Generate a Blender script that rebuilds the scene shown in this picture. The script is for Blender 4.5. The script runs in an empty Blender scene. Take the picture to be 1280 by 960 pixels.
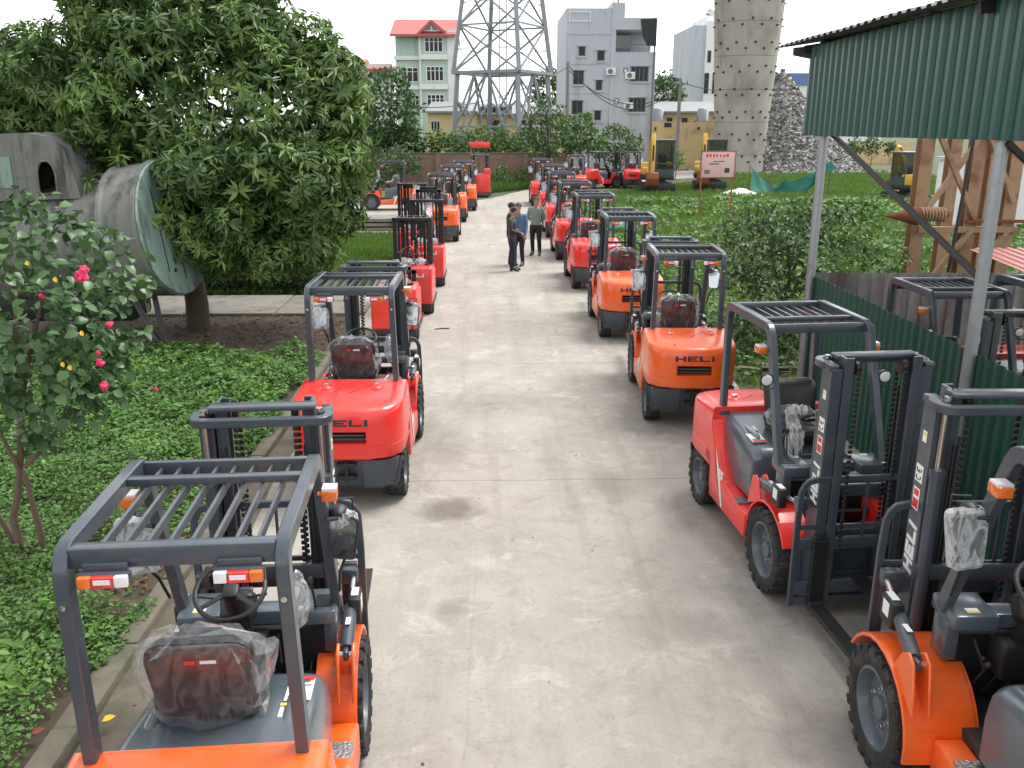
import bpy, bmesh, math, random
import numpy as np
from mathutils import Vector, Matrix, Euler
R = math.radians
rng = np.random.default_rng(7)
random.seed(7)
scene = bpy.context.scene
COL = scene.collection

# ---------------------------------------------------------------- camera
cam_d = bpy.data.cameras.new('camera')
cam_d.sensor_width = 36.0
cam_d.lens = 36.0 * 1100 / 1280
cam_d.clip_end = 3000
cam = bpy.data.objects.new('camera', cam_d)
COL.objects.link(cam)
cam.location = (0, 0, 3.9)
cam.rotation_euler = (R(90 - 16.46), 0, R(-1.498))
scene.camera = cam

# ---------------------------------------------------------------- sky, sun, exposure
world = bpy.data.worlds.new('World')
scene.world = world
world.use_nodes = True
wn = world.node_tree
bg = wn.nodes['Background']
sky = wn.nodes.new('ShaderNodeTexSky')
sky.sky_type = 'NISHITA'
sky.sun_disc = False
sky.sun_elevation = R(62)
sky.sun_rotation = R(60)
sky.air_density = 1.0
sky.dust_density = 1.0
sky.ozone_density = 1.0
hs = wn.nodes.new('ShaderNodeHueSaturation')     # an overcast sky has next to no colour
hs.inputs['Saturation'].default_value = 0.10
wn.links.new(sky.outputs[0], hs.inputs['Color'])
wn.links.new(hs.outputs[0], bg.inputs['Color'])
bg.inputs['Strength'].default_value = 0.15
sun_d = bpy.data.lights.new('sun', 'SUN')
sun_d.energy = 1.3
sun_d.angle = R(25)
sun_d.color = (1.0, 0.97, 0.93)
sun = bpy.data.objects.new('sun', sun_d)
COL.objects.link(sun)
sun.location = (0, 0, 60)
sun.rotation_euler = (R(28), 0, R(120))
vs = scene.view_settings
vs.view_transform = 'Standard'
vs.look = 'None'
vs.gamma = 1.0
vs.use_curve_mapping = False
vs.exposure = 1.36
scene.cycles.max_bounces = 6
scene.cycles.transparent_max_bounces = 16

# ---------------------------------------------------------------- materials
def new_mat(name):
    m = bpy.data.materials.new(name)
    m.use_nodes = True
    return m, m.node_tree.nodes, m.node_tree.links, m.node_tree.nodes['Principled BSDF']

def pmat(name, col, rough=0.5, metal=0.0, coat=0.0, var=0.12, scale=6.0, bump=0.0, bscale=60.0,
         dirt=None, dirt_lo=0.55, dirt_hi=0.75, dscale=3.0, stretch=None, spec=0.5, rvar=0.0):
    """plain procedural material: base colour broken by noise, optional dirt patches and bump"""
    m, n, l, b = new_mat(name)
    tc = n.new('ShaderNodeTexCoord')
    src = tc.outputs['Object']
    if stretch:
        mp = n.new('ShaderNodeMapping'); mp.inputs['Scale'].default_value = stretch
        l.new(src, mp.inputs[0]); src = mp.outputs[0]
    nz = n.new('ShaderNodeTexNoise'); nz.inputs['Scale'].default_value = scale
    nz.inputs['Detail'].default_value = 5
    l.new(src, nz.inputs['Vector'])
    mx = n.new('ShaderNodeMix'); mx.data_type = 'RGBA'
    mx.inputs[6].default_value = (*[c * (1 - var) for c in col], 1)
    mx.inputs[7].default_value = (*[min(1, c * (1 + var)) for c in col], 1)
    l.new(nz.outputs[0], mx.inputs[0])
    out = mx.outputs[2]
    if dirt:
        n2 = n.new('ShaderNodeTexNoise'); n2.inputs['Scale'].default_value = dscale
        n2.inputs['Detail'].default_value = 8; n2.inputs['Roughness'].default_value = 0.65
        l.new(src, n2.inputs['Vector'])
        mr = n.new('ShaderNodeMapRange'); mr.inputs[1].default_value = dirt_lo; mr.inputs[2].default_value = dirt_hi
        l.new(n2.outputs[0], mr.inputs[0])
        m2 = n.new('ShaderNodeMix'); m2.data_type = 'RGBA'
        l.new(mr.outputs[0], m2.inputs[0]); l.new(out, m2.inputs[6]); m2.inputs[7].default_value = (*dirt, 1)
        out = m2.outputs[2]
    l.new(out, b.inputs['Base Color'])
    b.inputs['Roughness'].default_value = rough
    b.inputs['Metallic'].default_value = metal
    b.inputs['Coat Weight'].default_value = coat
    b.inputs['Coat Roughness'].default_value = 0.08
    if rvar:                                                  # dust film: patches less shiny than others
        n4 = n.new('ShaderNodeTexNoise'); n4.inputs['Scale'].default_value = 2.6; n4.inputs['Detail'].default_value = 7; n4.inputs['Roughness'].default_value = 0.65
        l.new(src, n4.inputs['Vector'])
        for sock, lo, hi in (('Roughness', rough - rvar * .3, rough + rvar), ('Coat Roughness', 0.05, 0.05 + rvar)):
            q = n.new('ShaderNodeMapRange'); q.inputs[1].default_value = .35; q.inputs[2].default_value = .68; q.inputs[3].default_value = lo; q.inputs[4].default_value = hi
            l.new(n4.outputs[0], q.inputs[0]); l.new(q.outputs[0], b.inputs[sock])
    b.inputs['Specular IOR Level'].default_value = spec
    if bump:
        n3 = n.new('ShaderNodeTexNoise'); n3.inputs['Scale'].default_value = bscale; n3.inputs['Detail'].default_value = 4
        l.new(src, n3.inputs['Vector'])
        bp = n.new('ShaderNodeBump'); bp.inputs['Strength'].default_value = bump; bp.inputs['Distance'].default_value = 0.01
        l.new(n3.outputs[0], bp.inputs['Height']); l.new(bp.outputs[0], b.inputs['Normal'])
    return m

def leaf_mat(name, dark, light, rough=0.42, trans=0.25, spec=0.4):
    """leaf colour differs from leaf to leaf through the per-leaf random attribute"""
    m, n, l, b = new_mat(name)
    at = n.new('ShaderNodeAttribute'); at.attribute_name = 'rnd'
    cr = n.new('ShaderNodeValToRGB')
    cr.color_ramp.elements[0].color = (*dark, 1); cr.color_ramp.elements[1].color = (*light, 1)
    l.new(at.outputs['Fac'], cr.inputs[0])
    l.new(cr.outputs[0], b.inputs['Base Color'])
    b.inputs['Roughness'].default_value = rough
    b.inputs['Specular IOR Level'].default_value = spec
    tr = n.new('ShaderNodeBsdfTranslucent')
    l.new(cr.outputs[0], tr.inputs['Color'])
    ms = n.new('ShaderNodeMixShader'); ms.inputs[0].default_value = trans
    l.new(b.outputs[0], ms.inputs[1]); l.new(tr.outputs[0], ms.inputs[2])
    l.new(ms.outputs[0], n['Material Output'].inputs['Surface'])
    return m

def wrap_mat(name, dens=0.35):
    """thin crinkled clear plastic: clear when seen square on, milky and shiny at a slant and along creases"""
    m, n, l, b = new_mat(name)
    tc = n.new('ShaderNodeTexCoord')
    nz = n.new('ShaderNodeTexNoise'); nz.inputs['Scale'].default_value = 13; nz.inputs['Detail'].default_value = 5
    nz.inputs['Distortion'].default_value = 0.8
    mp = n.new('ShaderNodeMapping'); mp.inputs['Scale'].default_value = (1.0, 1.0, 0.45); mp.inputs['Rotation'].default_value = (0.4, 0.5, 0.2)
    l.new(tc.outputs['Object'], mp.inputs[0]); l.new(mp.outputs[0], nz.inputs['Vector'])
    rd = n.new('ShaderNodeMath'); rd.operation = 'SUBTRACT'; l.new(nz.outputs[0], rd.inputs[0]); rd.inputs[1].default_value = 0.5
    ab = n.new('ShaderNodeMath'); ab.operation = 'ABSOLUTE'; l.new(rd.outputs[0], ab.inputs[0])
    mr = n.new('ShaderNodeMapRange'); mr.inputs[1].default_value = 0.0; mr.inputs[2].default_value = 0.10
    mr.inputs[3].default_value = min(0.9, dens * 1.25); mr.inputs[4].default_value = dens * 0.35
    l.new(ab.outputs[0], mr.inputs[0])
    lw = n.new('ShaderNodeLayerWeight'); lw.inputs['Blend'].default_value = 0.35
    ad = n.new('ShaderNodeMath'); ad.operation = 'MULTIPLY_ADD'; ad.use_clamp = True
    pw_ = n.new('ShaderNodeMath'); pw_.operation = 'POWER'; l.new(lw.outputs['Facing'], pw_.inputs[0]); pw_.inputs[1].default_value = 2.4
    l.new(pw_.outputs[0], ad.inputs[0]); ad.inputs[1].default_value = 0.9; l.new(mr.outputs[0], ad.inputs[2])
    bp = n.new('ShaderNodeBump'); bp.inputs['Strength'].default_value = 0.7; bp.inputs['Distance'].default_value = 0.03
    l.new(nz.outputs[0], bp.inputs['Height'])
    b.inputs['Base Color'].default_value = (0.60, 0.62, 0.64, 1)
    b.inputs['Roughness'].default_value = 0.09
    b.inputs['Coat Weight'].default_value = 1.0
    l.new(bp.outputs[0], b.inputs['Normal'])
    tp = n.new('ShaderNodeBsdfTransparent')
    ms = n.new('ShaderNodeMixShader')
    l.new(ad.outputs[0], ms.inputs[0]); l.new(tp.outputs[0], ms.inputs[1]); l.new(b.outputs[0], ms.inputs[2])
    l.new(ms.outputs[0], n['Material Output'].inputs['Surface'])
    return m

def corrugated_mat(name, col, dirt, dscale=1.5, lo=0.55, hi=0.8, rough=0.4, metal=0.0):
    return pmat(name, col, rough=rough, metal=metal, var=0.14, scale=1.6, dirt=dirt, dirt_lo=lo, dirt_hi=hi, dscale=dscale, stretch=(1, 1, 0.35))

def road_mat():
    m, n, l, b = new_mat('concrete_road')
    tc = n.new('ShaderNodeTexCoord'); P0 = tc.outputs['Object']
    def noise(s, d=6, r=0.6, dist=0.0):
        z = n.new('ShaderNodeTexNoise'); z.inputs['Scale'].default_value = s; z.inputs['Detail'].default_value = d
        z.inputs['Roughness'].default_value = r; z.inputs['Distortion'].default_value = dist
        l.new(P0, z.inputs['Vector']); return z.outputs[0]
    def rngm(v, a, c, lo=0.0, hi=1.0):
        q = n.new('ShaderNodeMapRange'); q.inputs[1].default_value = a; q.inputs[2].default_value = c
        q.inputs[3].default_value = lo; q.inputs[4].default_value = hi; l.new(v, q.inputs[0]); return q.outputs[0]
    def mixc(f, a, c, mode='MIX'):
        q = n.new('ShaderNodeMix'); q.data_type = 'RGBA'; q.blend_type = mode
        if isinstance(f, float): q.inputs[0].default_value = f
        else: l.new(f, q.inputs[0])
        for i, v in ((6, a), (7, c)):
            if isinstance(v, tuple): q.inputs[i].default_value = (*v, 1)
            else: l.new(v, q.inputs[i])
        return q.outputs[2]
    c = mixc(rngm(noise(0.7), 0.3, 0.7), (0.292, 0.266, 0.230), (0.385, 0.356, 0.312))
    c = mixc(rngm(noise(3.2, 8, 0.7, 0.6), 0.50, 0.72, 0, 0.58), c, (0.205, 0.180, 0.148))       # brownish mottling
    c = mixc(rngm(noise(2.1, 8, 0.72, 0.9), 0.53, 0.68, 0, 0.7), c, (0.46, 0.43, 0.375))         # pale scuffs
    c = mixc(rngm(noise(30, 5, 0.75), 0.54, 0.72, 0, 0.55), c, (0.17, 0.15, 0.13))               # grit
    c = mixc(rngm(noise(90, 2, 0.6), 0.60, 0.75, 0, 0.35), c, (0.46, 0.44, 0.40))
    mpy = n.new('ShaderNodeMapping'); mpy.inputs['Scale'].default_value = (2.6, .16, 1); l.new(P0, mpy.inputs[0])      # wheel tracks along the lane
    zt = n.new('ShaderNodeTexNoise'); zt.inputs['Scale'].default_value = 1.0; zt.inputs['Detail'].default_value = 7; zt.inputs['Roughness'].default_value = .62; l.new(mpy.outputs[0], zt.inputs['Vector'])
    c = mixc(rngm(zt.outputs[0], 0.50, 0.70, 0, 0.42), c, (0.19, 0.162, 0.13))
    c = mixc(rngm(noise(9.0, 7, 0.75, 0.4), 0.58, 0.72, 0, 0.38), c, (0.19, 0.162, 0.13))      # scattered specks of dirt
    sp = n.new('ShaderNodeSeparateXYZ'); l.new(P0, sp.inputs[0])
    # oil and damp stains
    wob = noise(4.0, 5, 0.6)
    for (x, y, rx, ry, a) in ((-0.42, 8.55, .34, .30, .75), (-0.35, 6.55, .16, .2, .5), (1.45, 6.2, .5, .35, .35), (0.3, 12.2, .9, .5, .25),
                              (1.3, 9.2, .25, .5, .35), (-0.55, 10.3, .3, .8, .35), (1.6, 12.9, .6, 1.2, .3), (2.3, 4.9, .5, .5, .4), (0.4, 17.5, 1.0, 1.8, .22)):
        vm = n.new('ShaderNodeMapping'); vm.vector_type = 'POINT'
        vm.inputs['Location'].default_value = (-x / rx, -y / ry, 0); vm.inputs['Scale'].default_value = (1 / rx, 1 / ry, 0)
        l.new(P0, vm.inputs[0])
        ln = n.new('ShaderNodeVectorMath'); ln.operation = 'LENGTH'; l.new(vm.outputs[0], ln.inputs[0])
        ad = n.new('ShaderNodeMath'); ad.operation = 'MULTIPLY_ADD'; l.new(wob, ad.inputs[0]); ad.inputs[1].default_value = 1.6
        l.new(ln.outputs['Value'], ad.inputs[2])
        c = mixc(rngm(ad.outputs[0], 1.25, 2.0, a, 0.0), c, (0.115, 0.098, 0.080))
    # expansion joints across the lane, a little wavy
    wy = n.new('ShaderNodeMath'); wy.operation = 'MULTIPLY_ADD'; l.new(noise(1.5, 4), wy.inputs[0]); wy.inputs[1].default_value = 0.09
    l.new(sp.outputs[1], wy.inputs[2])
    mo = n.new('ShaderNodeMath'); mo.operation = 'PINGPONG'; mo.inputs[1].default_value = 2.55
    sh = n.new('ShaderNodeMath'); sh.operation = 'ADD'; sh.inputs[1].default_value = -9.36 + 5.1 * 4; l.new(wy.outputs[0], sh.inputs[0])
    l.new(sh.outputs[0], mo.inputs[0])
    c = mixc(rngm(mo.outputs[0], 0.004, 0.014, 0.5, 0.0), c, (0.07, 0.06, 0.05))
    # hairline cracks
    vo = n.new('ShaderNodeTexVoronoi'); vo.feature = 'DISTANCE_TO_EDGE'; vo.inputs['Scale'].default_value = 0.42
    wv = n.new('ShaderNodeMix'); wv.data_type = 'RGBA'; wv.inputs[0].default_value = 0.08
    nzc = n.new('ShaderNodeTexNoise'); nzc.inputs['Scale'].default_value = 2.0; nzc.inputs['Detail'].default_value = 6; l.new(P0, nzc.inputs['Vector'])
    l.new(P0, wv.inputs[6]); l.new(nzc.outputs[1], wv.inputs[7]); l.new(wv.outputs[2], vo.inputs['Vector'])
    c = mixc(rngm(vo.outputs[0], 0.0008, 0.0045, 0.11, 0.0), c, (0.10, 0.085, 0.07))
    l.new(c, b.inputs['Base Color'])
    b.inputs['Roughness'].default_value = 0.85
    bp = n.new('ShaderNodeBump'); bp.inputs['Strength'].default_value = 0.35; bp.inputs['Distance'].default_value = 0.01
    l.new(noise(40, 6, 0.7), bp.inputs['Height']); l.new(bp.outputs[0], b.inputs['Normal'])
    return m

M = {}
M['red'] = pmat('red_paint', (0.80, 0.028, 0.018), 0.32, coat=0.6, var=0.06, bump=0.05, bscale=9, dirt=(0.60, 0.085, 0.060), dirt_lo=0.5, dirt_hi=0.78, dscale=2.2, rvar=0.28)
M['orange'] = pmat('orange_paint', (0.84, 0.115, 0.010), 0.32, coat=0.6, var=0.06, bump=0.05, bscale=9, dirt=(0.62, 0.165, 0.055), dirt_lo=0.5, dirt_hi=0.78, dscale=2.2, rvar=0.28)
M['grey'] = pmat('dark_grey_paint', (0.044, 0.057, 0.074), 0.32, coat=0.35, var=0.10, bump=0.05, bscale=14, dirt=(0.072, 0.076, 0.080), dirt_lo=0.5, dirt_hi=0.75, dscale=3, rvar=0.25)
M['hood'] = pmat('slate_grey_paint', (0.074, 0.098, 0.120), 0.24, coat=0.6, var=0.08, bump=0.04, bscale=10, dirt=(0.098, 0.112, 0.122), dirt_lo=0.5, dirt_hi=0.75, dscale=3, rvar=0.2)
M['black'] = pmat('black_plastic', (0.014, 0.014, 0.015), 0.45, var=0.2, bump=0.1)
M['tyre'] = pmat('tyre_rubber', (0.018, 0.018, 0.018), 0.75, var=0.3, bump=0.2, dirt=(0.10, 0.088, 0.07), dirt_lo=0.5, dirt_hi=0.8, dscale=7)
M['rim'] = pmat('grey_rim_paint', (0.085, 0.105, 0.125), 0.38, coat=0.2, var=0.15, dirt=(0.16, 0.14, 0.11), dirt_lo=0.6, dirt_hi=0.85)
M['steel'] = pmat('bright_steel', (0.55, 0.55, 0.55), 0.22, metal=1.0, var=0.1)
M['chain'] = pmat('oiled_chain_steel', (0.045, 0.042, 0.04), 0.4, metal=0.6, var=0.5, scale=60)
M['fork'] = pmat('black_fork_paint', (0.018, 0.018, 0.02), 0.42, var=0.2)
M['seatblk'] = pmat('black_vinyl', (0.020, 0.018, 0.018), 0.42, var=0.2, bump=0.15)
M['seatback'] = pmat('brown_black_shell', (0.040, 0.013, 0.013), 0.22, coat=0.5, var=0.15)
M['wrap'] = wrap_mat('clear_plastic_wrap', 0.085)
M['bubble'] = wrap_mat('bubble_wrap', 0.55)
M['sheet'] = wrap_mat('milky_plastic_sheet', 0.6)
M['white'] = pmat('white_sticker', (0.80, 0.80, 0.78), 0.4, var=0.03)
M['yellowst'] = pmat('yellow_sticker', (0.80, 0.62, 0.12), 0.4, var=0.03)
M['redst'] = pmat('red_sticker', (0.65, 0.03, 0.03), 0.4, var=0.03)
M['ink'] = pmat('dark_ink', (0.03, 0.03, 0.035), 0.5, var=0.03)
M['amber'] = pmat('amber_lens', (0.70, 0.15, 0.015), 0.15, coat=0.8, var=0.15, scale=80)
M['redlens'] = pmat('red_lens', (0.62, 0.03, 0.03), 0.15, coat=0.8, var=0.15, scale=80)
M['clearlens'] = pmat('clear_lens', (0.72, 0.72, 0.74), 0.12, coat=0.8, var=0.12, scale=80)
M['mirror'] = pmat('mirror_glass', (0.34, 0.36, 0.38), 0.06, metal=1.0, var=0.02)
M['tread'] = pmat('chequer_plate', (0.42, 0.42, 0.42), 0.35, metal=0.9, var=0.4, scale=45, bump=0.6, bscale=60)
M['mat'] = pmat('rubber_floor_mat', (0.022, 0.021, 0.020), 0.7, var=0.3, bump=0.4, bscale=40, dirt=(0.07, 0.06, 0.05))
M['yellow'] = pmat('yellow_machine_paint', (0.62, 0.38, 0.03), 0.4, coat=0.3, var=0.1, dirt=(0.25, 0.17, 0.07), dirt_lo=0.58, dirt_hi=0.8)
M['glass'] = pmat('dark_window_glass', (0.035, 0.042, 0.048), 0.06, coat=0.6, var=0.3, scale=0.8)
M['hglass'] = pmat('dark_house_glass', (0.022, 0.026, 0.030), 0.25, var=0.4, scale=0.8, spec=0.25)
M['road'] = road_mat()
def cab_glass():
    m, n, l, b = new_mat('cab_glass')
    b.inputs['Base Color'].default_value = (.05, .06, .06, 1); b.inputs['Roughness'].default_value = .05; b.inputs['Coat Weight'].default_value = .5
    tp = n.new('ShaderNodeBsdfTransparent'); tp.inputs[0].default_value = (.78, .82, .80, 1); ms = n.new('ShaderNodeMixShader'); ms.inputs[0].default_value = .25
    l.new(tp.outputs[0], ms.inputs[1]); l.new(b.outputs[0], ms.inputs[2]); l.new(ms.outputs[0], n['Material Output'].inputs['Surface']); return m
M['cabglass'] = cab_glass()
M['drape'] = wrap_mat('draped_milky_sheet', 0.85)

# ---------------------------------------------------------------- mesh helpers
def link(o, parent=None):
    COL.objects.link(o)
    if parent is not None:
        o.parent = parent
    return o

def tag(o, label=None, cat=None, group=None, kind=None):
    if label: o['label'] = label
    if cat: o['category'] = cat
    if group: o['group'] = group
    if kind: o['kind'] = kind
    return o

def thing(name, label, cat, loc=(0, 0, 0), rz=0.0, group=None):
    o = bpy.data.objects.new(name, None)
    o.empty_display_size = 0.3
    o.location = loc
    o.rotation_euler = (0, 0, rz)
    COL.objects.link(o)
    return tag(o, label, cat, group)

def copy_tree(o, parent=None):
    c = o.copy()
    COL.objects.link(c)
    if parent is not None:
        c.parent = parent
    for ch in list(o.children):
        copy_tree(ch, c)
    return c

class MB:
    """collects shapes into one mesh; mi = material slot"""
    def __init__(s):
        s.bm = bmesh.new()
    def _add(s, t, mi=0):
        for f in t.faces: f.material_index = mi
        me = bpy.data.meshes.new('tmp'); t.to_mesh(me); t.free()
        s.bm.from_mesh(me); bpy.data.meshes.remove(me)
    def box(s, c, d, rot=None, bev=0.0, mi=0, seg=2):
        t = bmesh.new(); bmesh.ops.create_cube(t, size=1.0)
        bmesh.ops.scale(t, vec=d, verts=t.verts)
        if bev: bmesh.ops.bevel(t, geom=t.edges[:], offset=bev, segments=seg, affect='EDGES', profile=0.5)
        if rot is not None:
            mt = Euler(rot).to_matrix() if not isinstance(rot, Matrix) else rot
            bmesh.ops.rotate(t, verts=t.verts, cent=(0, 0, 0), matrix=mt)
        bmesh.ops.translate(t, verts=t.verts, vec=c); s._add(t, mi); return s
    def bb(s, lo, hi, **k):
        return s.box([(a + b) / 2 for a, b in zip(lo, hi)], [abs(b - a) for a, b in zip(lo, hi)], **k)
    def faces(s, verts, faces, mi=0):
        vs_ = [s.bm.verts.new(v) for v in verts]
        for f in faces:
            try:
                ff = s.bm.faces.new([vs_[i] for i in f]); ff.material_index = mi
            except ValueError: pass
        return s
    def prism(s, poly, axis, a, b, bev=0.0, mi=0, seg=2):
        """poly in the two other axes (in xyz order), extruded along axis from a to b"""
        t = bmesh.new()
        def mk(p, h):
            return {'x': (h, p[0], p[1]), 'y': (p[0], h, p[1]), 'z': (p[0], p[1], h)}[axis]
        A = [t.verts.new(mk(p, a)) for p in poly]; B = [t.verts.new(mk(p, b)) for p in poly]
        n = len(poly); t.faces.new(A); t.faces.new(B[::-1])
        for i in range(n):
            t.faces.new((A[i], B[i], B[(i + 1) % n], A[(i + 1) % n]))
        bmesh.ops.recalc_face_normals(t, faces=t.faces)
        if bev: bmesh.ops.bevel(t, geom=t.edges[:], offset=bev, segments=seg, affect='EDGES', profile=0.5)
        s._add(t, mi); return s
    def sweep(s, pts, prof, side=None, mi=0, closed=False, cap=True, scale=None):
        """sweep a closed 2-D profile along pts; side = fixed side vector, else parallel transport"""
        P_ = [Vector(p) for p in pts]; n = len(P_); rings = []
        prev = None
        for i, p in enumerate(P_):
            if closed: d = (P_[(i + 1) % n] - P_[i - 1]).normalized()
            else: d = (P_[min(i + 1, n - 1)] - P_[max(i - 1, 0)]).normalized()
            if side is not None:
                u = Vector(side); u = (u - d * u.dot(d)).normalized()
            else:
                if prev is None:
                    u = d.orthogonal().normalized()
                else:
                    u = prev - d * prev.dot(d)
                    u = u.normalized() if u.length > 1e-6 else d.orthogonal().normalized()
                prev = u
            v = d.cross(u)
            k = 1.0
            if not closed and 0 < i < n - 1 and side is not None:
                d1 = (P_[i] - P_[i - 1]).normalized(); d2 = (P_[i + 1] - P_[i]).normalized()
                k = 1 / max(0.5, math.sqrt(max(0.0, (1 + d1.dot(d2)) / 2)))
            sc = scale[i] if scale else 1.0
            rings.append([s.bm.verts.new(p + u * (a * sc) + v * (b * sc * k)) for a, b in prof])
        m = len(prof)
        for i in range(n if closed else n - 1):
            r1, r2 = rings[i], rings[(i + 1) % n]
            for j in range(m):
                f = s.bm.faces.new((r1[j], r1[(j + 1) % m], r2[(j + 1) % m], r2[j])); f.material_index = mi
        if cap and not closed:
            for r_, fl in ((rings[0], True), (rings[-1], False)):
                f = s.bm.faces.new(r_[::-1] if fl else r_); f.material_index = mi
        return s
    def tube(s, pts, r, n=8, mi=0, closed=False, scale=None):
        prof = [(r * math.cos(2 * math.pi * k / n), r * math.sin(2 * math.pi * k / n)) for k in range(n)]
        return s.sweep(pts, prof, mi=mi, closed=closed, scale=scale)
    def bar(s, pts, w, h, side, mi=0, c=0.006):
        a, b = w / 2, h / 2
        prof = [(-a + c, -b), (a - c, -b), (a, -b + c), (a, b - c), (a - c, b), (-a + c, b), (-a, b - c), (-a, -b + c)]
        return s.sweep(pts, prof, side=side, mi=mi)
    def lathe(s, prof, origin=(0, 0, 0), axis='x', n=32, mi=0, closed=False):
        """prof = (radius, height along axis)"""
        o = Vector(origin)
        def pt(r, h, t):
            c, q = r * math.cos(t), r * math.sin(t)
            return o + Vector({'x': (h, c, q), 'y': (c, h, q), 'z': (c, q, h)}[axis])
        rings = [[s.bm.verts.new(pt(r, h, 2 * math.pi * k / n)) for k in range(n)] for r, h in prof]
        rr = list(range(len(prof)))
        pairs = list(zip(rr, rr[1:])) + ([(rr[-1], 0)] if closed else [])
        for i, j in pairs:
            for k in range(n):
                f = s.bm.faces.new((rings[i][k], rings[i][(k + 1) % n], rings[j][(k + 1) % n], rings[j][k])); f.material_index = mi
        if not closed:
            for r_, (rad, _) in ((rings[0], prof[0]), (rings[-1], prof[-1])):
                if rad > 1e-4:
                    f = s.bm.faces.new(r_); f.material_index = mi
        return s
    def loft(s, rings, mi=0, cap=True, skip=()):
        """rings of equal length, joined in order; skip = set of (ring, segment) quads left out"""
        V = [[s.bm.verts.new(p) for p in r] for r in rings]; m = len(rings[0])
        for i in range(len(V) - 1):
            for j in range(m):
                if (i, j) in skip: continue
                f = s.bm.faces.new((V[i][j], V[i][(j + 1) % m], V[i + 1][(j + 1) % m], V[i + 1][j])); f.material_index = mi
        if cap:
            f = s.bm.faces.new(V[0][::-1]); f.material_index = mi
            f = s.bm.faces.new(V[-1]); f.material_index = mi
        return s
    def sphere(s, c, r, sc=(1, 1, 1), mi=0, u=16, v=10, jit=0.0, rot=None):
        t = bmesh.new(); bmesh.ops.create_uvsphere(t, u_segments=u, v_segments=v, radius=r)
        bmesh.ops.scale(t, vec=sc, verts=t.verts)
        if jit:
            for w in t.verts: w.co *= 1 + random.uniform(-jit, jit)
        if rot is not None: bmesh.ops.rotate(t, verts=t.verts, cent=(0, 0, 0), matrix=Euler(rot).to_matrix())
        bmesh.ops.translate(t, verts=t.verts, vec=c); s._add(t, mi); return s
    def word(s, text, origin, right, up, h, depth=0.004, mi=0, wide=1.0, gap=0.25, stroke=0.24, shear=0.0):
        """block lettering from bars; only the strokes of the letters used here"""
        o = Vector(origin); rt_ = Vector(right).normalized(); u_ = Vector(up).normalized(); nn = rt_.cross(u_)
        t = stroke
        G = {'H': [(0, 0, t, 1), (1 - t, 0, t, 1), (t, .5 - t / 2, 1 - 2 * t, t)],
             'E': [(0, 0, t, 1), (t, 0, 1 - t, t), (t, 1 - t, 1 - t, t), (t, .5 - t / 2, .8 - t, t)],
             'L': [(0, 0, t, 1), (t, 0, 1 - t, t)], 'I': [(0, 0, t, 1)],
             '3': [(1 - t, 0, t, 1), (0, 0, 1 - t, t), (0, 1 - t, 1 - t, t), (.2, .5 - t / 2, .8 - t, t)],
             '5': [(0, 0, 1, t), (1 - t, t, t, .5 - t), (0, .5 - t / 2, 1 - t, t), (0, .5, t, .5), (t, 1 - t, 1 - t, t)],
             'C': [(0, 0, t, 1), (t, 0, 1 - t, t), (t, 1 - t, 1 - t, t)]}
        x = 0.0
        for ch in text:
            w = t if ch == 'I' else 1.0
            for (a, b, cw, chh) in G[ch]:
                q = []
                for (px, py) in ((a, b), (a + cw, b), (a + cw, b + chh), (a, b + chh)):
                    q.append(o + rt_ * ((x + px) * h * wide + shear * py * h) + u_ * (py * h))
                lo_ = [p - nn * 0.002 for p in q]; hi_ = [p + nn * depth for p in q]
                s.faces(lo_ + hi_, [(3, 2, 1, 0), (4, 5, 6, 7), (0, 1, 5, 4), (1, 2, 6, 5), (2, 3, 7, 6), (3, 0, 4, 7)], mi)
            x += w + gap
        return s
    def build(s, name, mats, parent=None, loc=None, angle=38.0, fix=True):
        me = bpy.data.meshes.new(name)
        if loc is not None:
            bmesh.ops.translate(s.bm, verts=s.bm.verts, vec=[-a for a in loc])
        if fix: bmesh.ops.recalc_face_normals(s.bm, faces=s.bm.faces)
        s.bm.to_mesh(me); s.bm.free()
        if not isinstance(mats, (list, tuple)): mats = [mats]
        for m in mats: me.materials.append(M[m] if isinstance(m, str) else m)
        if angle:
            me.shade_smooth(); me.set_sharp_from_angle(angle=R(angle))
        o = bpy.data.objects.new(name, me)
        if loc is not None: o.location = loc
        return link(o, parent)

def arc(c, r, a0, a1, n, plane='yz', fixed=0.0):
    out = []
    for k in range(n + 1):
        t = R(a0 + (a1 - a0) * k / n); p, q = c[0] + r * math.cos(t), c[1] + r * math.sin(t)
        out.append({'yz': (fixed, p, q), 'xy': (p, q, fixed), 'xz': (p, fixed, q)}[plane])
    return out

# ---------------------------------------------------------------- foliage helpers
def norm(a):
    return a / np.maximum(np.linalg.norm(a, axis=1, keepdims=True), 1e-9)

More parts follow.
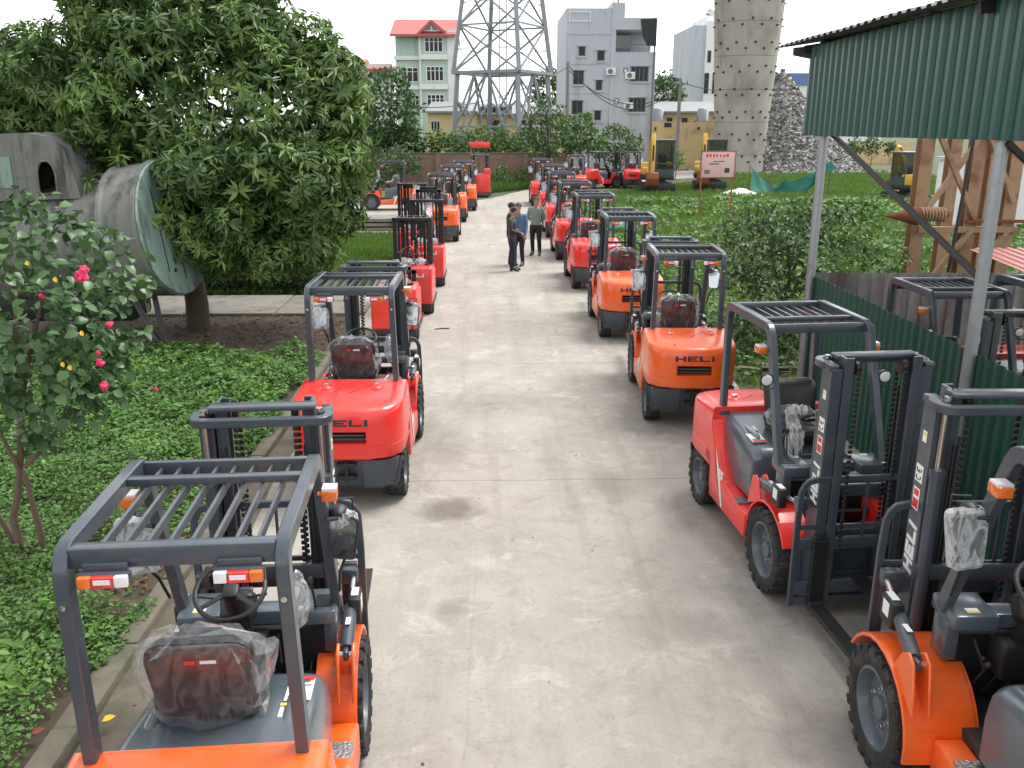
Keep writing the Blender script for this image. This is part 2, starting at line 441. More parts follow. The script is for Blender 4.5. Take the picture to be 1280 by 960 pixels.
def leaf_object(name, pos, direc, nor, L, W, mat, parent=None, loc=None, rnd=None, fold=0.25, droop=0.0, rich=False):
    """one mesh of N leaves, each two triangles folded on the midrib (four when rich)"""
    N = len(pos)
    d = norm(direc); nr = norm(nor - d * (nor * d).sum(1, keepdims=True)); sd = np.cross(d, nr)
    L = np.broadcast_to(L, (N,))[:, None]; W = np.broadcast_to(W, (N,))[:, None]
    if rnd is None: rnd = rng.random(N)
    if rich:
        base = pos; tip = pos + d * L - nr * (L * droop)
        m1 = pos + d * L * .35 ; m2 = pos + d * L * .7 - nr * (L * droop * .45)
        up_ = nr * W * fold
        v = np.stack([base, m1 + sd * W * .5 + up_, m1 - sd * W * .5 + up_, m2 + sd * W * .42 + up_ * .8, m2 - sd * W * .42 + up_ * .8, tip, m1, m2], 1)
        tri = np.array([[0, 6, 1, -1], [0, 2, 6, -1], [6, 7, 3, 1], [6, 2, 4, 7], [7, 5, 3, -1], [7, 4, 5, -1]])
        k = 8
        idx = []; tot = []
        for t in tri:
            idx.append([x for x in t if x >= 0]); tot.append(len(idx[-1]))
        flat = np.concatenate([np.array(i) for i in idx]); nl = len(flat)
        loops = (flat[None, :] + (np.arange(N) * k)[:, None]).ravel()
        tots = np.tile(np.array(tot), N)
    else:
        mid = pos + d * L * .45 + nr * W * fold
        tip = pos + d * L - nr * (L * droop)
        v = np.stack([pos, mid + sd * W * .5, tip, mid - sd * W * .5], 1); k = 4
        flat = np.array([0, 2, 1, 0, 3, 2])
        loops = (flat[None, :] + (np.arange(N) * k)[:, None]).ravel(); tots = np.full(N * 2, 3)
    v = v.reshape(-1, 3)
    if loc is not None: v = v - np.array(loc)[None, :]
    me = bpy.data.meshes.new(name)
    me.vertices.add(len(v)); me.vertices.foreach_set('co', v.astype(np.float32).ravel())
    me.loops.add(len(loops)); me.loops.foreach_set('vertex_index', loops.astype(np.int32))
    me.polygons.add(len(tots)); starts = np.concatenate([[0], np.cumsum(tots)[:-1]])
    me.polygons.foreach_set('loop_start', starts.astype(np.int32))
    me.update(calc_edges=True)
    at = me.attributes.new('rnd', 'FLOAT', 'POINT'); at.data.foreach_set('value', np.repeat(rnd, k).astype(np.float32))
    me.materials.append(M[mat] if isinstance(mat, str) else mat)
    o = bpy.data.objects.new(name, me)
    if loc is not None: o.location = loc
    return link(o, parent)

def clumps(n, per, centre, radii, spread, shell=0.55, zmin=None, squash=1.0):
    """n leaf clump centres in an ellipsoid (mostly near its surface) and per leaves around each"""
    u = norm(rng.normal(size=(n, 3))); r = shell + (1 - shell) * rng.random(n) ** 0.6
    c = np.array(centre) + u * r[:, None] * np.array(radii) * (1 + 0.16 * np.sin(u[:, :1] * 5 + u[:, 2:] * 4 + centre[0]) + 0.1 * np.sin(u[:, 1:2] * 9))
    if zmin is not None: c = c[c[:, 2] > zmin]; 
    n = len(c); 
    off = rng.normal(size=(n, per, 3)); off[..., 2] *= squash
    off = off / np.linalg.norm(off, axis=2, keepdims=True) * (rng.random((n, per, 1)) ** 0.5) * spread
    pos = (c[:, None, :] + off).reshape(-1, 3)
    out = (c - np.array(centre)) / np.array(radii)
    dirs = (off / max(spread, 1e-6) * 0.8 + norm(out)[:, None, :] * 0.5 + rng.normal(size=off.shape) * 0.35).reshape(-1, 3)
    cl = np.repeat(rng.random(n), per)
    return pos, dirs, cl

def fbm2(x, y, s=1.0, seed=0):
    v = 0.0
    for k, (fx, fy, p) in enumerate(((1.0, .7, .3), (-.6, 1.1, 1.7), (1.9, -1.6, 2.9), (2.7, 2.2, .8), (-4.1, 3.3, 4.4), (5.3, 4.9, 2.2))):
        v = v + np.sin((fx * x + fy * y) * s + p + seed * 1.3) / (1 + k * .6)
    return v / 2.6

# ---------------------------------------------------------------- a ray from the camera position, used to turn measured image points into world points
_f = 1100.0
_p, _yw = R(16.46), R(1.498)
_fw = Vector((math.sin(_yw) * math.cos(_p), math.cos(_yw) * math.cos(_p), -math.sin(_p)))
_rt = Vector((math.cos(_yw), -math.sin(_yw), 0)); _up = _rt.cross(_fw)
def at(px, py, Y):
    """world point at depth Y seen at photograph pixel (px, py)"""
    d = _fw + _rt * ((px - 640) / _f) - _up * ((py - 480) / _f)
    return Vector((0, 0, 3.9)) + d * (Y / d.y)

# ---------------------------------------------------------------- the setting
M['soil'] = pmat('brown_soil', (0.060, 0.042, 0.028), 0.95, var=0.4, scale=5, bump=0.8, bscale=14, dirt=(0.10, 0.072, 0.045), dscale=9)
M['meadow'] = pmat('meadow_ground', (0.060, 0.085, 0.028), 0.95, var=0.3, scale=0.5, bump=0.6, bscale=6, dirt=(0.115, 0.105, 0.06), dirt_lo=0.48, dirt_hi=0.64, dscale=0.5)
M['lawn'] = pmat('lawn_ground', (0.075, 0.125, 0.030), 0.95, var=0.3, scale=1.2, bump=0.6, bscale=20, dirt=(0.09, 0.08, 0.045), dirt_lo=0.6, dirt_hi=0.72, dscale=1.0)
M['slab'] = pmat('old_concrete_slab', (0.20, 0.185, 0.155), 0.9, var=0.18, scale=2, bump=0.5, bscale=25, dirt=(0.085, 0.078, 0.055), dirt_lo=0.5, dirt_hi=0.68, dscale=1.7)
M['kerb'] = pmat('mossy_kerb_concrete', (0.135, 0.118, 0.088), 0.9, var=0.3, scale=4, bump=0.6, bscale=25, dirt=(0.07, 0.075, 0.040), dirt_lo=0.5, dirt_hi=0.68, dscale=2.5)
M['gutter'] = pmat('stained_gutter_concrete', (0.130, 0.112, 0.084), 0.9, var=0.25, scale=3, bump=0.5, bscale=25, dirt=(0.065, 0.060, 0.038), dirt_lo=0.45, dirt_hi=0.68, dscale=2.0)

def sheet(name, pts, mat, z, kind='structure', ragged=0.0, step=0.5):
    if ragged:
        out = []
        for a, b in zip(pts, pts[1:] + pts[:1]):
            a, b = Vector(a), Vector(b); n = max(1, int((b - a).length / step))
            for k in range(n):
                p = a.lerp(b, k / n)
                out.append((p.x + ragged * math.sin(p.y * 2.1 + p.x), p.y + ragged * math.sin(p.x * 1.9 + p.y * .7)))
        pts = out
    g = MB(); g.faces([(x, y, z) for x, y in pts], [tuple(range(len(pts)))])
    return tag(g.build(name, mat, angle=0), kind=kind)

sheet('ground', [(-900, -30), (900, -30), (900, 1200), (-900, 1200)], 'meadow', -0.012)
sheet('lane', [(-2.7, -5), (4.75, -5), (4.75, 12.15), (3.85, 12.6), (3.75, 48), (6.2, 56), (13, 66), (22, 71), (22, 80), (11, 76), (5.5, 62.5), (2.5, 56), (0.2, 49.2), (-1.2, 46.5), (-9, 46), (-9.3, 33), (-2.75, 32.6)], 'road', 0.004, ragged=0.06)
sheet('flower_bed', [(-16, -2), (-2.80, -2), (-2.80, 18.3), (-16, 18.3)], 'soil', 0.012)
g = MB()
for k in range(17):
    g.bb((-2.90 + random.uniform(-.012, .012), -2 + k * 1.0, -.05), (-2.715 + random.uniform(-.012, .012), -1.012 + k * 1.0, .085 + random.uniform(-.012, .012)), bev=.02)
tag(g.build('kerb', 'kerb'), kind='structure')
sheet('gutter', [(-2.72, -2), (-2.40, -2), (-2.42, 8), (-2.50, 14.8), (-2.72, 14.9)], 'gutter', 0.0085, ragged=0.03)
g = MB()
for k in range(6):
    g.bb((-14.2 + k * 1.93, 18.42, -.05), (-12.30 + k * 1.93, 20.5, .06 + random.uniform(-.006, .006)), bev=.012)
tag(g.build('garden_path', 'slab'), kind='structure')
sheet('lawn', [(-16, 20.55), (-2.75, 20.55), (-2.75, 32.6), (-16, 32.6)], 'lawn', 0.004, ragged=0.05)

M['strip'] = pmat('bare_brown_earth', (0.105, 0.085, 0.055), 0.95, var=0.35, scale=3, bump=0.6, bscale=8, dirt=(0.07, 0.085, 0.035), dirt_lo=.48, dirt_hi=.6, dscale=1.2)
sheet('earth_strip', [(3.9, 33.0), (22, 32.4), (22, 36.6), (3.9, 37.0)], 'strip', -0.004, ragged=0.25)

# ---------------------------------------------------------------- corrugated fences and the shed on the right
M['greencor'] = corrugated_mat('green_corrugated_steel', (0.006, 0.066, 0.050), (0.032, 0.068, 0.054), rough=0.38)
M['greencor2'] = corrugated_mat('dark_green_corrugated_steel', (0.012, 0.075, 0.052), (0.05, 0.07, 0.052), rough=0.45)
M['greycor'] = corrugated_mat('weathered_grey_sheet', (0.26, 0.26, 0.26), (0.10, 0.082, 0.072), dscale=2.2, lo=0.42, hi=0.66, rough=0.55)
M['roofcor'] = corrugated_mat('dull_grey_roof_sheet', (0.085, 0.095, 0.098), (0.05, 0.05, 0.048), rough=0.5)
M['galv'] = pmat('galvanised_pipe', (0.34, 0.36, 0.38), 0.42, metal=0.55, var=0.15, scale=10, dirt=(0.22, 0.17, 0.12), dirt_lo=0.6, dirt_hi=0.75, dscale=4)
M['darksteel'] = pmat('dark_steel_angle', (0.03, 0.028, 0.028), 0.55, var=0.3)
M['redcor'] = corrugated_mat('red_roof_sheet', (0.40, 0.13, 0.11), (0.27, 0.13, 0.11))

def corrugated(p0, p1, up0, up1, pitch=.16, depth=.028, th=.004):
    """sheet whose ribs run from the line p0-p1 along up0 (at p0) .. up1 (at p1)"""
    p0, p1, up0, up1 = map(Vector, (p0, p1, up0, up1))
    L = (p1 - p0).length; d = (p1 - p0) / L; n = d.cross(up0).normalized()
    prof = []; t = 0.0
    while t < L - 1e-6:
        for a, b in ((0, 0), (.42, 0), (.55, 1), (.87, 1)):
            if t + a * pitch < L: prof.append((t + a * pitch, b * depth))
        t += pitch
    prof.append((L, 0.0))
    v, f = [], []
    for s, o in prof:
        k_ = int(s / (pitch * 5)); o += .0045 * math.sin(s * 1.7 + k_) + (.004 if k_ % 2 else 0); e_ = .012 * math.sin(k_ * 12.9898 + L)      # sheets lap over one another, none hung quite level
        base = p0 + d * s + n * o; u = up0.lerp(up1, s / L); base = base + u.normalized() * e_
        v += [base, base + u, base + n * th, base + u + n * th]
    for i in range(len(prof) - 1):
        a, b = 4 * i, 4 * i + 4
        f += [(a, b, b + 1, a + 1), (a + 2, a + 3, b + 3, b + 2), (a, a + 2, b + 2, b), (a + 1, b + 1, b + 3, a + 3)]
    f += [(0, 1, 3, 2), (len(v) - 4, len(v) - 2, len(v) - 1, len(v) - 3)]
    m = MB(); m.faces(v, f); return m

FX, FY = 4.50, 12.25
fence = thing('corrugated_fence', 'low dark green corrugated steel fence running along the right of the lane', 'fence', (FX, 7, 0))
def loc_build(mb, name, mat, parent, off, angle=30):
    o = mb.build(name, mat, parent, angle=angle); 
    o.location = [-a for a in off]; return o
def world_part(mb, name, mat, root, angle=30, fix=True):
    """part whose geometry was written in world coordinates, under a thing that stands at its own base"""
    bmesh.ops.transform(mb.bm, matrix=Matrix.LocRotScale(root.location, root.rotation_euler, None).inverted(), verts=mb.bm.verts)
    return mb.build(name, mat, root, angle=angle, fix=fix)
world_part(corrugated((FX + .075, FY, 0.02), (FX + .075, -1.5, 0.02), (0, 0, 1.83), (0, 0, 1.80)), 'sheet_panel', 'greencor2', fence, 20)
m = MB()
for z in (.35, 1.45): m.bb((FX + .08, -1.4, z), (FX + .12, FY - .03, z + .04))
world_part(m, 'rail', 'darksteel', fence)
fence = thing('corrugated_fence', 'weathered grey corrugated sheet fence meeting the green fence at a corner', 'fence', (7.5, FY + .1, 0))
world_part(corrugated((FX + .09, FY + .08, 0.02), (14.5, FY + .08, 0.02), (0, 0, 1.86), (0, 0, 1.83), pitch=.19), 'sheet_panel', 'greycor', fence, 20)
m = MB()
for z in (.4, 1.5): m.bb((FX + .1, FY + .12, z), (14.4, FY + .16, z + .04))
world_part(m, 'rail', 'darksteel', fence)

shed = thing('shed', 'open shed with green corrugated upper wall, grey roof and galvanised pipe posts', 'shed', (FX, 8, 0))
world_part(corrugated((FX - .07, 12.75, 3.757), (FX - .07, 1.0, 3.75), (0, 0, 1.16), (0, 0, 1.22), pitch=.19, depth=.034), 'wall_panel', 'greencor', shed, 20)
rf = world_part(corrugated((4.10, 1.0, 4.99), (4.10, 13.15, 4.93), (6.4, 0, .95), (6.4, 0, .95), pitch=.20, depth=-.03), 'roof', 'roofcor', shed, 20)
m = MB()
for y in (12.6, 9.6, 6.6, 3.6): m.bb((FX + .06, y - .04, 4.70), (FX + .12, y + .04, 5.0))
for x, z in ((4.62, 4.93), (6.5, 5.20), (8.5, 5.50), (10.2, 5.75)): m.bb((x, 1.2, z), (x + .06, 12.95, z + .07))
for y in (12.62, 8.2, 3.8):
    m.bar([(4.3, y, 4.87), (10.4, y, 5.77)], .06, .10, (0, 1, 0))
world_part(m, 'roof_purlins', 'darksteel', shed)
m = MB(); m.prism([(4.18, 4.80), (4.50, 4.74), (4.50, 4.93), (4.18, 4.90)], 'y', 12.70, 12.74); world_part(m, 'eave_end_plate', 'roofcor', shed)
for x, y, ztop in ((FX - .005, 12.12, 4.9), (FX - .005, 7.86, 4.9), (FX - .005, 3.4, 4.9), (10.2, 12.1, 5.7), (10.2, 7.8, 5.7)):
    m = MB(); m.tube([(x, y, 0), (x, y, ztop)], .058, n=16); m.bb((x - .12, y - .12, 0), (x + .12, y + .12, .03))
    world_part(m, 'post', 'galv', shed, 40)
for a, b in (((FX + .06, 12.1, 3.80), (FX + .06, 8.0, 2.52)), ((FX + .0, 7.8, 3.75), (6.2, 7.8, 2.4)), ((FX - .02, 7.8, 3.9), (FX + .0, 3.6, 2.5))):
    m = MB(); m.bar([a, b], .055, .055, (0, 0, 1) if abs(a[0] - b[0]) > .5 else (1, 0, 0)); world_part(m, 'brace', 'darksteel', shed)
low = thing('sheet_roof', 'low red corrugated sheet roof just beyond the grey fence', 'roof', (10, 15.2, 0))
world_part(corrugated((9.1, 14.3, 1.46), (13.5, 14.3, 1.46), (0, 2.2, .16), (0, 2.2, .16), pitch=.2), 'roof_sheet', 'redcor', low, 20)
for x in (9.2, 10.9, 13.2):
    m = MB(); m.bb((x, 14.4, 0), (x + .08, 14.48, 1.46)); world_part(m, 'post', 'darksteel', low)
    m = MB(); m.bb((x, 16.2, 0), (x + .08, 16.28, 1.58)); world_part(m, 'post', 'darksteel', low)

# ---------------------------------------------------------------- rusty steel frame behind the shed
M['rust'] = pmat('orange_rust_steel', (0.37, 0.225, 0.135), 0.8, var=0.25, scale=3, bump=0.3, dirt=(0.20, 0.085, 0.040), dirt_lo=0.5, dirt_hi=0.7, dscale=2)
M['rustdark'] = pmat('deep_rust', (0.19, 0.060, 0.025), 0.85, var=0.35, scale=6, bump=0.4, dirt=(0.06, 0.030, 0.02), dscale=5)
fr = thing('steel_frame', 'tall rusty orange braced steel frame standing beyond the red sheet roof', 'steel frame', (11.2, 19.3, 0))
cx = [at(1147, 260, 19)[0], at(1211, 260, 19)[0], at(1260, 250, 19)[0]]
cols = [(cx[0], 19), (cx[1], 19), (cx[2], 19), (22 / 19 * (cx[0] + .62), 22), (22 / 19 * (cx[2] - .45), 22)]
for x, y in cols:
    m = MB(); 
    m.bb((x - .135, y - .14, 0), (x + .135, y - .12, 6.3)); m.bb((x - .135, y + .12, 0), (x + .135, y + .14, 6.3)); m.bb((x - .02, y - .12, 0), (x + .02, y + .12, 6.3))
    m.bb((x - .25, y - .25, 0), (x + .25, y + .25, .03)); world_part(m, 'column', 'rust', fr)
def br(a, b, w=.10, mat='rust', name='brace'):
    m = MB(); m.bar([a, b], w, w, (0, 1, 0)); world_part(m, name, mat, fr)
br((cx[0], 18.8, 4.0), (cx[1] + .05, 18.8, 1.95)); br((cx[0], 18.84, 1.95), (cx[1] + .15, 18.84, 3.95)); br((cx[0] + .05, 18.8, .2), (cx[1], 18.8, 1.7)); br((cx[1], 18.8, 3.9), (cx[2], 18.8, 2.3)); br((cx[1], 18.84, .4), (cx[2], 18.84, 1.7))
br((cx[0], 18.86, 1.72), (cx[2] + .2, 18.86, 1.72), .13, name='beam'); br((cx[0], 18.86, 5.9), (cx[2] + .3, 18.86, 5.9), .2, name='beam'); br((22 / 19 * (cx[0] + .6), 22, 5.9), (22 / 19 * (cx[2] - .4), 22, 5.9), .2, name='beam')
br((cx[1] - .12, 18.8, 1.9), (cx[2] + 1.5, 18.8, 1.9), .07, 'rustdark', 'beam')
cone = thing('rusty_cone', 'rusty pointed steel cone with a coil spring lying on the steel frame', 'machine part', tuple(at(1150, 270, 18.4)))
m = MB(); c0 = at(1107, 270, 18.4); c1 = at(1148, 268, 18.4); d = (c1 - c0)
m.lathe([(.012, 0), (.20, d.length * .95), (.17, d.length)], tuple(c0), 'x', 20); world_part(m, 'cone', 'rustdark', cone)
m = MB(); m.tube([(c1.x + .02 + .52 * k / 90, c1.y + .13 * math.cos(k * .55), c1.z + .13 * math.sin(k * .55)) for k in range(90)], .028, n=6); world_part(m, 'spring', 'rust', cone)
m = MB(); m.tube([tuple(c1), tuple(c1 + Vector((.62, 0, -.0)))], .08); world_part(m, 'shaft', 'rustdark', cone)
pole = at(1186, 330, 17.2); pt = at(1197, 150, 17.2)
m = MB(); m.tube([(pole.x - .05, 17.2, 0), (pole.x + .18, 17.2, 4.3)], .035)
tag(m.build('thin_pole', 'darksteel', loc=(pole.x, 17.2, 0)), 'thin dark steel pole leaning in front of the rusty frame', 'pole')

# ---------------------------------------------------------------- brick wall at the end of the lane
def brick_mat():
    m, n, l, b = new_mat('old_brick')
    tc = n.new('ShaderNodeTexCoord'); mp = n.new('ShaderNodeMapping'); mp.inputs['Rotation'].default_value = (R(90), 0, 0)
    l.new(tc.outputs['Object'], mp.inputs[0])
    br_ = n.new('ShaderNodeTexBrick'); br_.inputs['Scale'].default_value = 4.2; br_.inputs['Color1'].default_value = (.15, .07, .05, 1); br_.inputs['Color2'].default_value = (.30, .14, .09, 1)
    br_.inputs['Mortar'].default_value = (.34, .30, .26, 1); br_.inputs['Mortar Size'].default_value = .018
    l.new(mp.outputs[0], br_.inputs['Vector'])
    nz = n.new('ShaderNodeTexNoise'); nz.inputs['Scale'].default_value = 1.1; nz.inputs['Detail'].default_value = 7; l.new(tc.outputs['Object'], nz.inputs['Vector'])
    mr = n.new('ShaderNodeMapRange'); mr.inputs[1].default_value = .45; mr.inputs[2].default_value = .68; l.new(nz.outputs[0], mr.inputs[0])
    mx = n.new('ShaderNodeMix'); mx.data_type = 'RGBA'; l.new(mr.outputs[0], mx.inputs[0]); l.new(br_.outputs[0], mx.inputs[6]); mx.inputs[7].default_value = (.16, .12, .09, 1)
    l.new(mx.outputs[2], b.inputs['Base Color']); b.inputs['Roughness'].default_value = .9
    return m
M['brick'] = brick_mat()
M['coping'] = pmat('mossy_coping', (0.10, 0.095, 0.07), 0.9, var=0.3, scale=3)
bw = thing('brick_wall', 'old red brick boundary wall across the end of the lane', 'wall', (-2, 58.5, 0))
m = MB(); m.bb((-9, 58.4, 0), (5.5, 58.62, 2.05)); world_part(m, 'wall', 'brick', bw)
m = MB(); m.bb((-9.05, 58.36, 2.05), (5.55, 58.66, 2.13), bev=.01); world_part(m, 'coping', 'coping', bw)
for x in (-8.8, -6.0, -3.2, -.4, 2.4, 5.2):
    m = MB(); m.bb((x - .17, 58.22, 0), (x + .17, 58.397, 2.045)); world_part(m, 'pier', 'brick', bw)

# ---------------------------------------------------------------- houses beyond
M['conc'] = pmat('grey_render', (0.46, 0.49, 0.54), 0.85, var=0.08, scale=0.4, dirt=(0.33, 0.345, 0.37), dirt_lo=0.5, dirt_hi=0.72, dscale=.9, stretch=(1, 1, .14))
M['white_w'] = pmat('white_render', (0.72, 0.73, 0.73), 0.85, var=0.06, scale=0.4, dirt=(0.50, 0.51, 0.50), dirt_lo=0.52, dirt_hi=0.75, dscale=.9, stretch=(1, 1, .15))
M['mint'] = pmat('mint_green_render', (0.42, 0.55, 0.47), 0.85, var=0.06, scale=0.5)
M['shutter'] = pmat('pale_green_shutter', (0.42, 0.56, 0.47), 0.7, var=0.1)
M['redtile'] = pmat('red_tile', (0.42, 0.095, 0.090), 0.6, var=0.18, scale=3, stretch=(1, 1, 3))
M['ochre'] = pmat('ochre_render', (0.58, 0.44, 0.23), 0.85, var=0.1, scale=0.5, dirt=(0.28, 0.20, 0.11), dirt_lo=0.52, dirt_hi=0.72, dscale=.8)
M['paleyel'] = pmat('pale_yellow_render', (0.66, 0.52, 0.27), 0.85, var=0.08, scale=0.5, dirt=(0.40, 0.30, 0.17), dirt_lo=0.58, dirt_hi=0.8, dscale=.6)
M['frame'] = pmat('grey_window_frame', (0.13, 0.135, 0.14), 0.5)
M['wframe'] = pmat('white_window_frame', (0.70, 0.70, 0.70), 0.5)
M['slate'] = pmat('grey_metal_roof', (0.24, 0.25, 0.25), 0.5, var=0.15, scale=1.0)
M['tarp'] = pmat('black_tarpaulin', (0.025, 0.028, 0.03), 0.6, var=0.2)
M['blue'] = pmat('blue_sheet_cladding', (0.10, 0.17, 0.36), 0.5, var=0.08)
M['lattice'] = pmat('galvanised_lattice_steel', (0.23, 0.25, 0.27), 0.55, metal=0.3, var=0.2)
M['pole'] = pmat('concrete_pole', (0.22, 0.21, 0.19), 0.9, var=0.15)
M['cable'] = pmat('black_cable', (0.015, 0.015, 0.015), 0.6)

def window(root, x0, z0, x1, z1, y, panes=2, frame='frame', glass='hglass', t=.06, sill=None):
    m = MB(); b = max(.05, (x1 - x0) * .05)
    m.bb((x0, y - t, z0), (x1, y + .02, z0 + b)); m.bb((x0, y - t, z1 - b), (x1, y + .02, z1))
    for k in range(panes + 1):
        xc = x0 + b / 2 + (x1 - x0 - b) * k / panes; m.bb((xc - b / 2, y - t + .003, z0 + b), (xc + b / 2, y + .02, z1 - b))
    if z1 - z0 > 1.3: m.bb((x0 + b, y - t + .006, z0 + (z1 - z0) * .68), (x1 - b, y + .02, z0 + (z1 - z0) * .68 + .05))
    w = world_part(m, 'window', frame, root)
    g = MB(); g.bb((x0 + b * .5, y - .012, z0 + b * .5), (x1 - b * .5, y + .03, z1 - b * .5)); 
    bmesh.ops.transform(g.bm, matrix=Matrix.LocRotScale(root.location, root.rotation_euler, None).inverted(), verts=g.bm.verts)
    g.build('pane', glass, w)
    if sill:
        g = MB(); g.bb((x0 - .12, y - .16, z0 - .14), (x1 + .12, y + .02, z0 - .005)); bmesh.ops.transform(g.bm, matrix=Matrix.LocRotScale(root.location, root.rotation_euler, None).inverted(), verts=g.bm.verts)
        g.build('sill', sill, w)
        g = MB(); g.bb((x0 - .12, y - .22, z1 + .005), (x1 + .12, y + .02, z1 + .13)); bmesh.ops.transform(g.bm, matrix=Matrix.LocRotScale(root.location, root.rotation_euler, None).inverted(), verts=g.bm.verts)
        g.build('lintel', sill, w)

# grey apartment house
Y = 82.0
X = lambda px, y=Y: at(px, 100, y).x
Z = lambda py, y=Y: at(760, py, y).z
ap = thing('apartment_house', 'tall grey rendered apartment house with small windows and a roof terrace', 'building', (X(763), Y, 0))
m = MB(); m.bb((X(707), Y + .12, -.2), (X(762.5), Y + 11, Z(10))); m.bb((X(762.5), Y, -.2), (X(818.5), Y + 11, Z(65))); m.bb((X(762.5), Y + .05, Z(65)), (X(768.5), Y + 11, Z(37)))
m.bb((X(762.5), Y, Z(37)), (X(818.5), Y + 11, Z(22))); m.bb((X(768.5), Y + 3, Z(65)), (X(818.5), Y + 11, Z(37))); m.bb((X(763), Y + .2, Z(22)), (X(779), Y + 5, Z(3)))
for py in (43, 80, 117, 155): m.bb((X(707), Y + .06, Z(py)), (X(762.3), Y + .12, Z(py) + .12))
world_part(m, 'wall', 'conc', ap)
for (a, b, c, d), n in (((722.8, 58, 731, 70), 1), ((746, 63, 755, 76), 1), ((716.5, 88, 729.7, 105.6), 2), ((745, 100, 753, 113), 1), ((715.6, 125.6, 729, 143), 2), ((744, 138, 752.5, 150.6), 1)):
    window(ap, X(a), Z(d), X(c), Z(b), Y + .12, n, sill='conc')
for (a, b, c, d), n in (((788, 83, 810, 102), 4), ((787, 122, 808, 140), 4)): window(ap, X(a), Z(d), X(c), Z(b), Y, n, sill='conc')
for (a, b, c, d) in ((779, 85, 784, 91), (769, 123, 774, 130)): window(ap, X(a), Z(d), X(c), Z(b), Y, 1, 'tarp', 'white_w')
window(ap, X(710), Z(27), X(737), Z(14), Y + .12, 1, 'wframe', 'conc')
m = MB()
for k in range(18): x = X(769) + (X(817.5) - X(769)) * k / 17; m.bb((x - .02, Y + .05, Z(65)), (x + .02, Y + .09, Z(55.5)))
m.bb((X(768.6), Y + .03, Z(56)), (X(818), Y + .11, Z(55))); world_part(m, 'railing', 'frame', ap)
m = MB(); m.prism([(X(798), Z(24)), (X(818), Z(23)), (X(818), Z(58)), (X(807), Z(57)), (X(801), Z(46))], 'y', Y - .16, Y - .04); world_part(m, 'tarpaulin', 'tarp', ap)
m = MB(); m.bb((X(771.5), Y + 2.6, Z(62)), (X(792), Y + 2.97, Z(40))); world_part(m, 'terrace_door', 'glass', ap)
m = MB(); m.lathe([(.55, 0), (.55, 1.0), (.1, 1.25)], (X(770), Y + 2, Z(3)), 'z', 16); world_part(m, 'water_tank', 'steel', ap)
m = MB(); m.tube([(X(816), Y - .08, 0), (X(816), Y - .08, Z(22))], .06); world_part(m, 'downpipe', 'frame', ap)

for a, b in ((780, 137), (757, 94), (781, 99)):
    m = MB(); m.bb((X(a), Y - .34, Z(b)), (X(a) + .85, Y - .02, Z(b) + .6), bev=.02); ac = world_part(m, 'air_conditioner', 'white_w', ap)
    m = MB(); m.lathe([(.22, 0), (.22, .01), (.03, .02)], (X(a) + .36, Y - .345, Z(b) + .3), 'y', 14); bmesh.ops.transform(m.bm, matrix=Matrix.Translation(ap.location).inverted(), verts=m.bm.verts); m.build('fan_grille', 'frame', ac)
# green house with a red roof
Y = 88.0
gh = thing('green_house', 'mint green three storey house with red tiled roof and gabled dormer', 'house', (X(530, Y), Y, 0))
x = lambda px: X(px, 88.0)
z = lambda py: Z(py, 88.0)
m = MB(); m.bb((x(495), Y + .5, 0), (x(526), Y + 9, z(43))); m.bb((x(526), Y, 0), (x(560), Y + 9, z(38))); world_part(m, 'wall', 'mint', gh)
m = MB(); m.bb((x(560), Y - .06, 0), (x(571), Y + 9.05, z(38))); 
for py in (75, 112): m.bb((x(493), Y + .2, z(py)), (x(526), Y + .49, z(py) + .35)); m.bb((x(526), Y - .35, z(py)), (x(560), Y - .01, z(py) + .45))
m.bb((x(524.5), Y - .1, 0), (x(527), Y - .01, z(40))); world_part(m, 'trim', 'white_w', gh)
m = MB(); m.prism([(Y - .7, z(44)), (Y + 4.7, z(18)), (Y + 10, z(44)), (Y + 10, z(44) - .2), (Y + 4.7, z(18) - .25), (Y - .7, z(44) - .2)], 'x', x(490), x(572))
rf = world_part(m, 'roof', 'redtile', gh)
m = MB(); m.prism([(x(523), z(43)), (x(541), z(25.5)), (x(559), z(41)), (x(559), z(41) - .3), (x(541), z(25.5) - .35), (x(523), z(43) - .3)], 'y', Y - .6, Y + 3); world_part(m, 'dormer_roof', 'redtile', gh)
m = MB(); m.prism([(x(527), z(40)), (x(541), z(28.5)), (x(555), z(40))], 'y', Y - .3, Y + .0); world_part(m, 'gable', 'white_w', gh)
m = MB(); m.prism([(x(533), z(38.5)), (x(540), z(32)), (x(540), z(38.5))], 'y', Y - .34, Y - .28); m.prism([(x(542), z(38.5)), (x(542), z(32)), (x(549), z(38.5))], 'y', Y - .34, Y - .28); world_part(m, 'gable_window', 'glass', gh)
window(gh, x(501), z(71), x(524), z(48), Y + .5, 4, 'mint', 'shutter')
window(gh, x(531.6), z(66), x(554.7), z(47), Y, 4, 'white_w'); window(gh, x(501), z(103), x(523), z(84), Y + .5, 3, 'white_w'); window(gh, x(533), z(102), x(555), z(83), Y, 4, 'white_w')
window(gh, x(513), z(137), x(523), z(119), Y + .5, 2, 'white_w'); window(gh, x(533), z(137), x(555), z(118), Y, 4, 'white_w')

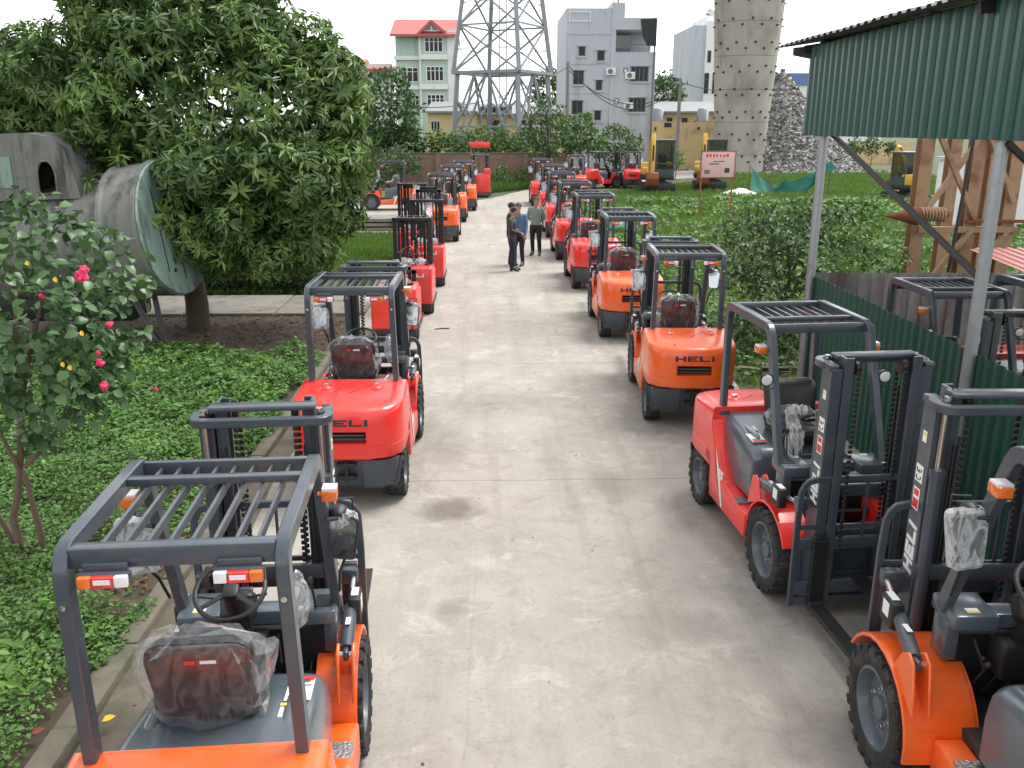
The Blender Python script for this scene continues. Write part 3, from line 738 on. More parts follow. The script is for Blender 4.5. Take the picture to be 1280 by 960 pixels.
# red roofed houses to the left
rh = thing('red_roof_house', 'low house with stepped red roofs, left of the mint green house', 'house', (X(450, 96), 96, 0))
m = MB(); m.bb((X(405, 96), 96, 0), (X(491, 96), 104, Z(88, 96))); m.bb((X(440, 96), 97, Z(88, 96)), (X(489, 96), 104, Z(79, 96))); world_part(m, 'wall', 'white_w', rh)
for a, b, t0, t1 in ((408, 455, 89, 71), (452, 493, 87, 79)):
    m = MB(); m.prism([(95.0, Z(t0, 96)), (100, Z(t1, 96)), (104.5, Z(t0, 96)), (104.5, Z(t0, 96) - .2), (100, Z(t1, 96) - .2), (95.0, Z(t0, 96) - .2)], 'x', X(a, 96), X(b, 96)); world_part(m, 'roof', 'redtile', rh)
for a in (460, 472, 481): window(rh, X(a, 96), Z(98, 96), X(a + 6, 96), Z(91, 96), 96, 2)

# white tall house
Y2 = 112.0
x2 = lambda px: X(px, Y2)
z2 = lambda py: Z(py, Y2)
wh = thing('white_house', 'narrow tall white house behind the concrete pier, grey side wall', 'house', (x2(885), Y2, 0))
m = MB(); m.bb((x2(880), Y2, 0), (x2(912), Y2 + 12, z2(26))); m.bb((x2(884), Y2 + 2, z2(26)), (x2(906), Y2 + 10, z2(17))); world_part(m, 'wall', 'white_w', wh)
m = MB(); m.bb((x2(864), Y2 + .3, 0), (x2(880), Y2 + 12, z2(31))); world_part(m, 'side_wall', 'conc', wh)
for a, b, c, d in ((882, 63, 887, 78), (891, 58, 903, 85), (879.5, 91, 886, 117), (890, 91, 897, 117), (893, 37, 899, 44)): window(wh, x2(a) + .05, z2(d), x2(c), z2(b), Y2, 1)
m = MB(); m.sphere((x2(894.5), Y2 + 4, z2(11)), .75, (1, 1, .8), u=18, v=12); m.bb((x2(892), Y2 + 3.4, z2(17)), (x2(897), Y2 + 4.6, z2(13.5))); world_part(m, 'water_tank', 'steel', wh)
# blue warehouse
Y3 = 150.0
bwh = thing('blue_warehouse', 'distant long blue and white warehouse between the pier and the shed', 'warehouse', (X(980, Y3), Y3, 0))
m = MB(); m.bb((X(848, Y3), Y3, 0), (X(1110, Y3), Y3 + 30, Z(106, Y3))); world_part(m, 'wall', 'white_w', bwh)
m = MB(); m.bb((X(846, Y3), Y3 - .4, Z(106, Y3)), (X(1112, Y3), Y3 + 30.4, Z(91, Y3))); world_part(m, 'fascia', 'blue', bwh)

# low yellow buildings
Y4 = 73.0
yb = thing('yellow_building', 'long low pale yellow building with a grey sheet roof behind the lattice tower', 'building', (X(610, Y4), Y4, 0))
x4 = lambda px: X(px, Y4)
z4 = lambda py: Z(py, Y4)
m = MB(); m.bb((x4(533), Y4, 0), (x4(596), Y4 + 8, z4(138))); m.bb((x4(596), Y4 + .4, 0), (x4(706), Y4 + 8, z4(143))); world_part(m, 'wall', 'paleyel', yb)
m = MB(); m.prism([(Y4 - .5, z4(139)), (Y4 + 8, z4(124)), (Y4 + 8, z4(124) - .15), (Y4 - .5, z4(139) - .15)], 'x', x4(531), x4(597)); m.prism([(Y4 - .3, z4(142)), (Y4 + 8.2, z4(127)), (Y4 + 8.2, z4(127) - .15), (Y4 - .3, z4(142) - .15)], 'x', x4(597.2), x4(708)); world_part(m, 'roof', 'slate', yb)
window(yb, x4(537), z4(163), x4(549), z4(151), Y4, 3, 'wframe')
window(yb, x4(600), z4(145), x4(640), z4(133), Y4 + .4, 8, 'frame'); 
for a in (612, 652, 676): window(yb, x4(a), z4(164), x4(a + 14), z4(150), Y4 + .4, 3, 'frame')
Y5 = 90.0
ow = thing('ochre_building', 'low stained ochre building with a grey roof beside the concrete pier', 'building', (X(856, Y5), Y5, 0))
m = MB(); m.bb((X(816, Y5), Y5, 0), (X(905, Y5), Y5 + 6, Z(138, Y5))); world_part(m, 'wall', 'ochre', ow)
m = MB(); m.prism([(Y5 - .5, Z(139, Y5)), (Y5 + 6, Z(125, Y5)), (Y5 + 6, Z(125, Y5) - .15), (Y5 - .5, Z(139, Y5) - .15)], 'x', X(812, Y5), X(908, Y5)); world_part(m, 'roof', 'slate', ow)
for a in (822, 836, 855, 876): window(ow, X(a, Y5), Z(158, Y5), X(a + 7, Y5), Z(147, Y5), Y5, 2, 'frame')
for k, a in enumerate((824, 881)):
    m = MB(); m.lathe([(.55, 0), (.55, 1.0), (.45, 1.15), (.15, 1.25)], (X(a, 88.3), 88.3, Z(151, 88.3)), 'z', 18); m.bb((X(a, 88.3) - .7, 87.7, 0), (X(a, 88.3) + .7, 88.9, Z(151, 88.3)))
    tag(m.build('water_tank', 'galv', loc=(X(a, 88.3), 88.3, 0)), ('steel water tank on a plinth next to the grey apartment house', 'steel water tank on a plinth next to the concrete pier')[k], 'water tank')
yw = thing('yard_wall', 'stained ochre yard wall with openings right of the grey apartment house', 'wall', (X(850, 80), 80, 0))
m = MB(); m.bb((X(818, 80), 80, 0), (X(849, 80), 80.25, Z(152, 80))); m.bb((X(849, 80), 80, 0), (X(895, 80), 80.25, Z(153, 80))); m.bb((X(846, 80), 79.9, 0), (X(850, 80), 80, Z(148, 80))); world_part(m, 'wall', 'ochre', yw)
for a, b, c, d in ((820, 158, 824, 164), (832, 152.5, 843, 160), (874, 158, 879, 163)): window(yw, X(a, 80), Z(d, 80), X(c, 80), Z(b, 80), 80, 1, 'ochre', 'tarp')
# pale walls far right behind the steel frame
pw = thing('pale_wall', 'long pale concrete wall beyond the rusty steel frame', 'wall', (24, 34, 0))
m = MB(); m.bb((17.2, 34, 0), (34, 34.2, 2.6)); world_part(m, 'wall', 'white_w', pw)
m = MB(); m.bb((17.1, 33.9, 2.6), (34.1, 34.3, 2.72)); world_part(m, 'coping', 'conc', pw)
fw2 = thing('field_wall', 'low ochre wall at the far edge of the green field', 'wall', (X(1100, 92), 92, 0))
m = MB(); m.bb((X(1052, 92), 92, 0), (X(1150, 92), 92.3, Z(178, 92))); world_part(m, 'wall', 'ochre', fw2)

# ---------------------------------------------------------------- lattice tower, poles and cables
TY = 68.0; tx = at(629, 150, TY).x
tw = thing('lattice_tower', 'tall grey steel lattice pylon on a wide braced base with a platform', 'pylon', (tx, TY, 0))
zp = Z(92, TY); PH = R(16)
def corner(k, r, h): a = PH + k * math.pi / 2; return Vector((r * math.cos(a), r * math.sin(a), h))
rad = lambda h: 4.05 - .085 * h
rad2 = lambda h: (3.75 - (h - zp) * .155) 
legs_lo, legs_up = [], []
for k in range(4):
    m = MB(); m.bar([tuple(corner(k, rad(0), 0)), tuple(corner(k, rad(zp), zp))], .30, .30, (0, 0, 1)); 
    m.bar([tuple(corner(k, rad2(zp), zp)), tuple(corner(k, rad2(24), 24))], .26, .26, (0, 0, 1)); m.build('leg', 'lattice', tw)
for k in range(4):
    m = MB(); a = lambda h, j=k: corner(j, rad(h), h); b = lambda h, j=(k + 1) % 4: corner(j, rad(h), h)
    mid = lambda h: (a(h) + b(h)) / 2
    for p, q in ((a(0), mid(zp)), (b(0), mid(zp)), (a(zp * .5), mid(zp)), (b(zp * .5), mid(zp)), (a(zp * .5), b(zp * .5)), (a(zp * .25), (a(0) + mid(zp)) / 2), (b(zp * .25), (b(0) + mid(zp)) / 2), (a(zp * .75), (a(0) * .4 + mid(zp) * .6)), (b(zp * .75), (b(0) * .4 + mid(zp) * .6))):
        m.bar([tuple(p), tuple(q)], .13, .13, (.01, .02, 1))
    a2 = lambda h, j=k: corner(j, rad2(h), h); b2 = lambda h, j=(k + 1) % 4: corner(j, rad2(h), h)
    hs_ = [zp, zp + 3.2, zp + 6.2, zp + 9.0, zp + 11.6, zp + 14]
    for h0, h1 in zip(hs_, hs_[1:]):
        m.bar([tuple(a2(h0)), tuple(b2(h1))], .12, .12, (.01, .02, 1)); m.bar([tuple(b2(h0)), tuple(a2(h1))], .12, .12, (.01, .02, 1)); m.bar([tuple(a2(h1)), tuple(b2(h1))], .12, .12, (0, 0, 1))
        hm = (h0 + h1) / 2; m.bar([tuple(a2(hm)), tuple((a2(hm) + b2(hm)) / 2)], .05, .05, (0, 0, 1)); m.bar([tuple(b2(hm)), tuple((a2(hm) + b2(hm)) / 2)], .05, .05, (0, 0, 1))
    m.build('bracing', 'lattice', tw)
m = MB()
for k in range(4): m.bar([tuple(corner(k, rad(zp) + .3, zp)), tuple(corner(k + 1, rad(zp) + .3, zp))], .22, .35, (0, 0, 1)); m.bar([tuple(corner(k, .1, zp)), tuple(corner(k, rad(zp), zp))], .16, .16, (0, 0, 1))
m.build('platform', 'lattice', tw)
m = MB()
for s in (-1, 1): m.bar([(s * .25, 0, 0), (s * .25, 0, 20)], .07, .07, (0, 1, 0))
for k in range(50): m.bb((-.25, -.02, .4 * k), (.25, .02, .4 * k + .04))
m.build('ladder', 'lattice', tw)

def utility_pole(px, ptop, Yp, label, arm=True):
    p = at(px, 150, Yp); zt = at(px, ptop, Yp).z
    t = thing('utility_pole', label, 'utility pole', (p.x, Yp, 0), 0)
    m = MB(); m.sweep([(0, 0, 0), (0, 0, zt)], [(.16 * math.cos(a), .16 * math.sin(a)) for a in np.linspace(0, 2 * math.pi, 12, endpoint=False)], scale=[1.15, .8]); m.build('pole', 'pole', t)
    if arm: 
        m = MB(); m.bb((-.7, -.06, zt - .5), (.7, .06, zt - .4)); 
        for s in (-.6, 0, .6): m.lathe([(.04, 0), (.06, .08), (.03, .2)], (s, 0, zt - .4), 'z', 10)
        m.build('crossarm', 'frame', t)
    return Vector((p.x, Yp, zt))
pa = utility_pole(709, 77, 74, 'concrete utility pole at the left edge of the grey apartment house', arm=False)
pb = utility_pole(848, 98, 78, 'utility pole standing before the ochre wall, left of the concrete pier')
def cable(a, b, sag, label, n=24, r=.035):
    a, b = Vector(a), Vector(b); pts = [tuple(a.lerp(b, k / n) - Vector((0, 0, sag * 4 * (k / n) * (1 - k / n)))) for k in range(n + 1)]
    m = MB(); m.tube(pts, r, n=5); tag(m.build('cable', 'cable', loc=tuple(a)), label, 'cable', 'overhead cables')
cable(pa - Vector((0, 0, .2)), pb - Vector((0, 0, .4)), 2.7, 'thick black cable sagging across the front of the grey apartment house')
cable(pa - Vector((0, 0, .6)), pb - Vector((0, 0, .8)), 1.9, 'lower black cable sagging between the two utility poles')
cable(pb - Vector((0, 0, .3)), at(1000, 108, 90), .8, 'black cable running right from the pole by the concrete pier')
cable(pa - Vector((0, 0, .4)), at(470, 128, 70), 1.4, 'black cable running left behind the lattice tower', r=.03)
cable(at(428, 88, 45), at(535, 134, 70), .5, 'black cable coming out of the mango tree towards the mint house', r=.03)

# ---------------------------------------------------------------- concrete pier and gravel heap
M['pier'] = pmat('raw_cast_concrete', (0.36, 0.34, 0.30), 0.9, var=0.16, scale=0.7, bump=0.5, bscale=5, dirt=(0.22, 0.205, 0.18), dirt_lo=0.47, dirt_hi=0.68, dscale=.55, stretch=(1, 1, .55))
pc = at(922, 214, 76); pr = thing('concrete_pier', 'huge round raw concrete pier studded with rows of tie rods', 'pier', (pc.x, 76, 0))
rp = lambda h: 2.02 + .062 * max(0, h - 1.0)
m = MB(); prof = [(rp(0), -.2)]
for k in range(1, 9):
    h = 2.55 * k - 1.1
    prof += [(rp(h), h - .05), (rp(h) - .05, h - .02), (rp(h) - .05, h + .02), (rp(h), h + .05)]
prof.append((rp(20), 20)); m.lathe(prof, (0, 0, 0), 'z', 56); body = m.build('shaft', 'pier', pr, angle=50)
m = MB(); m.tube([(0, 0, 0), (.17, 0, 0)], .055, n=7); m.tube([(.0, 0, 0), (.05, 0, 0)], .10, n=7); rod = m.build('tie_rod', 'darksteel', pr)
first = True
for i in range(11):
    for j in range(9):
        h = .9 + 1.75 * j + (.45 if i % 2 else 0); a = R(-180 + 16.36 * 2 * i * .5 + 8 * (j % 2)) 
        o = rod if first else rod.copy()
        if not first: COL.objects.link(o); o.parent = pr
        first = False
        o.location = (rp(h) * math.cos(a) * .995, rp(h) * math.sin(a) * .995, h); o.rotation_euler = (0, 0, a)
M['gravel'] = pmat('grey_rubble', (0.20, 0.195, 0.19), 0.9, var=0.35, scale=3, bump=0.6, bscale=8)
def stones_mat():
    m, n, l, b = new_mat('broken_stone')
    at_ = n.new('ShaderNodeAttribute'); at_.attribute_name = 'rnd'; cr = n.new('ShaderNodeValToRGB')
    cr.color_ramp.elements[0].color = (.07, .07, .07, 1); cr.color_ramp.elements[1].color = (.46, .45, .43, 1)
    l.new(at_.outputs['Fac'], cr.inputs[0]); l.new(cr.outputs[0], b.inputs['Base Color']); b.inputs['Roughness'].default_value = .9
    return m
M['stones'] = stones_mat()
hx, hy = at(968, 215, 82).x, 82.0
heap_h = lambda x, y: max(0.0, 8.6 * (1 - (((x - hx) / (7.6 if x > hx else 7.0)) ** 2 + ((y - hy) / 7.5) ** 2) ** .5 * 1.0) ** 1.12) if ((x - hx) / (7.6 if x > hx else 7.0)) ** 2 + ((y - hy) / 7.5) ** 2 < 1 else 0.0
hp = thing('rubble_heap', 'steep heap of grey broken rubble right behind the concrete pier', 'rubble heap', (hx, hy, 0))
m = MB(); N = 40; v = []
for i in range(N + 1):
    for j in range(N + 1):
        xx, yy = -9 + 18 * i / N, -8.5 + 17 * j / N; hh = heap_h(hx + xx, hy + yy)
        v.append((xx, yy, hh + (random.uniform(-.12, .12) if hh > .05 else -.03)))
m.faces(v, [(i * (N + 1) + j, (i + 1) * (N + 1) + j, (i + 1) * (N + 1) + j + 1, i * (N + 1) + j + 1) for i in range(N) for j in range(N)]); m.build('heap_body', 'gravel', hp, angle=0, fix=False)
def stone_field(name, pts, size, mat, parent=None, loc=(0, 0, 0)):
    """angular stones as one mesh"""
    base = norm(np.array([(1, 1, 1), (1, -1, -1), (-1, 1, -1), (-1, -1, 1), (1.3, 0, .2), (-.2, -1.2, .3)], float))
    fc = np.array([(0, 4, 1), (0, 2, 5), (0, 5, 4), (1, 4, 5), (1, 2, 0), (5, 2, 3), (3, 1, 5), (2, 1, 3)])
    n = len(pts); v = base[None] * (size[:, None, None]) * (0.7 + .6 * rng.random((n, 6, 1))); ang = rng.random(n) * 6.28
    c, s_ = np.cos(ang)[:, None], np.sin(ang)[:, None]; x_ = v[..., 0] * c - v[..., 1] * s_; y_ = v[..., 0] * s_ + v[..., 1] * c
    v = np.stack([x_, y_, v[..., 2]], 2) + pts[:, None, :]
    me = bpy.data.meshes.new(name); me.from_pydata(v.reshape(-1, 3).tolist(), [], (fc[None] + (np.arange(n) * 6)[:, None, None]).reshape(-1, 3).tolist())
    a_ = me.attributes.new('rnd', 'FLOAT', 'POINT'); a_.data.foreach_set('value', np.repeat(rng.random(n), 6).astype(np.float32)); me.materials.append(M[mat])
    o = bpy.data.objects.new(name, me); o.location = loc; return link(o, parent)
P_ = []
while len(P_) < 5200:
    xx, yy = random.uniform(-8.6, 8.6), random.uniform(-8, 3); hh = heap_h(hx + xx, hy + yy)
    if hh > .03 or random.random() < .03: P_.append((xx, yy, hh))
o = stone_field('stones', np.array(P_), .10 + .16 * rng.random(len(P_)), 'stones', hp); o['kind'] = 'stuff'

# ---------------------------------------------------------------- vegetation
M['mango'] = leaf_mat('mango_leaf', (0.048, 0.102, 0.026), (0.195, 0.310, 0.072), rough=0.36, trans=0.25)
M['hibis'] = leaf_mat('hibiscus_leaf', (0.036, 0.086, 0.028), (0.140, 0.245, 0.095), rough=0.32, trans=0.22)
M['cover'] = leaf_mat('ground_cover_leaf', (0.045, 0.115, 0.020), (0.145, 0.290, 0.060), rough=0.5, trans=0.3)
M['crop'] = leaf_mat('crop_leaf', (0.055, 0.130, 0.022), (0.150, 0.300, 0.055), rough=0.5, trans=0.3)
M['shrub'] = leaf_mat('shrub_leaf', (0.022, 0.050, 0.014), (0.090, 0.155, 0.042), rough=0.42, trans=0.25)
M['fartree'] = leaf_mat('far_tree_leaf', (0.032, 0.075, 0.024), (0.110, 0.200, 0.055), rough=0.5, trans=0.25)
M['lightgreen'] = leaf_mat('light_green_leaf', (0.050, 0.110, 0.025), (0.150, 0.260, 0.060), rough=0.45, trans=0.3)
M['grassb'] = leaf_mat('grass_blade', (0.060, 0.130, 0.018), (0.170, 0.290, 0.050), rough=0.5, trans=0.35)
M['dry'] = leaf_mat('dry_leaf', (0.06, 0.035, 0.018), (0.20, 0.13, 0.06), rough=0.8, trans=0.1)
M['bark'] = pmat('brown_bark', (0.075, 0.055, 0.040), 0.9, var=0.35, scale=12, bump=0.8, bscale=30, stretch=(1, 1, .3))
M['barkl'] = pmat('pale_brown_bark', (0.150, 0.105, 0.072), 0.9, var=0.3, scale=12, bump=0.8, bscale=30, stretch=(1, 1, .3))
M['pink'] = pmat('pink_petal', (0.72, 0.04, 0.13), 0.6, var=0.25, scale=30)
M['yellowleaf'] = pmat('yellow_leaf', (0.70, 0.46, 0.03), 0.55, var=0.2, scale=30)

def limb(mb, pts, r0, r1, n=10):
    k = len(pts); mb.sweep(pts, [(math.cos(a), math.sin(a)) for a in np.linspace(0, 2 * math.pi, n, endpoint=False)], scale=[r0 + (r1 - r0) * i / (k - 1) for i in range(k)])

def lobes_leaves(lobes, per_m2, jitter=.12, inner=.15, seed=0):
    """points and outward directions on the union of spheres (x, y, z, r)"""
    P_, D_ = [], []
    L_ = np.array(lobes)
    for (x, y, z, r) in lobes:
        n = int(per_m2 * 4 * math.pi * r * r); u = norm(rng.normal(size=(n, 3)))
        wob = 1 + .10 * np.sin(u[:, 0] * 6 + x * 3) * np.cos(u[:, 2] * 5 + z) + .09 * np.sin(u[:, 1] * 9 + u[:, 2] * 7 + y)
        rr = r * wob * (1 - inner * rng.random(n) ** 2 * 2) + rng.normal(size=n) * jitter * r * .5
        p = np.array((x, y, z)) + u * rr[:, None]; keep = np.ones(n, bool)
        for (a, b, c, q) in lobes:
            if (a, b, c, q) == (x, y, z, r): continue
            keep &= np.linalg.norm(p - np.array((a, b, c)), axis=1) > q * .80
        P_.append(p[keep]); D_.append(u[keep])
    return np.concatenate(P_), np.concatenate(D_)

# --- mango tree on the left: rosettes of long drooping leaves
base = (-5.80, 17.3, 0.0)
mt = thing('mango_tree', 'big dense dark green mango tree with long drooping leaves on the left', 'tree', base)
ml = []
for px, py, Y_, r in ((225, 125, 17.6, 2.0), (145, 130, 17.8, 1.55), (320, 155, 17.2, 1.6), (60, 140, 18.2, 1.05), (375, 215, 16.9, 1.0), (300, 240, 16.3, 1.15), (190, 225, 16.6, 1.25), (375, 115, 17.6, .85), (235, 45, 18.0, 1.3),
                      (310, 55, 17.8, 1.0), (155, 60, 18.2, .95), (22, 190, 18.3, .95), (385, 275, 16.7, .5), (402, 225, 17.0, .55), (408, 160, 17.2, .5), (345, 295, 16.2, .5), (270, 285, 16.2, .6), (180, 10, 18.0, .8), (262, 5, 18, .85)):
    q = at(px, py, Y_); ml.append((q.x, q.y, q.z, r))
# many small sprays of foliage push out of the main masses, leaving hollows between them
core = np.array(ml); sub = []
for k in range(400):
    c_ = core[rng.integers(len(core))]; u = norm(rng.normal(size=(1, 3)))[0]; p_ = c_[:3] + u * c_[3] * 1.02
    if min(np.linalg.norm(p_ - b[:3]) - b[3] for b in core if b is not c_ and not np.allclose(b, c_)) < -.15 or p_[2] < 1.45: continue
    if p_[0] > at(436, 200, p_[1]).x: continue
    if any(np.linalg.norm(p_ - s_[:3]) < .62 for s_ in sub): continue
    sub.append((*p_, .30 + .34 * rng.random()))
    if len(sub) > 95: break
ml2 = ml + [tuple(map(float, s_)) for s_ in sub]
cp, cd = lobes_leaves([(a, b, c, r) for a, b, c, r in ml], 13, jitter=.2); cp2, cd2 = lobes_leaves([tuple(map(float, s_)) for s_ in sub], 34, jitter=.2)
cp = np.concatenate([cp, cp2]); cd = np.concatenate([cd, cd2])
keep = cp[:, 2] > 1.28; cp, cd = cp[keep], cd[keep]
n = len(cp); per = 10
ax = norm(cd + np.array((0, 0, .35)) + rng.normal(size=cd.shape) * .35)
o1 = norm(np.cross(ax, rng.normal(size=ax.shape))); o2 = np.cross(ax, o1)
ang = np.tile(np.arange(per) * 2.4, (n, 1)) + rng.random((n, 1)) * 6 + rng.normal(size=(n, per)) * .5; el = -.40 + 1.25 * rng.random((n, per))
rad_ = np.cos(ang)[..., None] * o1[:, None] + np.sin(ang)[..., None] * o2[:, None]
dv = rad_ * np.cos(el)[..., None] + ax[:, None] * np.sin(el)[..., None] * .8; dv[..., 2] -= .28
pos = cp[:, None] + ax[:, None] * (rng.random((n, per, 1)) * .10) ; nv = ax[:, None] + rad_ * .2 + np.zeros_like(dv)
spray = .22 * np.sin(cp[:, :1] * 2.1 + cp[:, 2:] * 2.7 + 1.0) * np.cos(cp[:, 1:2] * 1.9 + cp[:, 2:] * 1.3)
tint = np.clip(rng.beta(1.6, 2.8, size=(n, 1)) + spray + rng.normal(size=(n, per)) * .10 + (rng.random((n, 1)) < .10) * .5, 0, 1)
lenv = (.12 + .14 * rng.random((n, 1))) * (.8 + .4 * rng.random((n, per)))
leaf_object('crown', pos.reshape(-1, 3), dv.reshape(-1, 3), nv.reshape(-1, 3), lenv.ravel(), lenv.ravel() * .27, 'mango', mt, base, tint.ravel(), fold=.18, droop=.18)
mt_crown = mt.children[0]; mt_crown.location = (0, 0, 0)
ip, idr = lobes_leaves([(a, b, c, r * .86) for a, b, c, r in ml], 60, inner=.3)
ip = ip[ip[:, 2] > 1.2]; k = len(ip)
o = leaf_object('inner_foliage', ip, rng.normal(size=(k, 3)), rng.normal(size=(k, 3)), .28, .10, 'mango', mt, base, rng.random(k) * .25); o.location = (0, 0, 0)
m = MB(); limb(m, [(0, 0, -.05), (.02, 0, .5), (-.03, .02, 1.2), (.0, .0, 1.9)], .24, .17, 14)
for q in ((-2.0, .3, 3.4), (1.6, -.3, 3.3), (.2, .4, 4.6), (-.8, -.9, 3.5), (2.4, -.4, 2.7), (-3.2, .8, 3.2)):
    q = Vector(q); limb(m, [(0, 0, 1.7), tuple(q * .45 + Vector((0, 0, .9))), tuple(q)], .12, .03, 8)
m.build('trunk', 'bark', mt)
for px, py in ((335, 160), (360, 158), (158, 262)):
    q = at(px, py, 15.35); m = MB(); m.sphere((q.x + 5.8, q.y - 17.3, q.z), .07, (.8, .8, 1.25)); m.build('fruit', 'lightgreen', mt)

# --- flowering hibiscus in the left foreground
hb = (-4.25, 7.35, 0.0)
hi = thing('hibiscus_shrub', 'leggy hibiscus shrub with pink flowers and bare brown stems, left foreground', 'shrub', hb)
hl = []
for px, py, Y_, r in ((60, 318, 7.3, .36), (18, 305, 7.1, .36), (105, 330, 7.4, .36), (140, 345, 7.5, .27), (60, 390, 7.0, .42), (110, 420, 7.3, .36), (15, 390, 6.9, .40), (140, 445, 7.5, .22), (70, 470, 7.1, .36), (20, 480, 7.0, .30), (110, 490, 7.4, .24), (95, 285, 7.5, .16), (30, 262, 7.2, .18), (165, 352, 7.6, .14), (-30, 340, 6.9, .45), (-40, 450, 6.9, .4), (150, 490, 7.5, .12), (45, 545, 7.2, .16), (160, 425, 7.6, .12)):
    q = at(px, py, Y_); hl.append((q.x, q.y, q.z, r))
cp, cd = lobes_leaves(hl, 165, jitter=.35, inner=.5)
n = len(cp); dv = cd * .6 + rng.normal(size=cd.shape) * .7; dv[:, 2] -= .25; nv = cd * .5 + np.array((0, 0, 1.0)) + rng.normal(size=cd.shape) * .45
L_ = .065 + .06 * rng.random(n)
o = leaf_object('crown', cp, dv, nv, L_, L_ * .78, 'hibis', hi, hb, np.clip(rng.beta(2, 2.2, size=n), 0, 1), fold=.15, droop=.2, rich=True); o.location = (0, 0, 0)
m = MB(); S = lambda *pp: [tuple(at(a, b, y_) - Vector(hb)) for a, b, y_ in pp]
limb(m, S((19, 330, 7.15), (20, 430, 7.15), (22, 482, 7.15), (26, 533, 7.2), (25, 585, 7.25), (22, 620, 7.25), (16, 648, 7.25), (27, 685, 7.3), (48, 722, 7.35)), .018, .040)
limb(m, S((31, 592, 7.2), (41, 630, 7.25), (52, 671, 7.32), (55, 715, 7.40)), .022, .034); limb(m, S((0, 541, 7.1), (10, 560, 7.15), (22, 585, 7.2)), .014, .02)
limb(m, S((85, 500, 7.4), (76, 530, 7.35), (60, 556, 7.3), (30, 584, 7.22)), .010, .022); limb(m, S((120, 400, 7.4), (100, 460, 7.4), (85, 505, 7.4)), .008, .011); limb(m, S((60, 340, 7.2), (40, 430, 7.2), (25, 520, 7.2)), .01, .016); limb(m, S((-20, 620, 7.2), (5, 655, 7.3), (30, 700, 7.35)), .02, .03)
m.build('stems', 'barkl', hi)
for px, py, r in ((102, 346, .048), (104, 338, .036), (125, 453, .034), (130, 482, .038), (137, 406, .028), (195, 486, .024), (52, 370, .022), (123, 441, .020)):
    Y_ = 6.72 if px < 170 else 7.4
    q = at(px, py, Y_) - Vector(hb); m = MB()
    for j in range(9): 
        d = Vector((random.gauss(0, 1), random.gauss(0, 1) - .6, random.gauss(0, 1))).normalized() * r * .55
        m.sphere(tuple(q + d), r * .62, (1, 1, .5), u=9, v=6, jit=.25, rot=(random.random() * 3, random.random() * 3, 0))
    m.build('flower', 'pink', hi, angle=0)
for px, py in ((68, 346), (101, 413), (86, 456), (33, 326), (77, 452)):
    q = np.array(at(px, py, 6.70) - Vector(hb))[None]; o = leaf_object('yellow_leaf', q, np.array([(.4, -.3, -.8)]), np.array([(0, -1, .5)]), .05, .034, 'yellowleaf', hi, rich=True)

# --- ground cover in the bed
def scatter(n, x0, x1, y0, y1): return rng.uniform(x0, x1, n), rng.uniform(y0, y1, n)
x_, y_ = scatter(330000, -9.5, -2.72, 1.5, 15.6)
vis = x_ > -.66 * y_ - 1.0
edge = -2.76 - .30 * (fbm2(y_ * 0, y_, 2.3) + .8) * .6
bare = (((x_ + 3.25) / .55) ** 2 + ((y_ - 7.25) / .75) ** 2 < 1 + .5 * fbm2(x_, y_, 4)) | ((y_ > 14.9 + .5 * fbm2(x_, y_ * 0, 2.0)))
thin = rng.random(len(x_)) < np.clip(1.15 - y_ / 22, .35, 1)
ok = vis & (x_ < edge) & ~bare & thin
sp_ = ok | (vis & bare & (rng.random(len(x_)) < .10) & (x_ < -3.0) & (y_ < 12))
x_, y_ = x_[sp_], y_[sp_]; n = len(x_)
hmax = .10 + .13 * (fbm2(x_, y_, 1.9) + .6).clip(0, 2) + .08 * (fbm2(x_, y_, 6, 2) + .5).clip(0, 2); hmax *= np.clip((-2.80 - x_) / .30, .45, 1); hmax = np.where(x_ > -2.92, np.maximum(hmax, .11), hmax)
z_ = .02 + hmax * rng.random(n) ** .55
L_ = (.026 + .040 * rng.random(n) ** 1.5) * np.clip(y_ / 9, .85, 1.5) * (1 + .35 * fbm2(x_, y_, 3.1, 8))
az = rng.random(n) * 6.283; dv = np.stack([np.cos(az), np.sin(az), rng.normal(size=n) * .35 + .05], 1); nv = np.stack([rng.normal(size=n) * .4, rng.normal(size=n) * .4, np.ones(n)], 1)
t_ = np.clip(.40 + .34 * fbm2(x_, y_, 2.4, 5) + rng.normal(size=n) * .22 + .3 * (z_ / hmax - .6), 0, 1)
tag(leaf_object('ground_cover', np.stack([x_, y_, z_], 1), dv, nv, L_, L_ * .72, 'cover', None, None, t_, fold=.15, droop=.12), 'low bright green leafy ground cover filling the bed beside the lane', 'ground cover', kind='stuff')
x_, y_ = scatter(26000, -9.5, -2.95, 2.5, 15.0); ok = (fbm2(x_, y_, 1.3, 11) > .28) & (x_ > -.66 * y_ - 1.0) & ~((((x_ + 3.25) / .6) ** 2 + ((y_ - 7.25) / .8) ** 2) < 1.2); x_, y_ = x_[ok], y_[ok]; n = len(x_)
az = rng.random(n) * 6.283; L_ = .06 + .07 * rng.random(n)
tag(leaf_object('broad_weeds', np.stack([x_, y_, .10 + .26 * rng.random(n)], 1), np.stack([np.cos(az), np.sin(az), rng.normal(size=n) * .3 + .15], 1), np.stack([rng.normal(size=n) * .4, rng.normal(size=n) * .4, np.ones(n)], 1), L_, L_ * .55, 'crop', None, None, np.clip(.55 + rng.normal(size=n) * .2, 0, 1), rich=False, droop=.15), 'taller broad leaved weeds standing in patches among the ground cover', 'weeds', kind='stuff')
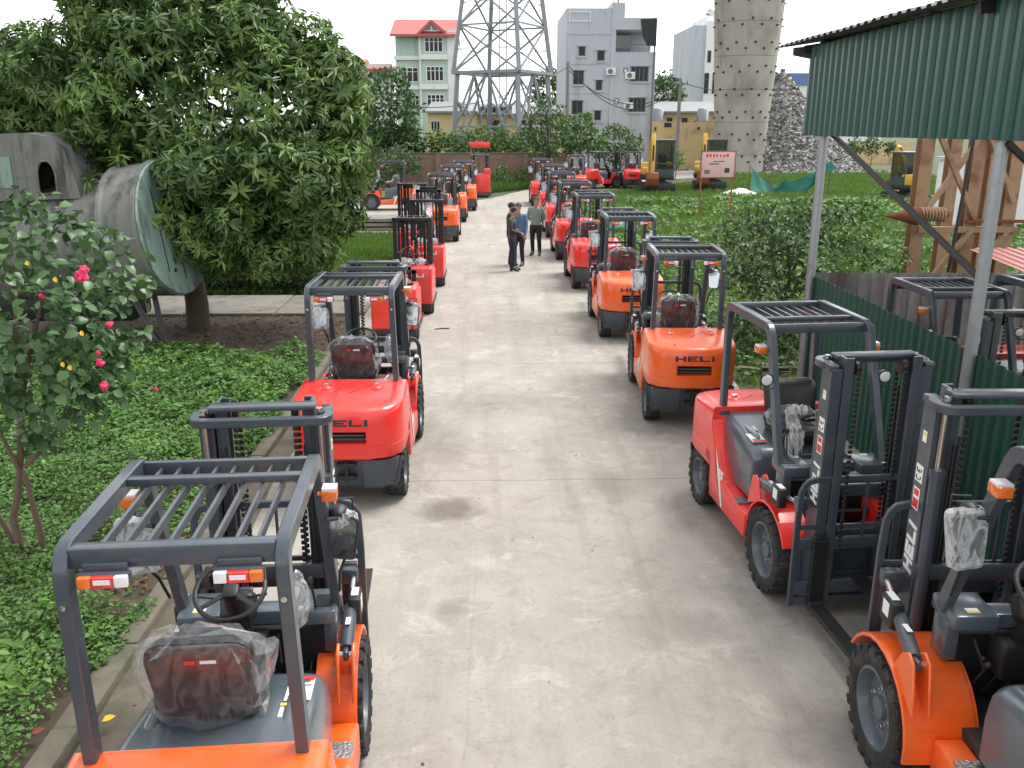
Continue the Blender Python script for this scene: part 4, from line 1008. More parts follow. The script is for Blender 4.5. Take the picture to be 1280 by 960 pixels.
# dead leaves and twigs on the bare soil under the tree
x_, y_ = scatter(9000, -9, -2.9, 6.4, 18.3); ok = ((y_ > 14.6) | ((x_ > -3.9) & (y_ < 8.4))) & (x_ > -.66 * y_ - 1); x_, y_ = x_[ok], y_[ok]; n = len(x_)
az = rng.random(n) * 6.283; L_ = .05 + .10 * rng.random(n)
tag(leaf_object('leaf_litter', np.stack([x_, y_, .025 + .02 * rng.random(n)], 1), np.stack([np.cos(az), np.sin(az), rng.normal(size=n) * .15], 1), np.stack([rng.normal(size=n) * .3, rng.normal(size=n) * .3, np.ones(n)], 1), L_, L_ * .3, 'dry', None, None, None), 'brown dead leaves lying on the bare soil under the mango tree', 'leaf litter', kind='stuff')
for k, (px, py, c) in enumerate(((127, 902, 'yellowleaf'), (38, 918, 'rustdark'), (114, 718, 'yellowleaf'))):
    q = np.array(at(px, py, 1).xy); g0 = Vector((0, 0, 3.9)); d = at(px, py, 1) - g0; q = g0 + d * ((.10 - 3.9) / d.z)
    tag(leaf_object('fallen_leaf', np.array([q[:]]), np.array([(.8, .5, .1)]), np.array([(0, -.3, 1)]), .09, .05, c, None, tuple(q), rich=True), ('fallen yellow leaf on the gutter beside the nearest forklift', 'fallen reddish leaf on the ground cover in the bottom left corner', 'small fallen yellow leaf on the soil by the hibiscus stems')[k], 'leaf')

# grit and dry leaf scraps on the lane, thicker along its edges
x_, y_ = scatter(3200, -2.6, 4.4, 3.5, 32); e_ = np.minimum(x_ + 2.6, 4.4 - x_); ok = rng.random(len(x_)) < np.clip(.035 + .9 * np.exp(-e_ / .25), 0, 1); ok &= ~((y_ > 12) & (x_ > 3.6)); x_, y_ = x_[ok], y_[ok]; n = len(x_); az = rng.random(n) * 6.283; L_ = .012 + .035 * rng.random(n) ** 2
tag(leaf_object('lane_litter', np.stack([x_, y_, np.full(n, .010)], 1), np.stack([np.cos(az), np.sin(az), rng.normal(size=n) * .1 + .05], 1), np.stack([rng.normal(size=n) * .2, rng.normal(size=n) * .2, np.ones(n)], 1), L_, L_ * .5, 'dry', None, None, None), 'scraps of dry leaf and grit scattered along the edges of the lane', 'litter', kind='stuff')

# --- lawn, hedge and picket fence behind the tree
def blades(name, x_, y_, h, w, mat, label, cat, z0=0.0, parent=None):
    n = len(x_); dv = np.stack([rng.normal(size=n) * .35, rng.normal(size=n) * .35, np.ones(n)], 1); nv = np.stack([rng.normal(size=n), rng.normal(size=n) - .5, np.zeros(n) + .3], 1)
    return tag(leaf_object(name, np.stack([x_, y_, np.full(n, z0)], 1), dv, nv, h * (.6 + .8 * rng.random(n)), w, mat, None, None, np.clip(.5 + .3 * fbm2(x_, y_, 1.1) + rng.normal(size=n) * .2, 0, 1), fold=.1, droop=.1), label, cat, kind='stuff')
x_, y_ = scatter(60000, -9.5, -2.8, 20.7, 32.5); blades('lawn_grass', x_, y_, .16, .035, 'grassb', 'short bright green grass on the lawn behind the garden path', 'grass')
hd = thing('hedge', 'low dark clipped hedge behind the garden path under the mango tree', 'hedge', (-6.4, 21.1, 0))
x_, y_, z_ = rng.uniform(-8.6, -4.0, 9000), rng.uniform(20.75, 21.5, 9000), rng.random(9000) ** .7 * .72
dv = rng.normal(size=(9000, 3)); o = leaf_object('foliage', np.stack([x_, y_, z_], 1), dv, rng.normal(size=(9000, 3)) + np.array((0, -.4, .8)), .09, .06, 'shrub', hd, (-6.4, 21.1, 0), rng.random(9000) * .6); o.location = (0, 0, 0)
pf = thing('picket_fence', 'dark weathered timber picket fence behind the low hedge', 'fence', (-7.6, 21.9, 0))
m = MB()
for k in range(24): m.bb((-1.5 + k * .13, -.02, 0), (-1.40 + k * .13, .0, 1.05 + random.uniform(-.04, .04)))
m.build('pickets', 'bark', pf)
m = MB(); m.bb((-1.55, 0.002, .3), (1.65, .04, .37)); m.bb((-1.55, .002, .8), (1.65, .04, .87)); m.build('rails', 'bark', pf)

# --- field on the right: crops, weeds and grass
x_, y_ = scatter(150000, 3.7, 30, 12.7, 57)
ok = (x_ < .66 * y_ + 2) & (rng.random(len(x_)) < np.clip(1.0 - (y_ - 12) / 85, .3, 1) * .75)
ok &= ~((x_ > 4.4) & (y_ < 13.2)) & ~((x_ < 4.3) & (y_ > 49.5))
rowm = (np.sin(y_ * 1.1 + .15 * x_) > -.55) | (y_ < 24)
brown = fbm2(x_, y_, .33, 3) < -.42
strip = (y_ > 32.5) & (y_ < 37.5)
ok &= (y_ < 46 + 2.5 * fbm2(x_, y_ * 0, .7)) & (y_ > 13) & rowm & ~(brown & (rng.random(len(x_)) < .75)) & ~(strip & (rng.random(len(x_)) < .85))
x_, y_ = x_[ok], y_[ok]; n = len(x_); hm = .12 + .20 * (fbm2(x_, y_, .8, 1) + .5).clip(0, 2)
az = rng.random(n) * 6.283; L_ = (.10 + .10 * rng.random(n)) * np.clip(y_ / 26, .8, 1.5)
tag(leaf_object('field_plants', np.stack([x_, y_, .02 + hm * rng.random(n) ** .6], 1), np.stack([np.cos(az), np.sin(az), rng.normal(size=n) * .3 + .2], 1), np.stack([rng.normal(size=n) * .4, rng.normal(size=n) * .4 - .2, np.ones(n)], 1), L_, L_ * .7, 'crop', None, None, np.clip(.45 + .3 * fbm2(x_, y_, .5, 7) + rng.normal(size=n) * .2, 0, 1)), 'bright green low crop plants covering the field on the right', 'crops', kind='stuff')
x_, y_ = scatter(85000, 3.8, 34, 12.7, 72); ok = (x_ < .66 * y_ + 2) & (x_ - 3.9 > np.clip(y_ - 48, 0, 20) * .75); blades('field_grass', x_[ok], y_[ok], .26, .05, 'grassb', 'thin green grass growing among the crops of the field', 'grass')
x_, y_ = scatter(16000, -1.5, 6, 49, 58.2); ok = (y_ > 50.5 + (x_ + 1.2) * 1.55) ; blades('verge_grass', x_[ok], y_[ok], .45, .07, 'grassb', 'long green grass on the verge at the foot of the brick wall', 'grass')

def bush(label, lobes, per, L0, mat, ratio=.6, name='shrub', trunk=None, cat='shrub', group=None, inner=.4):
    lb = []
    for px, py, Y_, r in lobes: q = at(px, py, Y_); lb.append((q.x, q.y, max(q.z, r * .35), r))
    bx, by = lb[0][0], lb[0][1]; base = (bx, by, 0)
    t = thing(name, label, cat, base, 0, group)
    cp, cd = lobes_leaves(lb, per, jitter=.25, inner=inner); cp = cp[cp[:, 2] > .03]; cd = rng.normal(size=cp.shape) + norm(cp - np.array((bx, by, lb[0][2]))) * .8
    n = len(cp); L_ = L0 * (.7 + .6 * rng.random(n)); tn = np.clip(rng.beta(1.8, 2.4, size=n) + .16 * np.sin(cp[:, 0] * 3.1 / lb[0][3] + cp[:, 2] * 4 / lb[0][3]), 0, 1)
    o = leaf_object('crown', cp, cd, rng.normal(size=cp.shape) * .6 + np.array((0, -.25, .9)), L_, L_ * ratio, mat, t, base, tn, droop=.15); o.location = (0, 0, 0)
    m = MB(); top = lb[0][2] + lb[0][3] * .3; r0 = trunk or .05
    limb(m, [(0, 0, -.05), (.05 * top, 0, top * .4), (0, .03, top)], r0, r0 * .5, 9)
    for (a, b, c, r) in lb[1:]: limb(m, [(0, 0, top * .35), ((a - bx) * .5, (b - by) * .5, top * .35 + (c - top * .35) * .6), (a - bx, b - by, c)], r0 * .5, r0 * .2, 7)
    m.build('trunk', 'bark', t)
    return t
bush('large leafy green shrub beside the shed post, behind the lettered orange forklift', ((985, 322, 16.6, .80), (935, 335, 15.8, .58), (1035, 308, 16.8, .66), (960, 390, 14.8, .48), (915, 300, 17.0, .38), (1000, 280, 17.4, .52), (948, 285, 17.2, .46), (930, 405, 14.6, .38), (1066, 280, 17.6, .5), (985, 425, 14.0, .34)), 85, .12, 'shrub', .62)
bush('pale leafy shrub at the foot of the shed post, right of the larger dark shrub', ((1080, 318, 15.2, .55), (1050, 345, 14.4, .45), (1105, 330, 15.0, .40), (1060, 300, 15.8, .4)), 110, .11, 'lightgreen', .6)
# trees and bushes before the houses
FT = 'trees and bushes in front of the houses'
for lb, L0, mat, per, lab, nm in (
    (((484, 122, 60, 1.5), (470, 140, 60, 1.3), (500, 140, 60, 1.2), (484, 155, 60, 1.4), (462, 160, 59, 1.0), (508, 160, 60, .8), (490, 105, 60, .9)), .34, 'fartree', 26, 'round green tree between the mango tree and the mint green house', 'tree'),
    (((683, 150, 57, 1.15), (672, 163, 57, .85), (694, 165, 57, .9), (684, 178, 56.8, 1.1), (682, 138, 57, .55)), .22, 'fartree', 45, 'dark round tree behind the right end of the brick wall', 'tree'),
    (((725, 165, 59, .9), (716, 176, 58.6, .8), (738, 172, 59, .8), (731, 153, 59.2, .5), (745, 182, 58.6, .7), (712, 160, 59, .5)), .30, 'lightgreen', 34, 'pale green bamboo clump left of the parked excavator, before the apartment house', 'bush'),
    (((768, 172, 60, .8), (758, 180, 60, .8), (780, 176, 60, .75), (792, 182, 60, .6), (770, 186, 59.6, .9)), .24, 'fartree', 40, 'dark bushes right before the grey apartment house, behind two red forklifts', 'bush'),
    (((692, 110, 96, 2.0), (680, 115, 96, 1.4), (704, 116, 96, 1.3)), .5, 'fartree', 16, 'distant tree seen between the lattice tower and the utility pole', 'tree'),
    (((829, 112, 100, 1.6), (840, 118, 100, 1.3), (820, 118, 100, 1.2)), .5, 'fartree', 16, 'distant tree in the gap between the grey apartment house and the white house', 'tree'),
    (((600, 176, 60.5, .85), (625, 175, 60.5, .85), (648, 178, 60.5, .85), (575, 178, 60.5, .85), (662, 182, 60.3, .7), (612, 184, 59.6, .6), (640, 186, 59.6, .6)), .26, 'lightgreen', 44, 'pale green scrub growing over the brick wall at the tower foot', 'bush'),
    (((480, 178, 61, 1.0), (500, 172, 61, .9), (462, 185, 60, 1.0), (520, 180, 60.8, .8), (545, 178, 60.8, .8), (450, 170, 61, 1.0)), .30, 'lightgreen', 30, 'pale green thicket left of the tower above the brick wall', 'bush'),
    (((500, 200, 56.5, .85), (482, 210, 56, .9), (515, 205, 56.8, .6), (465, 205, 56, .9)), .26, 'fartree', 34, 'dark creeper covered thicket at the left end of the brick wall', 'bush'),
    (((620, 222, 56.6, .45), (635, 226, 56, .4), (650, 220, 56.8, .5), (628, 214, 57.4, .4), (660, 214, 57.4, .4)), .2, 'lightgreen', 50, 'weedy green bushes at the foot of the brick wall by the bend', 'bush'),
    (((20, 120, 70, 2.5), (60, 130, 70, 2.5), (-10, 140, 70, 2.5)), .5, 'fartree', 10, 'distant trees half hidden behind the mango tree at the left edge', 'tree'),
    (((845, 195, 66, .5), (838, 200, 65, .45), (850, 203, 65, .4)), .2, 'lightgreen', 40, 'small weeds by the utility pole behind the excavator', 'bush'),
    (((1090, 182, 80, .7), (1070, 184, 80, .7), (1112, 184, 80, .6)), .3, 'fartree', 30, 'low bushes on the far edge of the field right of the rubble heap', 'bush')):
    bush(lab, lb, per, L0, mat, .6, nm, .10 if nm == 'tree' else .04, nm, FT, inner=.3)
# banana plants
for k, (px, Yb, hh) in enumerate(((522, 61.5, 3.0), (538, 62, 2.5), (497, 61, 2.9), (713, 60.2, 3.2), (749, 60.2, 2.6))):
    p = at(px, 200, Yb); t = thing('banana_plant', ('banana plant left of the lattice tower, nearest to the tower leg', 'smaller banana plant right beside the tower leg', 'banana plant at the left end of the brick wall', 'banana plant by the utility pole before the apartment house', 'banana plant right of the bamboo clump')[k] , 'banana plant', (p.x, Yb, 0), 0, 'banana plants behind the wall')
    n = 9; az = np.arange(n) * 2.4 + k; pos = np.tile((0, 0, hh * .62), (n, 1)).astype(float); dv = np.stack([np.cos(az) * .8, np.sin(az) * .8, np.full(n, .75) + rng.random(n) * .5], 1); nv = np.stack([-np.cos(az) * .6, -np.sin(az) * .6, np.ones(n)], 1)
    leaf_object('leaves', pos, dv, nv, 1.5, .42, 'lightgreen', t, None, None, fold=.12, droop=.55, rich=True)
    m = MB(); limb(m, [(0, 0, 0), (.03, 0, hh * .3), (0, 0, hh * .66)], .11, .06, 9); m.build('stem', 'lightgreen', t)

# ---------------------------------------------------------------- counterbalance forklift (origin on the ground under the front axle, forks towards +Y)
LANE = 'forklifts parked along the concrete lane'

def wheel(root, x, y, r, w, side, front=True):
    """side = +1 outer face towards +x"""
    z = r
    t = MB()
    hw = w / 2
    prof = [(r * .64, -hw * .80), (r * .70, -hw * .96), (r * .84, -hw), (r * .93, -hw * .93), (r * .965, -hw * .72), (r * .965, hw * .72), (r * .93, hw * .93), (r * .84, hw), (r * .70, hw * .96), (r * .64, hw * .80)]
    t.lathe(prof, (x, y, z), 'x', 40, closed=True)
    n = 20
    for k in range(n):                                       # tread lugs, alternately from the two shoulders
        a = 2 * math.pi * k / n
        for s in (-1, 1):
            aa = a + (0 if s > 0 else math.pi / n)
            rot = Matrix.Rotation(aa, 3, 'X')
            c = Vector((x + s * hw * .50, y, z)) + rot @ Vector((0, 0, r * .965))
            t.box(c, (hw * .98, 2 * math.pi * r / n * .60, r * .07), rot=rot @ Matrix.Rotation(s * .22, 3, 'Z'), bev=0.006, seg=1)
            c2 = Vector((x + s * hw * .97, y, z)) + rot @ Vector((0, 0, r * .925))
            t.box(c2, (hw * .10, 2 * math.pi * r / n * .55, r * .10), rot=rot, bev=0.004, seg=1)
    ty = t.build('tyre', 'tyre', root)
    m = MB(); e = side
    rp = [(r * .655, -hw * .8 * e), (r * .655, hw * .78 * e), (r * .66, hw * .86 * e), (r * .61, hw * .88 * e), (r * .565, hw * .62 * e), (r * .54, hw * .30 * e), (r * .40, hw * .22 * e), (r * .34, hw * .34 * e), (r * .20, hw * .40 * e), (r * .18, hw * .62 * e), (r * .02, hw * .64 * e)]
    m.lathe(rp, (x, y, z), 'x', 32)
    b = m
    for k in range(6):
        a = 2 * math.pi * k / 6 + .3
        cy, cz = y + math.cos(a) * r * .31, z + math.sin(a) * r * .31
        b.lathe([(.019, hw * .30 * e), (.019, hw * .46 * e), (.011, hw * .47 * e), (.010, hw * .56 * e)], (x, cy, cz), 'x', 6, mi=1)
    m.build('rim', ['rim', 'steel'], ty)
    return ty

def counterweight(root, paint):
    m = MB()
    def plan(sx, y0, yr, zf):
        """half outline from front to rear, mirrored; zf(y)->z"""
        h = [(sx, y0), (sx, -1.62), (sx, -1.98)]
        for k in range(1, 6):
            a = R(90 * k / 5)
            h.append((sx - .26 * (1 - math.cos(a)), -1.98 + (yr * .985 + 1.98) * math.sin(a)))
        h.append((.25, yr))
        pts = h + [(-a, b) for a, b in h[::-1]]
        return [(a, b, zf(b)) for a, b in pts]
    rise = lambda y: max(0.0, (y + 2.40)) * .10
    levels = [(.572, -1.46, -2.32, .565, 0), (.585, -1.46, -2.355, .59, 0), (.585, -1.46, -2.36, .715, 0), (.581, -1.462, -2.356, .718, 0), (.581, -1.462, -2.356, .726, 0), (.585, -1.46, -2.36, .729, 0), (.586, -1.46, -2.362, .90, .0), (.585, -1.46, -2.355, 1.04, .5), (.578, -1.463, -2.34, 1.075, .9), (.560, -1.47, -2.315, 1.097, 1.0), (.52, -1.49, -2.26, 1.108, 1.0), (.40, -1.52, -2.12, 1.112, 1.05), (.25, -1.56, -1.95, 1.113, 1.1)]
    rings = [plan(a, b, c, (lambda z, f: (lambda y: z + rise(y) * f))(z, f)) for a, b, c, z, f in levels]
    nseg = len(rings[0]); j = nseg // 2 - 1                   # the rear centre quad
    m.loft(rings, skip={(5, j)})
    # recess for the vent
    A = rings[5][j], rings[5][j + 1], rings[6][j + 1], rings[6][j]
    xo, zi0, zi1 = .225, .755, .885
    inner = [(xo, -2.355, zi0), (-xo, -2.355, zi0), (-xo, -2.355, zi1), (xo, -2.355, zi1)]
    deep = [(a, b + .16, c) for a, b, c in inner]
    m.faces(list(A) + inner + deep, [(0, 1, 5, 4), (1, 2, 6, 5), (2, 3, 7, 6), (3, 0, 4, 7), (4, 5, 9, 8), (5, 6, 10, 9), (6, 7, 11, 10), (7, 4, 8, 11)])
    m.faces(deep, [(0, 1, 2, 3)], mi=1)
    # shut line round the weight
    bmesh.ops.remove_doubles(m.bm, verts=m.bm.verts, dist=1e-4)
    # recessed front of the weight behind the hood, lifting lugs
    for x in (-.27, .27):
        m.sphere((x, -1.74, 1.17), .085, (1, 1.15, .55), mi=0)
    cw = m.build('counterweight', [paint, 'black'], root, angle=45)
    g = MB()
    g.bb((-.22, -2.30, .775), (.22, -2.285, .80), mi=0); g.tube([(-.20, -2.30, .83), (.20, -2.30, .83)], .012)
    g.build('vent_grille', 'grey', cw)
    for x in (-.27, .27):
        b = MB(); b.lathe([(.035, 0), (.035, .018), (.02, .024), (.001, .024)], (x, -1.74, 1.212), 'z', 12)
        b.build('lifting_bolt', 'steel', cw)
    lt = MB(); lt.word('HELI', (-.255, -2.357, .945), (1, 0, 0), (0, .05, 1), .072, wide=1.9, gap=.14, stroke=.26)
    lt.build('rear_lettering', 'ink', cw)
    # dark lower part with rear wheel clearance and tow pin
    d = MB()
    sec = lambda z, x, yr: [(x, -2.17, z), (x, yr + .20, z), (x - .05, yr + .08, z), (x - .16, yr + .015, z), (.17, yr, z), (.17, yr + .05, z), (-.17, yr + .05, z), (-.17, yr, z), (-x + .16, yr + .015, z), (-x + .05, yr + .08, z), (-x, yr + .20, z), (-x, -2.17, z)]
    d.loft([sec(.22, .50, -2.24), sec(.27, .53, -2.285), (sec(.50, .565, -2.315)), sec(.562, .568, -2.325)])
    d.bb((-.33, -2.17, .24), (.33, -1.40, .563))
    d.build('counterweight_skirt', 'grey', cw, angle=35)
    tp = MB(); tp.tube([(0, -2.30, .33), (0, -2.30, .55)], .022); tp.bb((-.10, -2.325, .35), (.10, -2.25, .39)); tp.bb((-.10, -2.325, .49), (.10, -2.25, .53))
    tp.build('tow_pin', 'black', cw)
    return cw

def chassis(root, paint, side_mark=True):
    m = MB()
    m.bb((-.37, -1.44, .25), (.37, .28, .50), bev=.01)
    poly = [(-1.60, 1.16), (-1.44, 1.05), (-1.16, .66), (-1.04, .555), (-.60, .50), (-.44, .50), (-.44, .27), (-1.42, .27), (-1.455, .42), (-1.455, .60), (-1.60, .62)]
    for s in (-1, 1):
        a, b = (s * .42, s * .585)
        m.prism(poly, 'x', min(a, b), max(a, b), bev=.016)
        # fender: arched sheet with a flange and a turned-up inner wall
        n = 12; ro = .445
        top, bot = [], []
        arcp = [(ro * math.cos(R(t)), .37 + ro * math.sin(R(t)) * .98) for t in np.linspace(28, 186, n)]
        for (y, z) in arcp: top.append((y, z))
        ring = top + [(y * .955, .37 + (z - .37) * .945) for y, z in top[::-1]]
        xa, xb = sorted((s * .335, s * (.572 + WIDE[0] * 1.1)))
        m.prism(ring, 'x', xa, xb, bev=.004, seg=1)
        m.prism([(-.46, .30)] + [(y, z) for y, z in top[::-1]] + [(.36, .30)], 'x', *sorted((s * .325, s * .345)))
        # tilt cylinder bracket ears
        for dx in (.462 + WIDE[0], .552 + WIDE[0]):
            m.prism([(-.44, .62), (-.15, .76), (-.23, .90), (-.30, .945), (-.37, .91)], 'x', *sorted((s * dx, s * (dx + .018))), bev=.004, seg=1)
    ch = m.build('chassis', paint, root, angle=40)
    for s in (-1, 1):
        st = MB(); st.bb(*[(min(s * .44, s * .575), -.99, .51), (max(s * .44, s * .575), -.64, .522)])
        st.build('step_plate', 'tread', ch)
    f = MB(); f.bb((-.30, .282, .22), (.30, .36, .60), bev=.01); f.build('front_plate', 'grey', ch)
    f = MB()
    f.bb((-.42, -1.02, .50), (.42, -.10, .545)); f.box((0, -.03, .64), (.66, .24, .03), rot=(R(48), 0, 0))
    f.build('floor_mat', 'mat', ch)
    for x in (.02, .16, .28):
        f = MB(); f.box((x, -.22, .66), (.075, .09, .02), rot=(R(40), 0, 0), bev=.006); f.tube([(x, -.20, .66), (x, -.06, .78)], .01)
        f.build('pedal', 'black', ch)
    if side_mark:
        for s in (-1, 1):
            o = s * .5875; d = MB()
            d.faces([(o, -1.30, .86), (o, -1.14, .60), (o, -1.02, .30), (o, -1.06, .30), (o, -1.20, .58)], [(0, 1, 2, 3, 4)], 0)
            d.faces([(o, -1.36, .90), (o, -1.24, .62), (o, -1.13, .40), (o, -1.14, .43), (o, -1.27, .64)], [(0, 1, 2, 3, 4)], 1)
            d.word('35', (o + s * .001, -1.20 if s > 0 else -1.02, .57), (0, s, 0), (0, 0, 1), .085, depth=.002, mi=0, wide=.75, shear=.2)
            d.build('side_emblem', ['white', 'ink'], ch, fix=False)
    return ch

def hood(root):
    m = MB()
    def ring(y, w0, w1, z1, zr):
        pts = [(w0, y, .56), (w0 + .005, y, .80), (w0 - .005, y, z1 - .12)]
        for k in range(1, 5):
            a = R(90 * k / 4); pts.append((w1 + (w0 - .005 - w1) * math.cos(a), y, z1 - .12 + .12 * math.sin(a) + zr * k / 4))
        pts.append((w1 * .5, y, z1 + zr + .006))
        return pts + [(-a, b, c) for a, b, c in pts[::-1]]
    m.loft([ring(-1.49, .475, .38, 1.115, .02), ring(-1.30, .475, .38, 1.10, .01), ring(-1.0, .472, .37, 1.06, .0), ring(-.72, .465, .36, 1.03, .0), ring(-.665, .46, .34, 1.01, -.01), ring(-.640, .42, .30, .975, -.01)])
    for x in (-.33, .33):                                    # raised ribs along the hood
        m.sphere((x, -1.15, 1.075), .1, (.42, 3.0, .22))
    h = m.build('hood', 'hood', root, angle=40)
    s = MB()
    s.box((.345, -.90, 1.062), (.135, .20, .003), mi=0, rot=(R(-4), R(0), 0)); s.box((.345, -.808, 1.068), (.135, .022, .004), mi=2, rot=(R(-4), 0, 0))
    s2 = MB(); s2.box((.315, -1.10, 1.083), (.085, .11, .003), mi=0, rot=(R(-4), 0, 0)); s2.box((.315, -1.053, 1.088), (.085, .022, .004), mi=1, rot=(R(-4), 0, 0))
    for k in range(5):
        s.box((.345 + (k % 2) * .02, -.835 - .03 * k, 1.0655 - .002 * k), (.09 - .02 * (k % 2), .006, .003), mi=3, rot=(R(-4), 0, 0))
    for q_ in (s, s2): q_.build('hood_sticker', ['white', 'yellowst', 'redst', 'ink'], h)
    return h

def seat(root, bag=True, bagmat='wrap', tight=1.0):
    m = MB()
    m.box((-.06, -.90, 1.14), (.50, .50, .12), bev=.045, seg=3)
    m.bb((-.16, -1.1, 1.06), (.12, -.75, 1.09))
    for s in (-1, 1): m.box((-.06 + s * .23, -.92, 1.19), (.06, .46, .08), bev=.025, seg=3)
    st = m.build('seat', 'seatblk', root)
    b = MB()
    # back cushion and its shaped rear shell
    def prof(w, z0, z1, r):
        pts = []
        for cx, cz, a0 in ((w - r, z1 - r, 0), (-w + r, z1 - r, 90), (-w * .9 + r, z0 + r, 180), (w * .9 - r, z0 + r, 270)):
            for k in range(5):
                a = R(a0 + 90 * k / 4); pts.append((cx + r * math.cos(a), cz + r * math.sin(a)))
        return pts
    tilt = lambda z: -1.13 - (z - 1.1) * .16
    def rg(w, z0, z1, r, dy): return [(x - .06, tilt(z) + dy, z) for x, z in prof(w, z0, z1, r)]
    b.loft([rg(.20, 1.14, 1.50, .07, .11), rg(.25, 1.10, 1.55, .09, .07), rg(.26, 1.09, 1.56, .09, .02), rg(.255, 1.09, 1.555, .09, .0)])
    bk = b.build('backrest', 'seatblk', st)
    c = MB()
    c.loft([rg(.252, 1.095, 1.55, .09, .001), rg(.252, 1.095, 1.55, .09, -.018), rg(.225, 1.12, 1.525, .08, -.032)])
    sh = c.build('backrest_shell', 'seatback', bk)
    d = MB()
    d.box((-.095, tilt(1.46) - .0335, 1.46), (.05, .004, .022), rot=(R(9), 0, 0), bev=.001, mi=1); d.box((-.01, tilt(1.46) - .0335, 1.462), (.075, .004, .018), rot=(R(9), 0, 0), mi=0)
    d.build('shell_sticker', ['white', 'redst'], bk)
    if bag:
        w = MB()
        rings = []
        for k, z in enumerate(np.linspace(1.06, 1.60, 10)):
            f = math.sin(math.pi * min(1, max(0.0, (z - .98) / .68))) ** .35
            ry = (.17 if z > 1.3 else .30) * f * tight; rx = .315 * f * tight; cy = tilt(z) + (.06 if z > 1.3 else .17)
            if k == 9: rx, ry = rx * .65, ry * .5
            rg_ = []
            for j in range(28):
                a = 2 * math.pi * j / 28
                q = 1 + random.uniform(-.045, .045) + .07 * math.sin(5 * a + z * 9) + .05 * math.sin(11 * a - z * 17) + .03 * math.sin(17 * a + z * 31)
                ca, sa = math.cos(a), math.sin(a)
                rg_.append((-.07 + rx * q * math.copysign(abs(ca) ** .7, ca), cy + ry * q * math.copysign(abs(sa) ** .7, sa) - .02, z + .016 * math.sin(7 * a + k) + random.uniform(-.010, .010)))
            rings.append(rg_)
        w.loft(rings)
        w.build('seat_wrap', bagmat, st, angle=14)
    return st

def guard(root, slats=8):
    m = MB()
    for s in (-1, 1):
        path = [(s * .462, -1.515, 1.10), (s * .446, -1.560, 2.10)] + [(s * .445, y, z) for _, y, z in arc((-1.47, 2.125), .085, 172, 95, 5)] + \
               [(s * .445, y, z) for _, y, z in arc((-.61, 2.09), .12, 88, 20, 5)] + [(s * .455, -.10, 1.11)]
        m.bar(path, .058, .085, (1, 0, 0))
    m.bb((-.416, -1.555, 2.145), (.416, -1.485, 2.236), bev=.006)
    m.bb((-.416, -.835, 2.205), (.416, -.780, 2.243), bev=.004)
    m.bb((-.416, -.585, 2.150), (.416, -.545, 2.232), bev=.004)
    g = m.build('guard_frame', 'grey', root, angle=30)
    t = MB()
    for k in range(slats):
        xx = -.416 + .832 * (k + 1) / (slats + 1)
        t.bb((xx - .008, -1.485, 2.160), (xx + .008, -.585, 2.204), bev=.002, seg=1)
    t.build('roof_slats', 'grey', g, angle=30)
    for s in (-1, 1):
        f = MB(); f.box((s * .462, -1.52, 1.13), (.11, .13, .05), bev=.01)
        f.build('guard_foot', 'grey', g)
        bt = MB(); bt.lathe([(.014, 0), (.014, -.016), (.001, -.018)], (s * .446, -1.598, 2.0), 'y', 8)
        bt.build('guard_bolt', 'steel', g)
    return g

def lamps(root):
    for s in (-1, 1):
        m = MB(); xc = s * .27
        m.bb((xc - .105, -1.60, 2.085), (xc + .105, -1.572, 2.145), bev=.004)
        m.bb((xc - .09, -1.575, 2.14), (xc + .09, -1.54, 2.175), bev=.004)
        h = m.build('rear_lamp', 'grey', root)
        n = MB()
        seg = [('a', .10, .045), ('r', .045, -.045), ('w', -.045, -.10)]
        for k, (q, a, b) in enumerate(seg):
            x0, x1 = sorted((xc + s * a, xc + s * b))
            n.bb((x0, -1.625, 2.09), (x1, -1.598, 2.14), bev=.006, mi=k)
        n.bb((xc - .033, -1.629, 2.108), (xc + .033, -1.622, 2.128), mi=2)
        n.build('lamp_lens', ['amber', 'redlens', 'clearlens'], h)
        # front lamps on the guard legs
        m = MB()
        m.lathe([(.03, -.04), (.052, -.015), (.058, .03), (.052, .04)], (s * .53, -.36, 1.80), 'y', 18)
        m.tube([(s * .46, -.42, 1.80), (s * .53, -.40, 1.80)], .012)
        h = m.build('headlamp', 'black', root)
        n = MB(); n.lathe([(.051, .036), (.04, .048), (.001, .054)], (s * .53, -.36, 1.80), 'y', 18)
        n.build('lamp_lens', 'clearlens', h)
        n = MB(); n.tube([(s * .48, -.30, 1.74), (s * .54, -.28, 1.725), (s * .60, -.28, 1.74), (s * .60, -.28, 1.87), (s * .52, -.32, 1.88)], .007)
        n.build('lamp_guard', 'black', h)
        m = MB(); m.bb((s * .515 - .04, -.60, 1.985), (s * .515 + .04, -.52, 2.045), bev=.008, mi=0)
        m.bb((s * .515 - .038, -.52, 1.988), (s * .515 + .038, -.497, 2.042), bev=.006, mi=1)
        m.bb((s * .515 - .038, -.51, 2.043), (s * .515 + .038, -.59, 2.057), mi=2)
        m.tube([(s * .45, -.55, 2.015), (s * .50, -.55, 2.015)], .012)
        m.build('turn_signal', ['amber', 'amber', 'clearlens'], root)

